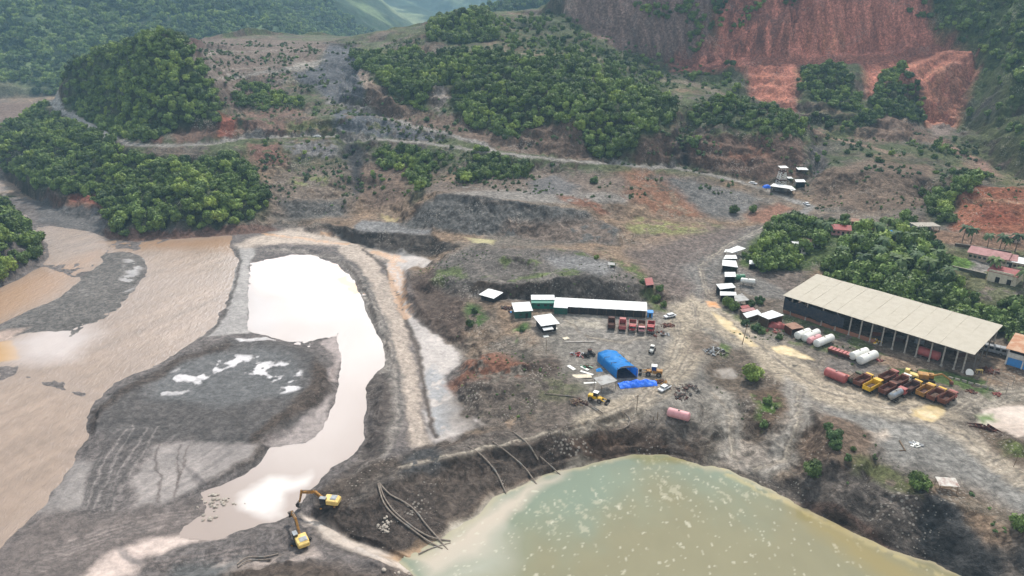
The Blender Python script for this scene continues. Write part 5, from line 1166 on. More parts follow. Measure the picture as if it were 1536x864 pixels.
# ---------------------------------------------------------------- kit for the built things
def pmat(name, rgb, rough=.6, metal=0., dirt=.25, dcol=(92, 78, 66), scale=1.2, bump=0., bscale=8., spec=.4):
    m, t, b = newmat(name); n = t.nodes.new; l = t.links.new
    tc = n('ShaderNodeTexCoord'); nz = n('ShaderNodeTexNoise'); nz.inputs['Scale'].default_value = scale; nz.inputs['Detail'].default_value = 7; nz.inputs['Roughness'].default_value = .65
    l(tc.outputs['Object'], nz.inputs['Vector'])
    mr = n('ShaderNodeMapRange'); mr.inputs['From Min'].default_value = .42; mr.inputs['From Max'].default_value = .68; mr.inputs['To Max'].default_value = min(1, dirt * 2.2); l(nz.outputs['Fac'], mr.inputs['Value'])
    mx = n('ShaderNodeMix'); mx.data_type = 'RGBA'; mx.inputs['A'].default_value = (*lin(rgb, 1), 1); mx.inputs['B'].default_value = (*lin(dcol, 1), 1)
    l(mr.outputs[0], mx.inputs['Factor']); l(mx.outputs['Result'], b.inputs['Base Color'])
    b.inputs['Roughness'].default_value = rough; b.inputs['Metallic'].default_value = metal; b.inputs['Specular IOR Level'].default_value = spec
    if bump:
        n2 = n('ShaderNodeTexNoise'); n2.inputs['Scale'].default_value = bscale; n2.inputs['Detail'].default_value = 4; l(tc.outputs['Object'], n2.inputs['Vector'])
        bp = n('ShaderNodeBump'); bp.inputs['Strength'].default_value = bump; bp.inputs['Distance'].default_value = .2; l(n2.outputs['Fac'], bp.inputs['Height']); l(bp.outputs[0], b.inputs['Normal'])
    return m
def sheetmat(name, rgb, rough=.5, dirt=.2, dcol=(120, 104, 88), pitch=3.2, axis=0, metal=0):
    m = pmat(name, rgb, rough, metal, dirt, dcol, .45); t = m.node_tree; n = t.nodes.new; l = t.links.new; b = t.nodes['Principled BSDF']
    tc = n('ShaderNodeTexCoord'); wv = n('ShaderNodeTexWave'); wv.bands_direction = 'XYZ'[axis]; wv.inputs['Scale'].default_value = pitch; wv.inputs['Distortion'].default_value = 0
    l(tc.outputs['Object'], wv.inputs['Vector']); bp = n('ShaderNodeBump'); bp.inputs['Strength'].default_value = .5; bp.inputs['Distance'].default_value = .06
    l(wv.outputs['Fac'], bp.inputs['Height']); l(bp.outputs[0], b.inputs['Normal']); return m
MT = dict(
 beige=sheetmat('beige_roof_sheet', (178, 169, 153), .7, .2, (158, 146, 128), 1.6), white=sheetmat('white_roof_sheet', (232, 232, 230), .45, .12, (178, 172, 164)),
 whitey=sheetmat('white_roof_sheet_across', (230, 230, 228), .45, .16, (170, 164, 156), axis=1), grey=sheetmat('grey_roof_sheet', (168, 166, 162), .5, .4, (112, 100, 90)),
 rustroof=sheetmat('rusty_roof_sheet', (150, 112, 92), .7, .6, (112, 72, 52)), redroof=sheetmat('red_roof_sheet', (158, 72, 70), .6, .4, (128, 96, 88)), pinkroof=sheetmat('pink_roof_sheet', (176, 128, 124), .7, .4, (132, 88, 82)),
 orangeroof=sheetmat('orange_roof_sheet', (176, 122, 88), .7, .5, (196, 168, 140)),
 green=pmat('green_board', (28, 84, 70), .6, 0, .15), teal=pmat('teal_board', (30, 120, 100), .6, 0, .15), dark=pmat('dark_net', (32, 34, 36), .9, 0, .2), cloth=pmat('dark_cloth', (44, 50, 60), .9, 0, .2, bump=.6, bscale=1.5),
 steel=pmat('grey_steel', (128, 124, 118), .55, .3, .35), concrete=pmat('concrete', (168, 160, 148), .9, 0, .35, (112, 102, 92)), brick=pmat('brick', (150, 96, 72), .9, 0, .35, (120, 104, 92), 3), wood=pmat('old_wood', (118, 98, 78), .9, 0, .4),
 tarp=pmat('blue_tarp', (44, 156, 236), .5, 0, .25, (120, 190, 235), .6, 1.0, 1.0, spec=.2), tarpd=pmat('deep_blue_tarp', (30, 108, 232), .5, 0, .15, (100, 160, 215), .8, 1.0, 1.8),
 yellow=pmat('yellow_paint', (222, 176, 30), .5, 0, .25, (140, 100, 50)), cream=pmat('pale_yellow_paint', (222, 190, 110), .5, 0, .2, (150, 122, 84)), ochre=pmat('worn_yellow_paint', (172, 122, 50), .6, 0, .45, (110, 82, 56)),
 red=pmat('red_paint', (168, 44, 46), .45, 0, .25, (120, 70, 60)), rust=pmat('rusty_steel', (118, 68, 50), .8, 0, .55, (80, 56, 46)), rust2=pmat('dark_rusty_steel', (86, 54, 44), .85, 0, .5, (60, 46, 42)), pinkp=pmat('faded_pink_paint', (206, 150, 152), .5, 0, .2, (168, 100, 98)),
 redtank=pmat('faded_red_paint', (168, 88, 84), .55, 0, .3, (128, 76, 68)), wtank=pmat('white_tank_paint', (226, 224, 216), .45, 0, .14, (170, 160, 146)), alu=pmat('dull_aluminium', (176, 178, 180), .35, .8, .2), tyre=pmat('tyre_rubber', (36, 34, 33), .9, 0, .35, (92, 80, 70)),
 glass=pmat('dark_glass', (28, 34, 40), .12, 0, .05, spec=.8), carw=pmat('white_car_paint', (222, 222, 222), .3, 0, .1, (150, 140, 130)), black=pmat('black_steel', (42, 40, 39), .7, 0, .35), gtank=pmat('green_tank_paint', (52, 120, 88), .5, 0, .25), 
 bluep=pmat('bright_blue_paint', (66, 140, 205), .6, 0, .1), wall=pmat('white_wall', (214, 210, 202), .9, 0, .3, (160, 148, 134)), cwall=pmat('cream_wall', (212, 200, 178), .9, 0, .25, (158, 142, 122)), pwall=pmat('pale_rose_wall', (186, 168, 150), .9, 0, .3),
 hose=pmat('muddy_hose', (134, 122, 110), .7, 0, .4), stone=pmat('pale_stone', (168, 158, 146), .9, 0, .3, (118, 104, 92), 2, .4, 3), dirtm=pmat('load_of_earth', (98, 76, 62), .95, 0, .5, (70, 56, 48), 2, .8, 3), greyp=pmat('grey_vehicle_paint', (150, 154, 158), .5, 0, .25))
def box(bm, c, s, rz=0, tilt=None):
    M = Matrix.Translation(Vector(c)) @ Matrix.Rotation(rz, 4, 'Z')
    if tilt: M = M @ Matrix.Rotation(tilt[0], 4, 'X') @ Matrix.Rotation(tilt[1], 4, 'Y')
    r = bmesh.ops.create_cube(bm, size=1, matrix=M @ Matrix.Diagonal((*s, 1))); return r['verts']
def quadslab(bm, p, th=.08):
    """four corners in order, given a thickness downwards"""
    a = [bm.verts.new(Vector(q)) for q in p]; b = [bm.verts.new(Vector(q) - Vector((0, 0, th))) for q in p]
    bm.faces.new(a); bm.faces.new(b[::-1])
    for i in range(len(p)): bm.faces.new((a[(i + 1) % len(p)], a[i], b[i], b[(i + 1) % len(p)]))
def gridslab(bm, p, nu, nv, th, f):
    """bilinear sheet with height offset f(a,b)"""
    p = [Vector(q) for q in p]; top = []
    for i in range(nu + 1):
        row = []
        for j in range(nv + 1):
            a, b = i / nu, j / nv; q = p[0] * (1 - a) * (1 - b) + p[1] * a * (1 - b) + p[2] * a * b + p[3] * (1 - a) * b
            row.append(bm.verts.new(q + Vector((0, 0, f(a, b)))))
        top.append(row)
    bot = [[bm.verts.new(v.co - Vector((0, 0, th))) for v in r] for r in top]
    for i in range(nu):
        for j in range(nv):
            bm.faces.new((top[i][j], top[i + 1][j], top[i + 1][j + 1], top[i][j + 1])); bm.faces.new((bot[i][j], bot[i][j + 1], bot[i + 1][j + 1], bot[i + 1][j]))
    for i in range(nu):
        bm.faces.new((top[i][0], bot[i][0], bot[i + 1][0], top[i + 1][0])); bm.faces.new((top[i][nv], top[i + 1][nv], bot[i + 1][nv], bot[i][nv]))
    for j in range(nv):
        bm.faces.new((top[0][j], top[0][j + 1], bot[0][j + 1], bot[0][j])); bm.faces.new((top[nu][j], bot[nu][j], bot[nu][j + 1], top[nu][j + 1]))
def rod(bm, a, b, r, seg=10, r2=None):
    tube_mesh(bm, [a, b], [r, r if r2 is None else r2], seg)
def dome_cyl(bm, a, b, r, seg=18):
    """tank with dished ends"""
    a, b = Vector(a), Vector(b); d = (b - a).normalized()
    tube_mesh(bm, [a - d * r * .28, a - d * r * .2, a, b, b + d * r * .2, b + d * r * .28], [r * .3, r * .75, r, r, r * .75, r * .3], seg)
def part(name, fn, m, parent, bev=0, smooth=False, label=None):
    bm = bmesh.new(); fn(bm)
    if bev:
        bmesh.ops.bevel(bm, geom=[e for e in bm.edges if e.calc_length() > bev * 2.5], offset=bev, segments=1, affect='EDGES', profile=.5)
    bmesh.ops.recalc_face_normals(bm, faces=bm.faces)
    if smooth:
        for f in bm.faces: f.smooth = True
        for e in bm.edges:
            if len(e.link_faces) == 2 and e.calc_face_angle(0) > .7: e.smooth = False
    me = bpy.data.meshes.new(name); bm.to_mesh(me); bm.free()
    o = link(name, me, MT[m] if isinstance(m, str) else m, parent)
    if label: o['label'] = label
    return o
def thing(name, loc, rz, label, cat, group=None, s=1):
    t = bpy.data.objects.new(name, None); COL.objects.link(t); t.location = loc; t.rotation_euler = (0, 0, rz); t.scale = (s,) * 3; t.empty_display_size = .2
    return tagp(t, label, cat, group)
def dup(root, loc, rz, label=None, s=None):
    r = root.copy(); COL.objects.link(r); r.location = loc; r.rotation_euler = (0, 0, rz)
    if s: r.scale = (s,) * 3
    if label: r['label'] = label
    for ch in list(root.children):
        c = ch.copy(); COL.objects.link(c); c.parent = r
        for g in list(ch.children):
            d = g.copy(); COL.objects.link(d); d.parent = c
    return r
def G(u, v): return Vector(hit(u, v))
def gz(x, y): return float(ground(np.array([x]), np.array([y]))[0])
def head(a, b): return math.atan2(b[1] - a[1], b[0] - a[0])
def frame(u0, v0, u1, v1):
    """middle, heading and length of a thing lying between two photo points on the ground"""
    a, b = G(u0, v0), G(u1, v1); m = (a + b) / 2; return (m.x, m.y, min(a.z, b.z, m.z)), head(a, b), math.dist(a[:2], b[:2])
# ================================================================ buildings
def shed():
    A = Vector(at(1178, 443, 8)); B = Vector(at(1460, 530, 8)); D = Vector(at(1222, 411, 10)); C_ = Vector(at(1503, 490, 10))
    o = (A.x, A.y, 0.0); rz = head(A, B); Ln = math.dist(A[:2], B[:2]); Wd = math.dist(A[:2], D[:2])
    z0 = .3
    t = thing('warehouse', (A.x, A.y, z0), rz, 'long open sided shed with one plain beige sloping roof on concrete posts', 'shed')
    sl = 2.0 / Wd
    part('roof', lambda b: gridslab(b, [(-.6, -.8, 7.75), (Ln + .6, -.8, 7.75), (Ln + .6, Wd + .6, 9.8), (-.6, Wd + .6, 9.8)], 24, 6, .12, lambda u, v: .03 * math.sin(u * 37) + .04 * math.sin(v * 9 + u * 12)), 'beige', t)
    def truss(b):
        for k in range(13):
            x = .3 + (Ln - .6) * k / 12; box(b, (x, Wd / 2, 8.05), (.15, Wd - .6, .12), tilt=(math.atan(sl), 0)); box(b, (x, Wd / 2, 7.1), (.15, Wd - .4, .12))
            for q in range(8): rod(b, (x, Wd * (q + .05) / 8, 7.1), (x, Wd * (q + .9) / 8, 7.6 + 2 * q / 8 * .9), .05, 4)
    part('roof_truss', truss, 'steel', t)
    xs_ = [0.3] + [((u - 1178) / (1460 - 1178)) * 1.0 for u in ()]
    us = [1190, 1213, 1237, 1258, 1279, 1295, 1311, 1328, 1345, 1364, 1381, 1401, 1420, 1439, 1452]
    for u in us:
        p = Vector(at(u, 443 + (u - 1178) * .3085, 7.7)); x = (p - Vector((A.x, A.y, 7.7))).length
        part('post', lambda b: (box(b, (x, .25, 3.6), (.42, .42, 7.3)), box(b, (x, .25, .25), (.7, .7, .6))), 'concrete', t, .02)
    for k in range(11):
        x = .4 + (Ln - .8) * k / 10; part('post', lambda b: box(b, (x, Wd - .4, 4.6), (.42, .42, 9.3)), 'concrete', t, .02)
    for k in (1, 2, 3): part('post', lambda b: box(b, (Ln - .3, Wd * k / 4, 4.0), (.3, .3, 8.2)), 'steel', t)
    lx = Ln * .36
    part('side_cloth', lambda b: [box(b, (i * lx / 14 + lx / 28, -.18 + .12 * math.sin(i * 2.1), 4.4 - .25 * (i % 3)), (lx / 14 + .05, .06, 4.6 - .5 * ((i * 7) % 4) * .5)) for i in range(14)], 'cloth', t)
    part('end_cloth', lambda b: box(b, (-.15, Wd / 2, 4.4), (.06, Wd - .8, 5.6)), 'cloth', t)
    part('low_wall', lambda b: (box(b, (Ln * .27, .25, .8), (Ln * .54, .2, 1.7))), 'brick', t)
    part('back_wall', lambda b: box(b, (Ln / 2, Wd - .8, 1.9), (Ln - 1, .2, 3.8)), 'pwall', t)
    part('floor', lambda b: box(b, (Ln / 2, Wd / 2, -.03), (Ln, Wd - 1.0, .2)), pmat('packed_floor', (108, 98, 88), .95, 0, .4), t)
    for k in range(1, 13): part('roof_seam', lambda b: gridslab(b, [(Ln * k / 13 - .06, -.8, 7.80), (Ln * k / 13 + .06, -.8, 7.80), (Ln * k / 13 + .06, Wd + .6, 9.86), (Ln * k / 13 - .06, Wd + .6, 9.86)], 1, 2, .1, lambda u, v: 0), 'beige', t)
    # things kept under the roof
    def inside_at(fx, fy, rzz=0): return (A.x + math.cos(rz) * Ln * fx - math.sin(rz) * Wd * fy, A.y + math.sin(rz) * Ln * fx + math.cos(rz) * Wd * fy, z0 + .07)
    return t, inside_at, rz
SHED, inside_at, SRZ = shed()
def signtank():
    p = inside_at(.80, .10); t = thing('storage_tank', p, SRZ, 'dark red tank with pale lettering behind the posts of the long shed', 'tank')
    part('shell', lambda b: dome_cyl(b, (-3, 0, 1.9), (3, 0, 1.9), 1.5), 'redtank', t, smooth=True)
    part('cradle', lambda b: [box(b, (x, 0, .35), (.4, 2, .7)) for x in (-2, 2)], 'steel', t)
signtank()
for i, (fx, fy, lab, ty) in enumerate([(.62, .35, 'dark steel crate in the shade near the middle of the long shed', 'rust2'), (.70, .5, 'grey steel crate beside the red tank inside the long shed', 'greyp'), (.50, .3, 'rusty crate by the low brick wall inside the long shed', 'rust'), (.90, .5, 'brown scrap bin at the right end of the long shed', 'rust2')]):
    t = thing('storage_crate', inside_at(fx, fy), SRZ + .3 * i, lab, 'crate')
    part('body', lambda b: box(b, (0, 0, .9), (3, 2, 1.7)), ty, t, .05); part('lid', lambda b: box(b, (0, 0, 1.8), (3.1, 2.1, .12)), 'steel', t)

def long_hall():
    a, b_ = G(851, 470), G(968, 476.5); rz = head(a, b_); Ln = math.dist(a[:2], b_[:2]); Wd = 7.0
    t = thing('workshop_building', (a.x, a.y, min(a.z, b_.z) - .1), rz, 'long low workshop with white metal roof and dark netted front below the central mound', 'building')
    part('roof', lambda b: (gridslab(b, [(.2, -.5, 3.1), (Ln + .5, -.5, 3.1), (Ln + .5, Wd * .55, 4.1), (.2, Wd * .55, 4.1)], 20, 2, .08, lambda u, v: .04 * math.sin(u * 50)), gridslab(b, [(-5.2, Wd * .55, 4.12), (Ln + .5, Wd * .55, 4.12), (Ln + .5, Wd + .4, 3.4), (-5.2, Wd + .4, 3.4)], 20, 2, .08, lambda u, v: 0), quadslab(b, [(-5.2, -1.6, 3.0), (.18, -1.6, 3.0), (.18, Wd * .55, 4.1), (-5.2, Wd * .55, 4.1)])), 'white', t)
    part('front_net', lambda b: box(b, (Ln / 2, 0, 1.5), (Ln, .12, 3.0)), 'dark', t)
    part('wall', lambda b: (box(b, (Ln / 2, Wd, 1.7), (Ln, .12, 3.4)), box(b, (Ln - .06, Wd / 2, 1.6), (.12, Wd - .2, 3.1))), 'wall', t)
    part('green_wing', lambda b: box(b, (-2.5, 2.4, 1.45), (4.9, 7.2, 2.9)), 'green', t)
    for k in range(9): part('post', lambda b: box(b, (1 + (Ln - 2) * k / 8, -.15, 1.5), (.12, .12, 3.1)), 'wood', t)
    t = thing('blue_booth', (b_.x + math.cos(rz) * 1.9, b_.y + math.sin(rz) * 1.9 + 1.4, b_.z), rz, 'small bright blue booth against the right end of the long workshop', 'booth')
    part('wall', lambda b: box(b, (0, 0, 1.0), (2.0, 2.2, 2.0)), 'bluep', t); part('roof', lambda b: box(b, (0, 0, 2.08), (2.4, 2.6, .1)), 'bluep', t); part('door', lambda b: box(b, (0, -1.14, .8), (.8, .06, 1.6)), 'dark', t)
    a = G(798, 468); e = G(832, 468); rz = head(a, e); Ln = math.dist(a[:2], e[:2])
    t = thing('teal_office', (a.x, a.y + 3, a.z), rz, 'narrow teal walled office with grey white roof linking the white roofed huts', 'building')
    part('wall', lambda b: (box(b, (Ln / 2, 0, 1.4), (Ln, .15, 2.8)), box(b, (Ln / 2, 4.2, 1.4), (Ln, .15, 2.8)), box(b, (.1, 2.1, 1.4), (.15, 4, 2.8)), box(b, (Ln - .1, 2.1, 1.4), (.15, 4, 2.8))), 'teal', t)
    part('roof', lambda b: quadslab(b, [(-.3, .9, 3.5), (Ln + .2, .9, 3.5), (Ln + .2, 4.8, 3.9), (-.3, 4.8, 3.9)]), 'white', t); part('lower_roof', lambda b: quadslab(b, [(-.3, -1, 2.85), (Ln + .2, -1, 2.85), (Ln + .2, .85, 3.2), (-.3, .85, 3.2)]), 'teal', t)
    for x in (.3, .6, .85): part('window', lambda b: box(b, (Ln * x, -.1, 1.6), (1, .06, .8)), 'glass', t)
    def hut(uv0, uv1, wd, h, name, lab, wallm, roofm, over=.5, drop=.5, door=True, legs=False, back=0):
        a, e = G(*uv0), G(*uv1); rz = head(a, e); Ln = math.dist(a[:2], e[:2])
        t = thing(name, (a.x, a.y, min(a.z, e.z) - .1), rz, lab, 'building')
        part('roof', lambda b: gridslab(b, [(-over, -over, h), (Ln + over, -over, h), (Ln + over, wd + over, h + drop), (-over, wd + over, h + drop)], 8, 4, .09, lambda u, v: .03 * math.sin(u * 30)), roofm, t)
        part('wall', lambda b: (box(b, (Ln / 2, 0, h / 2), (Ln, .12, h - .12)), box(b, (0, wd / 2, h / 2), (.12, wd - .2, h - .1)), box(b, (Ln, wd / 2, h / 2), (.12, wd - .2, h - .1)), box(b, (Ln / 2, wd, h / 2), (Ln, .12, h))), wallm, t)
        if door: part('door', lambda b: box(b, (Ln * .7, -.09, 1.05), (.9, .05, 2.0)), 'dark', t); part('window', lambda b: box(b, (Ln * .3, -.09, 1.5), (1.0, .05, .8)), 'glass', t)
        return t, Ln
    hut((773, 478), (797, 476.5), 6.5, 3.2, 'green_hut', 'dark green walled hut with flat white roof left of the teal office', 'green', 'white')
    t, Ln = hut((814, 499), (834, 496), 6.5, 3.3, 'dark_hut', 'square white roofed hut with black walls at the edge of the yard', 'dark', 'white', 1.0, .3)
    part('awning', lambda b: quadslab(b, [(-.6, -2.6, 2.2), (3.2, -2.6, 2.2), (3.2, -1.02, 2.5), (-.6, -1.02, 2.5)]), 'white', t)
    hut((722, 449), (740, 454), 5.0, 2.3, 'bank_hut', 'small lone hut with white roof and dark sides on the grassy bank edge', 'dark', 'white', .7, .5)
long_hall()

def tent():
    a, e, c = G(925, 568), G(956, 566), G(896, 542); w = e - a; l = c - a; w.z = l.z = 0
    t = thing('tarp_shelter', a, 0, 'big arched workshop tent covered in bright blue tarpaulin with a black open end', 'tent')
    Hh = 4.3
    def arch(b, grow=0, n=16, open_=True):
        rows = []
        for i in range(n + 1):
            f = i / n; row = []
            for j in range(13):
                g = j / 12; ang = math.pi * g; sag = .16 * abs(math.sin(f * math.pi * 5)); 
                xx, zz = [(0,0),(-.01,.38),(.0,.70),(.03,.80),(.14,.87),(.32,.95),(.5,1),(.68,.95),(.86,.87),(.97,.80),(1,.70),(1.01,.38),(1,0)][j]; zz = zz * Hh - (sag * 2 if 2 < j < 10 else 0)
                p = w * xx + l * f; q = Vector((p.x, p.y, zz - .15 + .05 * math.sin(i * 3.3 + j * 2.2))); row.append(b.verts.new(q))
            rows.append(row)
        for i in range(n):
            for j in range(12): b.faces.new((rows[i][j], rows[i + 1][j], rows[i + 1][j + 1], rows[i][j + 1]))
        b.faces.new(rows[-1])
        r = bmesh.ops.solidify(b, geom=list(b.faces), thickness=.06)
    part('tarp_cover', arch, 'tarp', t, smooth=True)
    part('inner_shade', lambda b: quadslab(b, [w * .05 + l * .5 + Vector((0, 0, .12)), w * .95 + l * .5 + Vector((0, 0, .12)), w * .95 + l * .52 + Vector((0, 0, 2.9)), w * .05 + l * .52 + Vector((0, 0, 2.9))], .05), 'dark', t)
    def frame_(b):
        for f in (0.02, .33, .66):
            for xx in (.03, .97): p = w * xx + l * f; rod(b, (p.x, p.y, 0), (p.x, p.y, 3.7), .07, 6)
            p, q = w * .03 + l * f, w * .97 + l * f; rod(b, (p.x, p.y, 3.6), (q.x, q.y, 3.6), .06, 6)
    part('frame', frame_, 'wood', t)
    part('gable_cloth', lambda b: quadslab(b, [w * .1 - l * .005 + Vector((0, 0, 4.0)), w * .9 - l * .005 + Vector((0, 0, 4.0)), w * .7 - l * .005 + Vector((0, 0, 4.35)), w * .35 - l * .005 + Vector((0, 0, 4.4))], .25), 'grey', t)
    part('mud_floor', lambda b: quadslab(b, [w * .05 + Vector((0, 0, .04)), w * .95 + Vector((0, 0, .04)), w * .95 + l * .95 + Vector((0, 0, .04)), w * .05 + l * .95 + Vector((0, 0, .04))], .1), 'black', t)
tent()
def canopy(pts, h, name, lab, cat, roofm='white', wallm=None, posts=True, hb=None, extra=None):
    """light roof on posts; pts: photo points of the roof corners (front left, front right, back right, back left)"""
    g0 = G((pts[0][0] + pts[1][0]) / 2, (pts[0][1] + pts[1][1]) / 2 + 8); z0 = g0.z
    P_ = [Vector(at(u, v, z0 + (h if i < 2 else (hb or h + .3)))) for i, (u, v) in enumerate(pts)]
    ctr = sum(P_, Vector()) / 4; zb = gz(ctr.x, ctr.y); o = Vector((ctr.x, ctr.y, zb))
    t = thing(name, o, 0, lab, cat)
    loc = [p - o for p in P_]
    part('roof', lambda b: gridslab(b, loc, 6, 3, .07, lambda u, v: .03 * math.sin(u * 20 + v * 8)), roofm, t)
    def ins(p): return Vector((p.x * .9, p.y * .9, p.z))
    for i in range(4):
        p = ins(loc[i]); gg = gz(o.x + p.x, o.y + p.y) - zb
        part('post', lambda b: rod(b, (p.x, p.y, gg - .1), (p.x, p.y, p.z - .05), .08, 6), 'wood', t)
    if wallm:
        L_ = [ins(p) * 1 for p in loc]
        for i, j in ((0, 1), (1, 2), (2, 3), (3, 0)):
            if wallm.endswith('_open') and i == 0: continue
            a, b_ = L_[i], L_[j]
            part('wall', lambda b: [b.faces.new([b.verts.new(q) for q in f]) for f in ([(a.x, a.y, -.3), (b_.x, b_.y, -.3), (b_.x, b_.y, b_.z - .15), (a.x, a.y, a.z - .15)],)] and bmesh.ops.solidify(b, geom=list(b.faces), thickness=.08), wallm.replace('_open', ''), t)
    if extra: extra(t, loc)
    return t
canopy([(902, 578), (926, 571), (914, 561), (890, 567)], 3.0, 'work_canopy', 'pale flat canopy on posts beside the blue tent', 'canopy', 'grey')
def heap():
    c = G(956, 577); t = thing('tarp_heap', c, .12, 'crumpled heap of deep blue tarpaulin on the ground in front of the tent', 'tarpaulin')
    def f(b):
        gridslab(b, [(-6, -2.0, .1), (6, -1.6, .1), (6, 1.8, .1), (-6, 1.6, .1)], 30, 10, .04, lambda u, v: (1.7 * math.sin(math.pi * v) ** .7 * math.sin(math.pi * min(max(u, .02), .98)) ** .35 if 0 < v < 1 else 0) * (.75 + .35 * math.sin(u * 27 + v * 6) * math.cos(v * 9 + u * 5)))
    part('sheet', f, 'tarpd', t, smooth=True)
    for k in range(4): part('weight_pole', lambda b: rod(b, (-4.5 + k * 3, -2.2, .15), (-3 + k * 3, 1.9, .9), .07, 6), 'wood', t)
    c = G(899, 556); t = thing('tarp_bundle', c, 0, 'small light blue tarpaulin bundle by the left wall of the tent', 'tarpaulin')
    part('sheet', lambda b: gridslab(b, [(-1, -.8, .05), (1, -.7, .05), (1, .8, .05), (-1, .8, .05)], 8, 8, .04, lambda u, v: .9 * math.sin(math.pi * u) * math.sin(math.pi * v) + .15 * math.sin(u * 19 + v * 13)), 'tarp', t)
heap()

# roadside stalls north of the puddles
STALLS = [([(1086,378),(1106,379),(1104,374),(1088,374)], 2.6, 'white', None, 'low white stall roof in front of the farthest canopy of the row'),
 ([(1098,379.5),(1119,372.5),(1106,368.5),(1088,376)], 3.2, 'white', None, 'large pointed white canopy farthest up the roadside row'),
 ([(1085,388),(1106,388),(1104,382.5),(1088,382.5)], 2.8, 'white', 'wall', 'narrow white stall roof second from the far end of the row'),
 ([(1083,398),(1107,401),(1104,391),(1084,389.5)], 3.2, 'white', 'dark_open', 'broad white stall roof with dark open front in the roadside row'),
 ([(1087,415),(1104,415),(1103,408),(1087,408)], 2.8, 'white', 'wall', 'small white stall roof just before the green tank'),
 ([(1080,434),(1104,431),(1098,424.5),(1074,426)], 3.0, 'white', 'dark_open', 'white canopy by the big orange puddle bend, left of the white tank trailer'),
 ([(1080,443),(1105,443),(1104,438),(1080,437)], 2.8, 'white', 'wall', 'thin white roof behind the dark bush at the orange puddle'),
 ([(1103,453),(1124,450),(1113,440),(1101,444)], 2.8, 'grey', None, 'grey sagging tarpaulin roof behind the dark bush'),
 ([(1124,396),(1137,396),(1136,390),(1124,390)], 2.4, 'white', 'wall', 'tiny white roofed kiosk against the green slope'),
 ([(1113,463),(1126,461),(1122,457),(1110,459)], 2.4, 'redroof', 'wood', 'faded red roofed shack at the near end of the stall row'),
 ([(1114,468),(1134,465),(1130,461),(1110,464)], 2.4, 'pinkroof', 'wood', 'pinkish roofed shack next to the faded red roof'),
 ([(1120,477),(1142,470),(1136,464),(1114,470)], 2.4, 'whitey', 'wood', 'patched white roofed shack beside the square white canopy'),
 ([(1153,479),(1176,472.5),(1158,465),(1137,472)], 3.4, 'white', 'wood_open', 'square bright white canopy at the near end of the stalls, over an orange barrel'),
 ([(1188,494),(1206,491),(1192,483),(1176,486)], 2.6, 'rustroof', 'rust_open', 'rusty sheet roof shack just left of the white tanks')]
for pts, h, rm_, wm, lab in STALLS: canopy(pts, h, 'roadside_stall', lab, 'stall', rm_, wm)
def barrel(): 
    p = G(1149, 489); t = thing('orange_barrel', p, 0, 'orange barrel standing at the front corner of the square white canopy', 'barrel')
    part('drum', lambda b: tube_mesh(b, [(0, 0, 0), (0, 0, .4), (0, 0, .8), (0, 0, 1.2)], [.4, .44, .44, .4], 12), pmat('orange_paint', (206, 120, 40), .5), t, smooth=True); part('lid', lambda b: rod(b, (0, 0, 1.2), (0, 0, 1.26), .36, 12), 'rust', t)
barrel()
def tarpstack():
    p = G(1166, 490); t = thing('covered_load', p, -.3, 'load wrapped in dull red tarpaulin between the white canopy and the rusty shack', 'covered load')
    part('sheet', lambda b: gridslab(b, [(-3.4, -1.6, 0), (3.2, -1.6, 0), (3.2, 1.6, 0), (-3.4, 1.6, 0)], 16, 8, .05, lambda u, v: 2.0 * (math.sin(math.pi * u) ** .4 if 0 < u < 1 else 0) * (math.sin(math.pi * v) ** .4 if 0 < v < 1 else 0) * (.85 + .2 * math.sin(u * 16 + v * 7))), 'redtank', t, smooth=True)
    part('tie_rope', lambda b: [rod(b, (x, -1.7, .1), (x, 0, 2.0), .04, 5) for x in (-1.5, 0, 1.5)], 'wood', t)
tarpstack()

# ================================================================ tanks
def tank(u0, v0, u1, v1, r, m, lab, name='storage_tank', cat='tank', lift=None, legs=True, hatch=True):
    c, rz, Ln = frame(u0, v0, u1, v1); t = thing(name, c, rz, lab, cat)
    z = r + .25 if lift is None else lift
    part('shell', lambda b: dome_cyl(b, (-Ln / 2 + r * .25, 0, z), (Ln / 2 - r * .25, 0, z), r), m, t, smooth=True)
    part('cradle', lambda b: [box(b, (x, 0, (z - r * .6) / 2), (.3, r * 1.5, max(.2, z - r * .6))) for x in (-Ln * .3, Ln * .3)], 'steel', t)
    part('band', lambda b: tube_mesh(b, [(-.04, 0, z), (.04, 0, z)], [r + .012] * 2, 18), m, t)
    if hatch: part('hatch', lambda b: rod(b, (0, 0, z + r * .95), (0, 0, z + r + .18), .3, 10), 'steel', t)
    return t
tank(1194, 510, 1213, 503, 1.35, 'wtank', 'white tank at the left end of the row, first of a touching pair')
tank(1205, 513, 1226, 504, 1.35, 'wtank', 'white tank second from the left, in front of its twin')
tank(1212, 516, 1229, 510, 1.05, 'pinkp', 'smaller dirty pinkish tank half hidden behind the second pair of white tanks')
tank(1223, 521, 1247, 512, 1.35, 'wtank', 'white tank lying just left of the long reddish container')
tank(1276, 541, 1299, 532, 1.35, 'wtank', 'rear tank of the two white tanks on the right')
tank(1288, 548, 1312, 537, 1.45, 'wtank', 'nearest white tank, front one of the right hand pair')
tank(1237, 563, 1268, 577, 1.5, 'redtank', 'long faded red tank lying left of the parked dump trucks')
def ctank():
    t = tank(1001, 622, 1034, 633, 1.35, 'pinkp', 'pale pink cylindrical tank lying alone above the pit berm'); return t
ctank()
tank(1110, 427, 1132, 430, 1.1, 'wtank', 'white tank trailer on thin legs by the stalls', 'tank_trailer', 'trailer', lift=2.2)
tank(1098, 421, 1117, 419, 1.3, 'gtank', 'green tank parked between the stalls and the white tank trailer', 'green_tank')
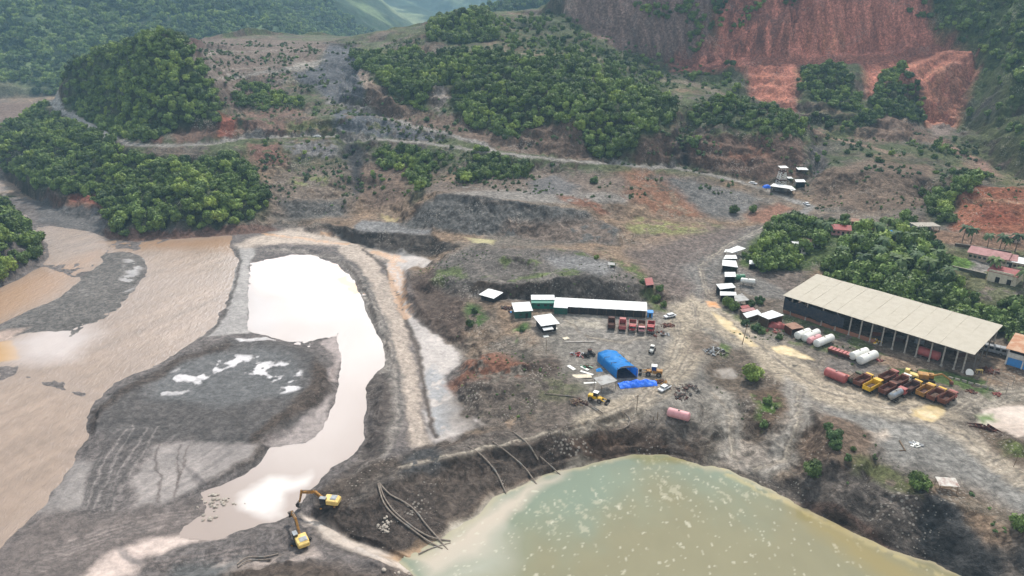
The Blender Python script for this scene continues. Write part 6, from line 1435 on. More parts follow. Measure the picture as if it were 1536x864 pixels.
def container():
    c, rz, Ln = frame(1243, 526, 1285, 541); t = thing('flat_rack', c, rz, 'long low reddish brown flat rack between the white tanks', 'rack')
    part('deck', lambda b: [box(b, (-Ln / 2 + Ln * (k + .5) / 8, 0, 1.5), (Ln / 8 - .25, 2.4, .25)) for k in range(8)], 'redtank', t, .03)
    part('side_rail', lambda b: [box(b, (0, s * 1.25, 1.3), (Ln, .15, .5)) for s in (-1, 1)], 'rust', t); part('base', lambda b: box(b, (0, 0, .55), (Ln - .4, 2.1, 1.0)), 'rust2', t)
container()

# ================================================================ vehicles
def wheels(t, xs_, half, r=.52, w=.32):
    for x in xs_:
        for s in (-1, 1):
            o = part('wheel', lambda b: rod(b, (x, s * (half - w), r), (x, s * half, r), r, 14), 'tyre', t, smooth=True)
            part('rim', lambda b: rod(b, (x, s * (half - .02), r), (x, s * (half + .02), r), r * .5, 10), 'steel', o)
def truck(p, rz, lab, bodym='rust', cabm='yellow', body='dump', load=False, group=None, raised=0, L_=7.4):
    """nose points along +x"""
    t = thing('dump_truck' if body == 'dump' else 'tanker_truck', p, rz, lab, 'truck', group)
    part('chassis', lambda b: (box(b, (0, .45, .85), (L_, .18, .3)), box(b, (0, -.45, .85), (L_, .18, .3)), box(b, (-L_ / 2 + .1, 0, .75), (.15, 2.3, .25)), box(b, (L_ / 2 - 1, 0, .75), (1.4, 1.7, .5))), 'black', t)
    wheels(t, (L_ / 2 - 1.35, -1.3, -2.65), 1.2)
    cx = L_ / 2 - .95
    c = part('cab', lambda b: box(b, (cx, 0, 1.95), (1.8, 2.35, 1.75)), cabm, t, .12)
    part('windscreen', lambda b: box(b, (cx + .9, 0, 2.3), (.06, 2.0, .75)), 'glass', c); part('bumper', lambda b: box(b, (cx + .98, 0, .8), (.2, 2.3, .35)), 'steel', t)
    for s in (-1, 1): part('side_window', lambda b: box(b, (cx + .15, s * 1.175, 2.3), (.9, .04, .6)), 'glass', c); part('headlight', lambda b: box(b, (cx + .93, s * .85, 1.35), (.06, .35, .22)), 'wall', c); part('mirror', lambda b: box(b, (cx + .9, s * 1.35, 2.2), (.08, .12, .45)), 'black', c)
    b0, b1 = -L_ / 2 - .1, cx - 1.05; bl = b1 - b0; bc = (b0 + b1) / 2
    if body == 'dump':
        def tub(b):
            th = .12; zb, zt = 1.15, 2.55
            box(b, (bc, 0, zb), (bl, 2.3, th)); 
            for s in (-1, 1):
                box(b, (bc, s * 1.2, (zb + zt) / 2), (bl, th, zt - zb), tilt=(-s * .08, 0))
                for k in range(5): box(b, (b0 + .25 + (bl - .5) * k / 4, s * 1.29, (zb + zt) / 2), (.12, .1, zt - zb - .05))
            box(b, (b1 - .06, 0, (zb + zt) / 2 + .15), (th, 2.3, zt - zb + .3)); box(b, (b0 + .03, 0, (zb + zt) / 2 - .1), (th, 2.3, zt - zb - .15)); box(b, (b1 + .35, 0, zt + .32), (.95, 2.3, .08))
        tb = part('dump_body', tub, bodym, t)
        part('body_floor', lambda b: gridslab(b, [(b0 + .15, -1.1, 1.3), (b1 - .2, -1.1, 1.3), (b1 - .2, 1.1, 1.3), (b0 + .15, 1.1, 1.3)], 8, 5, .06, lambda u, v: (.75 if load else .12) * math.sin(math.pi * u) * math.sin(math.pi * v) + .06 * math.sin(u * 17 + v * 11)), 'dirtm' if load else 'rust2', tb)
    elif body == 'tank':
        part('tank', lambda b: dome_cyl(b, (b0 + .35, 0, 2.05), (b1 - .25, 0, 2.05), 1.05), bodym, t, smooth=True)
        part('walkway', lambda b: box(b, (bc, 0, 3.13), (bl * .8, .5, .06)), 'steel', t); part('hatch', lambda b: rod(b, (bc, 0, 3.1), (bc, 0, 3.35), .28, 10), 'steel', t)
    return t
def tr(u0, v0, u1, v1, lab, L_=7.4, **k):
    a, b_ = G(u0, v0), G(u1, v1); m = (a + b_) / 2; m.z = min(a.z, b_.z, gz(m.x, m.y)); return truck(m, head(a, b_), lab, L_=L_, **k)
gA = 'dump trucks parked together in the lower right yard'; gB = 'red trucks parked in a row by the long workshop'
tr(1281, 583, 1306, 570, 'dump truck with rusty body and yellow cab at the left end of the parked cluster', bodym='rust', cabm='yellow', group=gA)
tr(1294, 592, 1322, 577, 'dump truck all bright yellow, body and cab, second from the left in the cluster', bodym='yellow', cabm='yellow', group=gA, load=True)
tr(1318, 577, 1345, 564, 'dump truck with brown body and red cab in the back line of the cluster', bodym='rust', cabm='redtank', group=gA)
tr(1317, 597, 1346, 581, 'dump truck with brown body and brown cab left of the silver tanker', bodym='rust', cabm='rust2', group=gA)
tr(1330, 606, 1358, 590, 'silver tank truck with brown cab in front of the dump trucks', bodym='alu', cabm='redtank', body='tank', group=gA, L_=7.6)
tr(1341, 583, 1362, 571, 'old dump truck with white cab roof behind the silver tanker', bodym='rust', cabm='wtank', group=gA, L_=6.8)
tr(1354, 594, 1380, 579, 'dump truck with dark brown body, yellow cab, right of the silver tanker', bodym='rust2', cabm='yellow', group=gA)
tr(1374, 600, 1400, 584, 'dump truck with worn yellow body and bright yellow cab, third from the right end', bodym='ochre', cabm='yellow', group=gA)
tr(1390, 606, 1416, 590, 'dump truck with grey brown body and yellow cab, second from the right end', bodym='rust', cabm='yellow', group=gA, load=True)
tr(1405, 612, 1434, 594, 'dump truck with red brown body and red cab at the right end of the cluster', bodym='rust', cabm='redtank', group=gA)
tr(917, 500, 917, 480, 'truck with tall dark rusty dump body, left end of the row of five', bodym='rust2', cabm='rust2', group=gB, L_=7)
tr(933, 502, 934, 482, 'truck with faded red dump body, second from the left in the row of five', bodym='redtank', cabm='redtank', group=gB, L_=7)
tr(949, 484, 948, 504, 'red truck with pale cab top in the middle of the row of five', bodym='redtank', cabm='red', group=gB, L_=7)
tr(962, 486, 962, 505, 'red truck with pink stripe, fourth in the row of five, cab facing the yard', bodym='rust', cabm='pinkp', group=gB, L_=7, load=True)
tr(977, 487, 975, 504, 'bright red truck at the right end of the row of five, cab facing the yard', bodym='red', cabm='red', group=gB, L_=6.6)
def car(u0, v0, u1, v1, lab, m='carw', pickup=False, L_=None, name=None):
    c, rz, Ln = frame(u0, v0, u1, v1); Ln = L_ or 5.0; t = thing(name or ('pickup' if pickup else 'car'), c, rz, lab, 'pickup' if pickup else 'car')
    body = part('body', lambda b: (box(b, (0, 0, .72), (Ln, 1.85, .55))), m, t, .12)
    if pickup:
        c_ = part('cab', lambda b: box(b, (.25, 0, 1.32), (2.0, 1.7, .72)), m, t, .16); part('window', lambda b: box(b, (.25, 0, 1.36), (2.04, 1.5, .4)), 'glass', c_); part('window', lambda b: box(b, (.25, 0, 1.36), (1.6, 1.74, .36)), 'glass', c_)
        part('load_bed', lambda b: box(b, (-1.6, 0, 1.01), (1.5, 1.5, .05)), 'black', t)
    else:
        c_ = part('cabin', lambda b: box(b, (-.25, 0, 1.26), (2.7, 1.65, .62)), m, t, .18); part('window', lambda b: box(b, (-.25, 0, 1.28), (2.74, 1.4, .36)), 'glass', c_); part('window', lambda b: box(b, (-.25, 0, 1.28), (2.2, 1.69, .34)), 'glass', c_)
    wheels(t, (Ln * .3, -Ln * .3), .95, .36, .24)
    return t
car(1003, 581, 990, 588, 'white pickup driving below the blue tarpaulin heap', pickup=True)
car(1009, 475, 1000, 477, 'white car parked at the corner right of the long workshop')
car(1205, 305, 1214, 310, 'white pickup on the hillside road near the village trees', pickup=True)
car(1125, 274, 1133, 277, 'small white car on the hillside road left of the blue tarpaulin')
car(508, 206, 444, 206, 'white car far away on the hillside road', L_=5); bpy.data.objects
def machine(p, rz, lab, name, m='ochre', cabm='wtank', boom=True, s=1):
    t = thing(name, p, rz, lab, 'loader', s=s)
    part('body', lambda b: (box(b, (-.9, 0, 1.35), (2.6, 1.5, 1.0)), box(b, (1.3, 0, 1.15), (1.6, .9, .7))), m, t, .1)
    c = part('cab', lambda b: box(b, (.1, 0, 2.35), (1.3, 1.4, 1.3)), 'glass', t, .05); part('roof', lambda b: box(b, (.1, 0, 3.05), (1.6, 1.6, .12)), cabm, c, .04)
    wheels(t, (1.6, -1.3), 1.2, .72, .5)
    if boom:
        part('loader_arm', lambda b: [rod(b, (.9, s_ * .7, 1.5), (3.2, s_ * .7, .9), .13, 6) for s_ in (-1, 1)], m, t)
        part('bucket', lambda b: (box(b, (3.4, 0, .55), (.12, 2.5, .9)), box(b, (3.8, 0, .18), (.9, 2.5, .1)), box(b, (3.8, 1.2, .5), (.8, .1, .7)), box(b, (3.8, -1.2, .5), (.8, .1, .7))), 'black', t)
    return t
machine(G(893, 601), -.5, 'yellow backhoe loader with white cab roof in front of the pale canopy', 'backhoe_loader', 'yellow')
t = machine(G(981, 563), 2.9, 'brown muddy wheel loader with white cab roof beside the open end of the blue tent', 'wheel_loader', 'ochre', s=1.15)
machine(G(978, 528), 1.2, 'small dark tractor with white hood parked alone in the yard', 'tractor', 'wtank', 'wtank', boom=False, s=.8)
machine(G(884, 534), .4, 'black stripped machine left behind the blue tent', 'old_tractor', 'black', 'rust2', boom=False, s=.8)
def excavator(p, rz, lab, slew, pts, bucketdir, m='cream'):
    """tracks along local x; house turned by slew; boom points in the plane of the house: list of (reach, height)"""
    t = thing('excavator', p, rz, lab, 'excavator')
    for s in (-1, 1):
        tk = part('track', lambda b: (box(b, (0, s * 1.2, .45), (3.2, .6, .8)), rod(b, (-1.6, s * 1.5, .45), (-1.6, s * .9, .45), .4, 12), rod(b, (1.6, s * 1.5, .45), (1.6, s * .9, .45), .4, 12)), 'tyre', t)
        part('sprocket', lambda b: [rod(b, (x, s * 1.48, .45), (x, s * 1.54, .45), .26, 10) for x in (-1.6, 1.6)], 'ochre', tk)
    part('undercarriage', lambda b: (box(b, (0, 0, .6), (1.8, 2, .5)), rod(b, (0, 0, .8), (0, 0, 1.1), .8, 16)), 'black', t)
    h = bpy.data.objects.new('house', None); COL.objects.link(h); h.parent = t; h.rotation_euler = (0, 0, slew)
    bpy.data.objects.remove(h)
    Mz = Matrix.Rotation(slew, 4, 'Z')
    def rot(fn):
        def g(b): fn(b); bmesh.ops.transform(b, matrix=Mz, verts=b.verts)
        return g
    bd = part('body', rot(lambda b: (box(b, (-1.0, 0, 1.75), (3.3, 2.7, 1.25)), box(b, (.7, .85, 1.55), (1.4, .9, .85)))), m, t, .14)
    part('counterweight', rot(lambda b: box(b, (-2.75, 0, 1.65), (.7, 2.6, 1.15))), m, t, .2)
    part('engine_cover', rot(lambda b: (box(b, (-1.6, -.2, 2.42), (1.5, 1.7, .12)), box(b, (-1.6, -.2, 2.5), (1.2, 1.2, .06)))), 'greyp', bd)
    c = part('cab', rot(lambda b: box(b, (.65, 1.0, 2.05), (1.6, 1.0, 1.75))), 'glass', t, .08); part('cab_roof', rot(lambda b: box(b, (.65, 1.0, 2.98), (1.6, 1.0, .1))), 'greyp', c)
    P3 = [Vector((r_, -.1, z_)) for r_, z_ in pts]   # foot, elbow, arm joint, bucket joint
    def beam(a, b_, w0, w1, wy):
        def f(b):
            d = (b_ - a).normalized(); up = Vector((-d.z, 0, d.x)); y = Vector((0, wy / 2, 0))
            q = [a + up * w0 + y, a - up * w0 + y, b_ - up * w1 + y, b_ + up * w1 + y]; q2 = [v - y * 2 for v in q]
            vs = [b.verts.new(v) for v in q + q2]; b.faces.new(vs[:4]); b.faces.new(vs[4:][::-1])
            for i in range(4): b.faces.new((vs[i], vs[4 + i], vs[4 + (i + 1) % 4], vs[(i + 1) % 4]))
        return f
    def boomf(b): beam(P3[0], P3[1], .28, .42, .5)(b); beam(P3[1], P3[2], .42, .22, .46)(b)
    part('boom', rot(boomf), 'ochre', t); 
    part('arm', rot(beam(P3[2] + (P3[2] - P3[3]).normalized() * .7, P3[3], .3, .16, .36)), 'ochre', t)
    part('boom_cylinder', rot(lambda b: [rod(b, (P3[0].x + .5, s * .35, P3[0].z - .1), P3[1] + Vector((.1, s * .35, -.2)), .08, 8) for s in (-1, 1)]), 'steel', t)
    part('arm_cylinder', rot(lambda b: rod(b, P3[1] + Vector((.3, 0, .45)), P3[2] + (P3[2] - P3[3]).normalized() * .65, .09, 8)), 'steel', t)
    q = P3[3]; a_ = bucketdir
    def bucket(b):
        prof = [(0, .15), (.55, .25), (1.0, -.1), (1.15, -.65), (.85, -1.05), (.3, -1.15), (-.1, -1.0), (.35, -.8), (.75, -.5), (.6, -.1), (.2, -.15)]
        fr = []
        for y in (-.6, .6):
            fr.append([b.verts.new((q.x + x * math.cos(a_) - z * math.sin(a_), q.y + y, q.z + x * math.sin(a_) + z * math.cos(a_))) for x, z in prof])
        b.faces.new(fr[0]); b.faces.new(fr[1][::-1]); n = len(prof)
        for i in range(n): b.faces.new((fr[0][i], fr[1][i], fr[1][(i + 1) % n], fr[0][(i + 1) % n]))
    part('bucket', rot(bucket), 'black', t)
    return t
# near machine: stands on the dike, boom reaching up-left over the pool; second: on the berm slope reaching left
pa = G(452, 815); pb = G(492, 757)
da = head(pa, G(428, 765)); excavator(pa + Vector((0, 0, .0)), da + .9, 'excavator with pale yellow house on the near dike, boom stretched over the pool', -.9, [(.9, 1.7), (3.0, 4.6), (6.6, 4.0), (8.0, 2.0)], 2.2)
db = head(pb, G(440, 764)); excavator(pb + Vector((0, 0, -.2)), db + .35, 'excavator with yellow house on the dark berm slope, bucket down at the channel', -.35, [(.9, 1.7), (3.2, 3.6), (6.6, 3.0), (7.4, .0)], -.4)
def crane():
    p = G(1391, 571); t = thing('old_crane', p, -.35, 'worn orange yellow crawler digger lying folded behind the yellow trucks', 'digger')
    part('body', lambda b: (box(b, (-1.5, 0, 1.6), (3, 2.5, 1.6)), box(b, (.8, .6, 1.6), (1.6, 1.1, 1.6))), 'ochre', t, .12); part('track', lambda b: [box(b, (0, s * 1.2, .45), (3.8, .6, .85)) for s in (-1, 1)], 'black', t, .12)
    part('boom', lambda b: (rod(b, (.5, -.4, 2.0), (3.4, -.4, 3.2), .3, 6), rod(b, (3.4, -.4, 3.2), (6.2, -.4, 1.4), .25, 6)), 'ochre', t); part('bucket', lambda b: box(b, (6.4, -.4, .8), (1, 1.3, 1)), 'rust', t, .15)
    p = G(1366, 567); t = thing('old_loader', p, 2.4, 'pale yellow stripped loader cab between the old crane and the dump trucks', 'loader')
    part('body', lambda b: (box(b, (-.6, 0, 1.2), (3.2, 1.9, 1.2)), box(b, (1.3, 0, 2.0), (1.3, 1.6, 1.6))), 'cream', t, .12); wheels(t, (1.3, -1.5), 1.25, .65, .45)
    part('window', lambda b: box(b, (1.3, 0, 2.25), (1.34, 1.2, .7)), 'glass', t)
    c, rz, L_ = frame(1258, 566, 1278, 573); t = thing('flatbed_trailer', c, rz, 'short flatbed trailer with orange red deck beside the long red tank', 'trailer')
    part('deck', lambda b: box(b, (0, 0, 1.3), (5.5, 2.4, .3)), pmat('orange_red_paint', (176, 92, 70), .6, 0, .3), t, .04); wheels(t, (-1.6, -.5), 1.15, .5, .3); part('chassis', lambda b: box(b, (0, 0, .95), (5.4, .9, .3)), 'black', t)
    c, rz, L_ = frame(1272, 578, 1291, 566); t = thing('scrap_truck', c, rz, 'dark green and brown wrecked truck frame between the red tank and the dump trucks', 'truck')
    part('body', lambda b: (box(b, (-.8, 0, 1.5), (4.5, 2.3, 1.0)), box(b, (2.2, 0, 1.8), (1.4, 2.1, 1.7))), pmat('dull_green_paint', (70, 84, 62), .7, 0, .5, (98, 80, 64)), t, .1); part('load', lambda b: gridslab(b, [(-2.8, -1.1, 2.0), (1.2, -1.1, 2.0), (1.2, 1.1, 2.0), (-2.8, 1.1, 2.0)], 8, 6, .1, lambda u, v: .5 * abs(math.sin(u * 13 + v * 5) * math.cos(v * 11))), 'dirtm', t); wheels(t, (2, -1.2, -2.2), 1.15)
crane()
# ================================================================ scrap, poles, hoses, stones
def scrap(u, v, r, n, lab, cols, seed, cat='scrap heap', long=False):
    rg = random.Random(seed); c = G(u, v); t = thing('scrap_heap', c, 0, lab, cat)
    for ci, m in enumerate(cols):
        def f(b):
            for k in range(n // len(cols)):
                a = rg.uniform(0, 6.28); q = r * rg.uniform(0, 1) ** .6; x, y = q * math.cos(a), q * math.sin(a) * .7; h = (1 - q / r) * rg.uniform(.2, 1.1)
                if long and k % 2: 
                    d = rg.uniform(0, 3.1); l_ = rg.uniform(1, 2.4); rod(b, (x - math.cos(d) * l_ / 2, y - math.sin(d) * l_ / 2, h * .4 + .1), (x + math.cos(d) * l_ / 2, y + math.sin(d) * l_ / 2, h + .2), rg.uniform(.05, .16), 6)
                else: box(b, (x, y, h / 2 + .1), (rg.uniform(.3, 1.3), rg.uniform(.2, .9), rg.uniform(.1, .6)), rg.uniform(0, 3), (rg.uniform(-.5, .5), rg.uniform(-.5, .5)))
        part(['scrap_metal', 'old_parts', 'loose_pieces', 'offcuts'][ci], f, m, t)
scrap(1028, 585, 4.6, 60, 'tangled rusty scrap heap below the wide road bend by the pickup', ['rust2', 'black', 'steel'], 1, long=True)
scrap(1020, 596, 2.2, 20, 'small dark scrap heap just below the tangled rusty one', ['rust2', 'black'], 2, long=True)
scrap(1071, 527, 4.2, 54, 'heap of blue grey pipes and scrap beside the muddy tracks', ['greyp', 'black', 'steel'], 3, long=True)
scrap(1001, 489, 2.6, 24, 'dark red brown scrap next to the row of five trucks', ['rust2', 'rust'], 4)
scrap(990, 502, 3.2, 24, 'grey and brown scrap at the right edge of the truck yard', ['rust', 'greyp', 'black'], 5)
scrap(870, 533, 3.4, 30, 'red and grey machine scraps near the pale slabs', ['red', 'greyp', 'black'], 6, long=True)
scrap(990, 573, 2.0, 20, 'brown scrap beside the muddy wheel loader', ['rust2', 'ochre'], 7)
scrap(880, 551, 2.2, 18, 'green and brown bits by the left wall of the blue tent', ['gtank', 'rust2'], 8)
scrap(774, 468, 2.6, 24, 'blue black barrels and odds and ends behind the green hut', ['black', 'bluep', 'rust2'], 9)
scrap(760, 462, 3.0, 26, 'row of dark bits on the bench between the lone hut and the green hut', ['black', 'rust2'], 10)
scrap(1321, 541, 1.6, 8, 'two rusty blocks lying between the white tanks and the shed', ['redtank', 'steel'], 11)
scrap(1484, 557, 3.0, 40, 'heap of red brown twisted metal at the right end of the shed', ['rust', 'rust2'], 12, long=True)
scrap(1455, 588, 2.0, 12, 'flat brown scrap sheets on the grass edge right of the trucks', ['rust2', 'rust'], 13)
scrap(1373, 668, 1.8, 16, 'pale plastic bits on the grey ground beside a dark log', ['wtank', 'greyp'], 14)
scrap(868, 604, 3.0, 26, 'brown bits and timbers left of the backhoe loader', ['rust2', 'wood'], 15, long=True)
scrap(825, 494, 2.6, 20, 'white boards leaning around the black walled hut', ['wtank', 'wood'], 16)
scrap(1160, 497, 2.6, 20, 'rubbish on the verge under the red covered load', ['rust', 'wood', 'redtank'], 17)
scrap(1310, 512, 3.2, 26, 'yellow and white bits against the low brick wall of the shed', ['yellow', 'wtank', 'rust2'], 18)
scrap(1497, 592, 1.4, 10, 'small red rusty drum heap by the fence frame', ['rust', 'redtank'], 19)
for i, (u, v, l_, w_, a_, m_, lab) in enumerate([(857, 552, 3.4, 1.3, -1.0, 'wtank', 'short white slab lying alone left of the other pale slabs'), (877, 553, 3.4, 1.0, -.9, 'wtank', 'white slab nearest the green and brown bits'),
        (880, 560, 4.6, .9, -.6, 'wtank', 'long thin white slab below the first two'), (873, 565, 6, 2.2, .05, 'cwall', 'wide cream sheet flat on the ground left of the canopy'), (885, 575, 4, .8, .1, 'wtank', 'narrow white plank nearest the pale canopy'),
        (871, 513, 11, 1.0, .05, 'steel', 'long grey steel beam lying in the middle of the yard'), (819, 505, 2, 1.6, .3, 'wtank', 'square pale sheet below the black walled hut'), (849, 508, 2.2, 1.8, .5, 'cwall', 'small square pale sheet on the open yard')]):
    p = G(u, v); t = thing('loose_panel', p, a_, lab, 'panel'); part('sheet', lambda b: box(b, (0, 0, .16), (l_, w_, .14)), m_, t, .03); part('bearer', lambda b: [box(b, (x * l_, 0, .04), (.15, w_, .12)) for x in (-.3, .3)], 'wood', t)
def pole(u, v, h, lab, lean=(0, 0), r=.14, arm=False):
    p = G(u, v); t = thing('pole', p, 0, lab, 'pole'); part('shaft', lambda b: rod(b, (0, 0, -.4), (lean[0], lean[1], h), r, 8, r * .6), 'wood', t)
    if arm: part('crossarm', lambda b: box(b, (lean[0] * .9, lean[1] * .9, h * .92), (1.6, .12, .12), .4), 'wood', t); part('insulator', lambda b: [rod(b, (lean[0] * .9 + x, lean[1] * .9, h * .92), (lean[0] * .9 + x, lean[1] * .9, h * .92 + .3), .07, 6) for x in (-.6, .6)], 'wtank', t)
pole(1113, 517, 8, 'leaning wooden utility pole between the two long puddles', (.9, 0), .16, True)
pole(955, 615, 5, 'upright pole at the road edge below the blue heap', (0, 0), .12, True)
pole(986, 629, 2.6, 'short post near the pink tank'); pole(984, 511, 6, 'thin pole at the right end of the row of five trucks', (0, 0), .1)
pole(819, 530, 6, 'thin pole on the bare slope below the black walled hut', (0, 0), .09); pole(980, 630, 1.2, 'stub post beside the short post')
pole(1520, 700, 4, 'thin leaning stake at the far right roadside', (.4, 0), .08)
def hose(pts, r, lab, lift=.12, group='muddy hoses on the berm', jitter=True, m='hose'):
    D = dens(pts, False, 7); P3 = [G(*q) for q in D]
    P3 = [Vector((p.x, p.y, p.z + lift + r)) for p in P3]
    for _ in range(2): P3 = [P3[0]] + [(P3[i - 1] + P3[i] * 2 + P3[i + 1]) / 4 for i in range(1, len(P3) - 1)] + [P3[-1]]
    o = P3[0].copy(); t = thing('hose', o, 0, lab, 'hose', group)
    part('pipe', lambda b: tube_mesh(b, [p - o for p in P3], r, 8), m, t, smooth=True)
    part('coupling', lambda b: tube_mesh(b, [P3[len(P3) // 2] - o, P3[len(P3) // 2 + 1] - o], r * 1.3, 8), 'steel', t)
hose([(702,671),(712,676),(725,686),(745,709),(759,741)], .20, 'hose running down the berm to the pit, leftmost of the parallel ones')
hose([(739,664),(752,673),(765,683),(789,704),(805,728)], .20, 'hose running down the berm to the pit, second of the parallel ones')
hose([(769,649),(789,663),(798,675),(807,691)], .20, 'shorter hose high on the berm, third of the parallel ones')
hose([(810,686),(826,700),(843,716)], .18, 'straight hose dipping into the pit, rightmost of the parallel ones')
hose([(567,727),(570,740),(575,757),(590,774),(609,789),(640,812),(664,825)], .20, 'left strand of the three hoses fanning down to the pit corner')
hose([(569,726),(574,745),(590,768),(618,792),(645,808),(676,813)], .20, 'middle strand of the three fanned hoses, bending towards the pit')
hose([(570,727),(585,745),(600,750),(622,765),(640,790),(655,806),(672,827)], .20, 'right strand of the three fanned hoses, separate from the others')
hose([(628,832),(650,822),(676,816)], .16, 'short hose lying across the pit corner end of the fanned hoses')
hose([(869,598),(885,608),(905,621)], .16, 'straight pipe beside the backhoe loader leading down the yard', group='pipes around the yard')
hose([(872,602),(888,612),(902,622)], .14, 'second straight pipe just below the one beside the backhoe', group='pipes around the yard')
hose([(817,591),(840,594),(862,595),(869,598)], .14, 'thin pipe crossing the slope left of the backhoe', group='pipes around the yard')
hose([(927,646),(938,645),(945,641),(948,633),(945,625),(937,621)], .22, 'curled pale hose on top of the berm', group='pipes around the yard')
hose([(356,848),(363,839),(372,835),(388,838),(404,836),(418,832)], .16, 'upper muddy hose of the coiled pair in the near foreground', group='pipes in the foreground')
hose([(357,852),(368,841),(380,841),(395,842),(406,840)], .16, 'lower muddy hose of the coiled pair in the near foreground', group='pipes in the foreground')
def rock_mesh(seed):
    rg = np.random.default_rng(seed); v, f = ICO2; n = v * (1 + .28 * fbm(v[:, 0] * 1.5 + seed, v[:, 1] * 1.5 + v[:, 2] * 2.1, 3, seed)[:, None]); n[:, 2] *= .65
    me = bpy.data.meshes.new('rock'); me.from_pydata(n.tolist(), [], f.tolist()); me.materials.append(MT['stone']); return me
ROCKS = [rock_mesh(300 + i) for i in range(5)]
def rocks(center, spread, n, size, lab, group, seed, z=None):
    rg = random.Random(seed)
    for k in range(n):
        u = center[0] + rg.gauss(0, spread[0]); v = center[1] + rg.gauss(0, spread[1]); p = G(u, v); s = rg.uniform(*size)
        o = bpy.data.objects.new('rock', ROCKS[k % 5]); COL.objects.link(o); o.location = (p.x, p.y, max(p.z, z if z is not None else -99) + s * .15); o.scale = (s, s * rg.uniform(.6, 1), s * rg.uniform(.7, 1)); o.rotation_euler = (rg.uniform(-.3, .3), rg.uniform(-.3, .3), rg.uniform(0, 6))
        tagp(o, lab, 'rock', group)
rocks((318, 750), (13, 5), 18, (.25, .75), 'muddy boulder in the pile at the tip of the big gravel bar', 'boulders at the tip of the bar', 1, -6.0)
rocks((340, 762), (12, 4), 12, (.2, .5), 'small boulder standing in shallow water off the bar tip', 'boulders in the shallow water', 2, -6.0)
rocks((316, 778), (8, 3), 6, (.25, .7), 'boulder in the little cluster below the boulder pile', 'boulders below the pile', 3, -6.0)
rocks((574, 790), (7, 9), 30, (.15, .5), 'pale stone in the white stone pile on the foot of the berm', 'stones on the foot of the berm', 4)
rocks((600, 862), (20, 6), 10, (.25, .6), 'stone on the reddish bank beside the near channel', 'stones by the near channel', 5)

# ================================================================ bottom right corner
def corner():
    p = G(1418, 734); t = thing('tin_shelter', p, -.12, 'small open shelter with patchy white and rust tin roof on the pit rim', 'shelter')
    part('roof', lambda b: gridslab(b, [(-2.3, -1.4, 2.0), (2.3, -1.4, 2.0), (2.3, 1.4, 2.5), (-2.3, 1.4, 2.5)], 8, 3, .06, lambda u, v: .05 * math.sin(u * 15)), sheetmat('patchy_tin', (206, 200, 190), .6, .5, (140, 84, 70)), t)
    for x in (-2, 2):
        for y in (-1.2, 1.2): part('post', lambda b: rod(b, (x, y, -.5), (x, y, 2.15 + (y > 0) * .25), .07, 6), 'wood', t)
    part('bench', lambda b: box(b, (0, .3, .5), (3, .5, .1)), 'wood', t)
    for (a, b_, lab) in (((1452, 637), (1475, 643), 'rusty steel trough lying nearer the trucks on the right hand bank'), ((1477, 641), (1508, 653), 'rusty steel trough lying nearer the pale puddle on the right')):
        c, rz, Ln = frame(*a, *b_); t = thing('steel_trough', c, rz, lab, 'trough'); part('trough', lambda b: (box(b, (0, 0, .3), (Ln, 1.4, .15)), box(b, (0, .7, .7), (Ln, .12, .9)), box(b, (0, -.7, .7), (Ln, .12, .9))), 'rust2', t); part('rib', lambda b: [box(b, (x * Ln, 0, .55), (.12, 1.7, .9)) for x in (-.35, 0, .35)], 'rust', t)
    c, rz, Ln = frame(1349, 662, 1358, 677); t = thing('log', c, rz, 'dark log lying on the grey ground of the lower right bench', 'log'); part('trunk', lambda b: rod(b, (-Ln / 2, 0, .25), (Ln / 2, 0, .25), .22, 8, .15), 'wood', t); part('stub', lambda b: rod(b, (Ln / 2 - .3, 0, .25), (Ln / 2 + .2, -1.6, .2), .12, 6), 'wood', t)
corner()
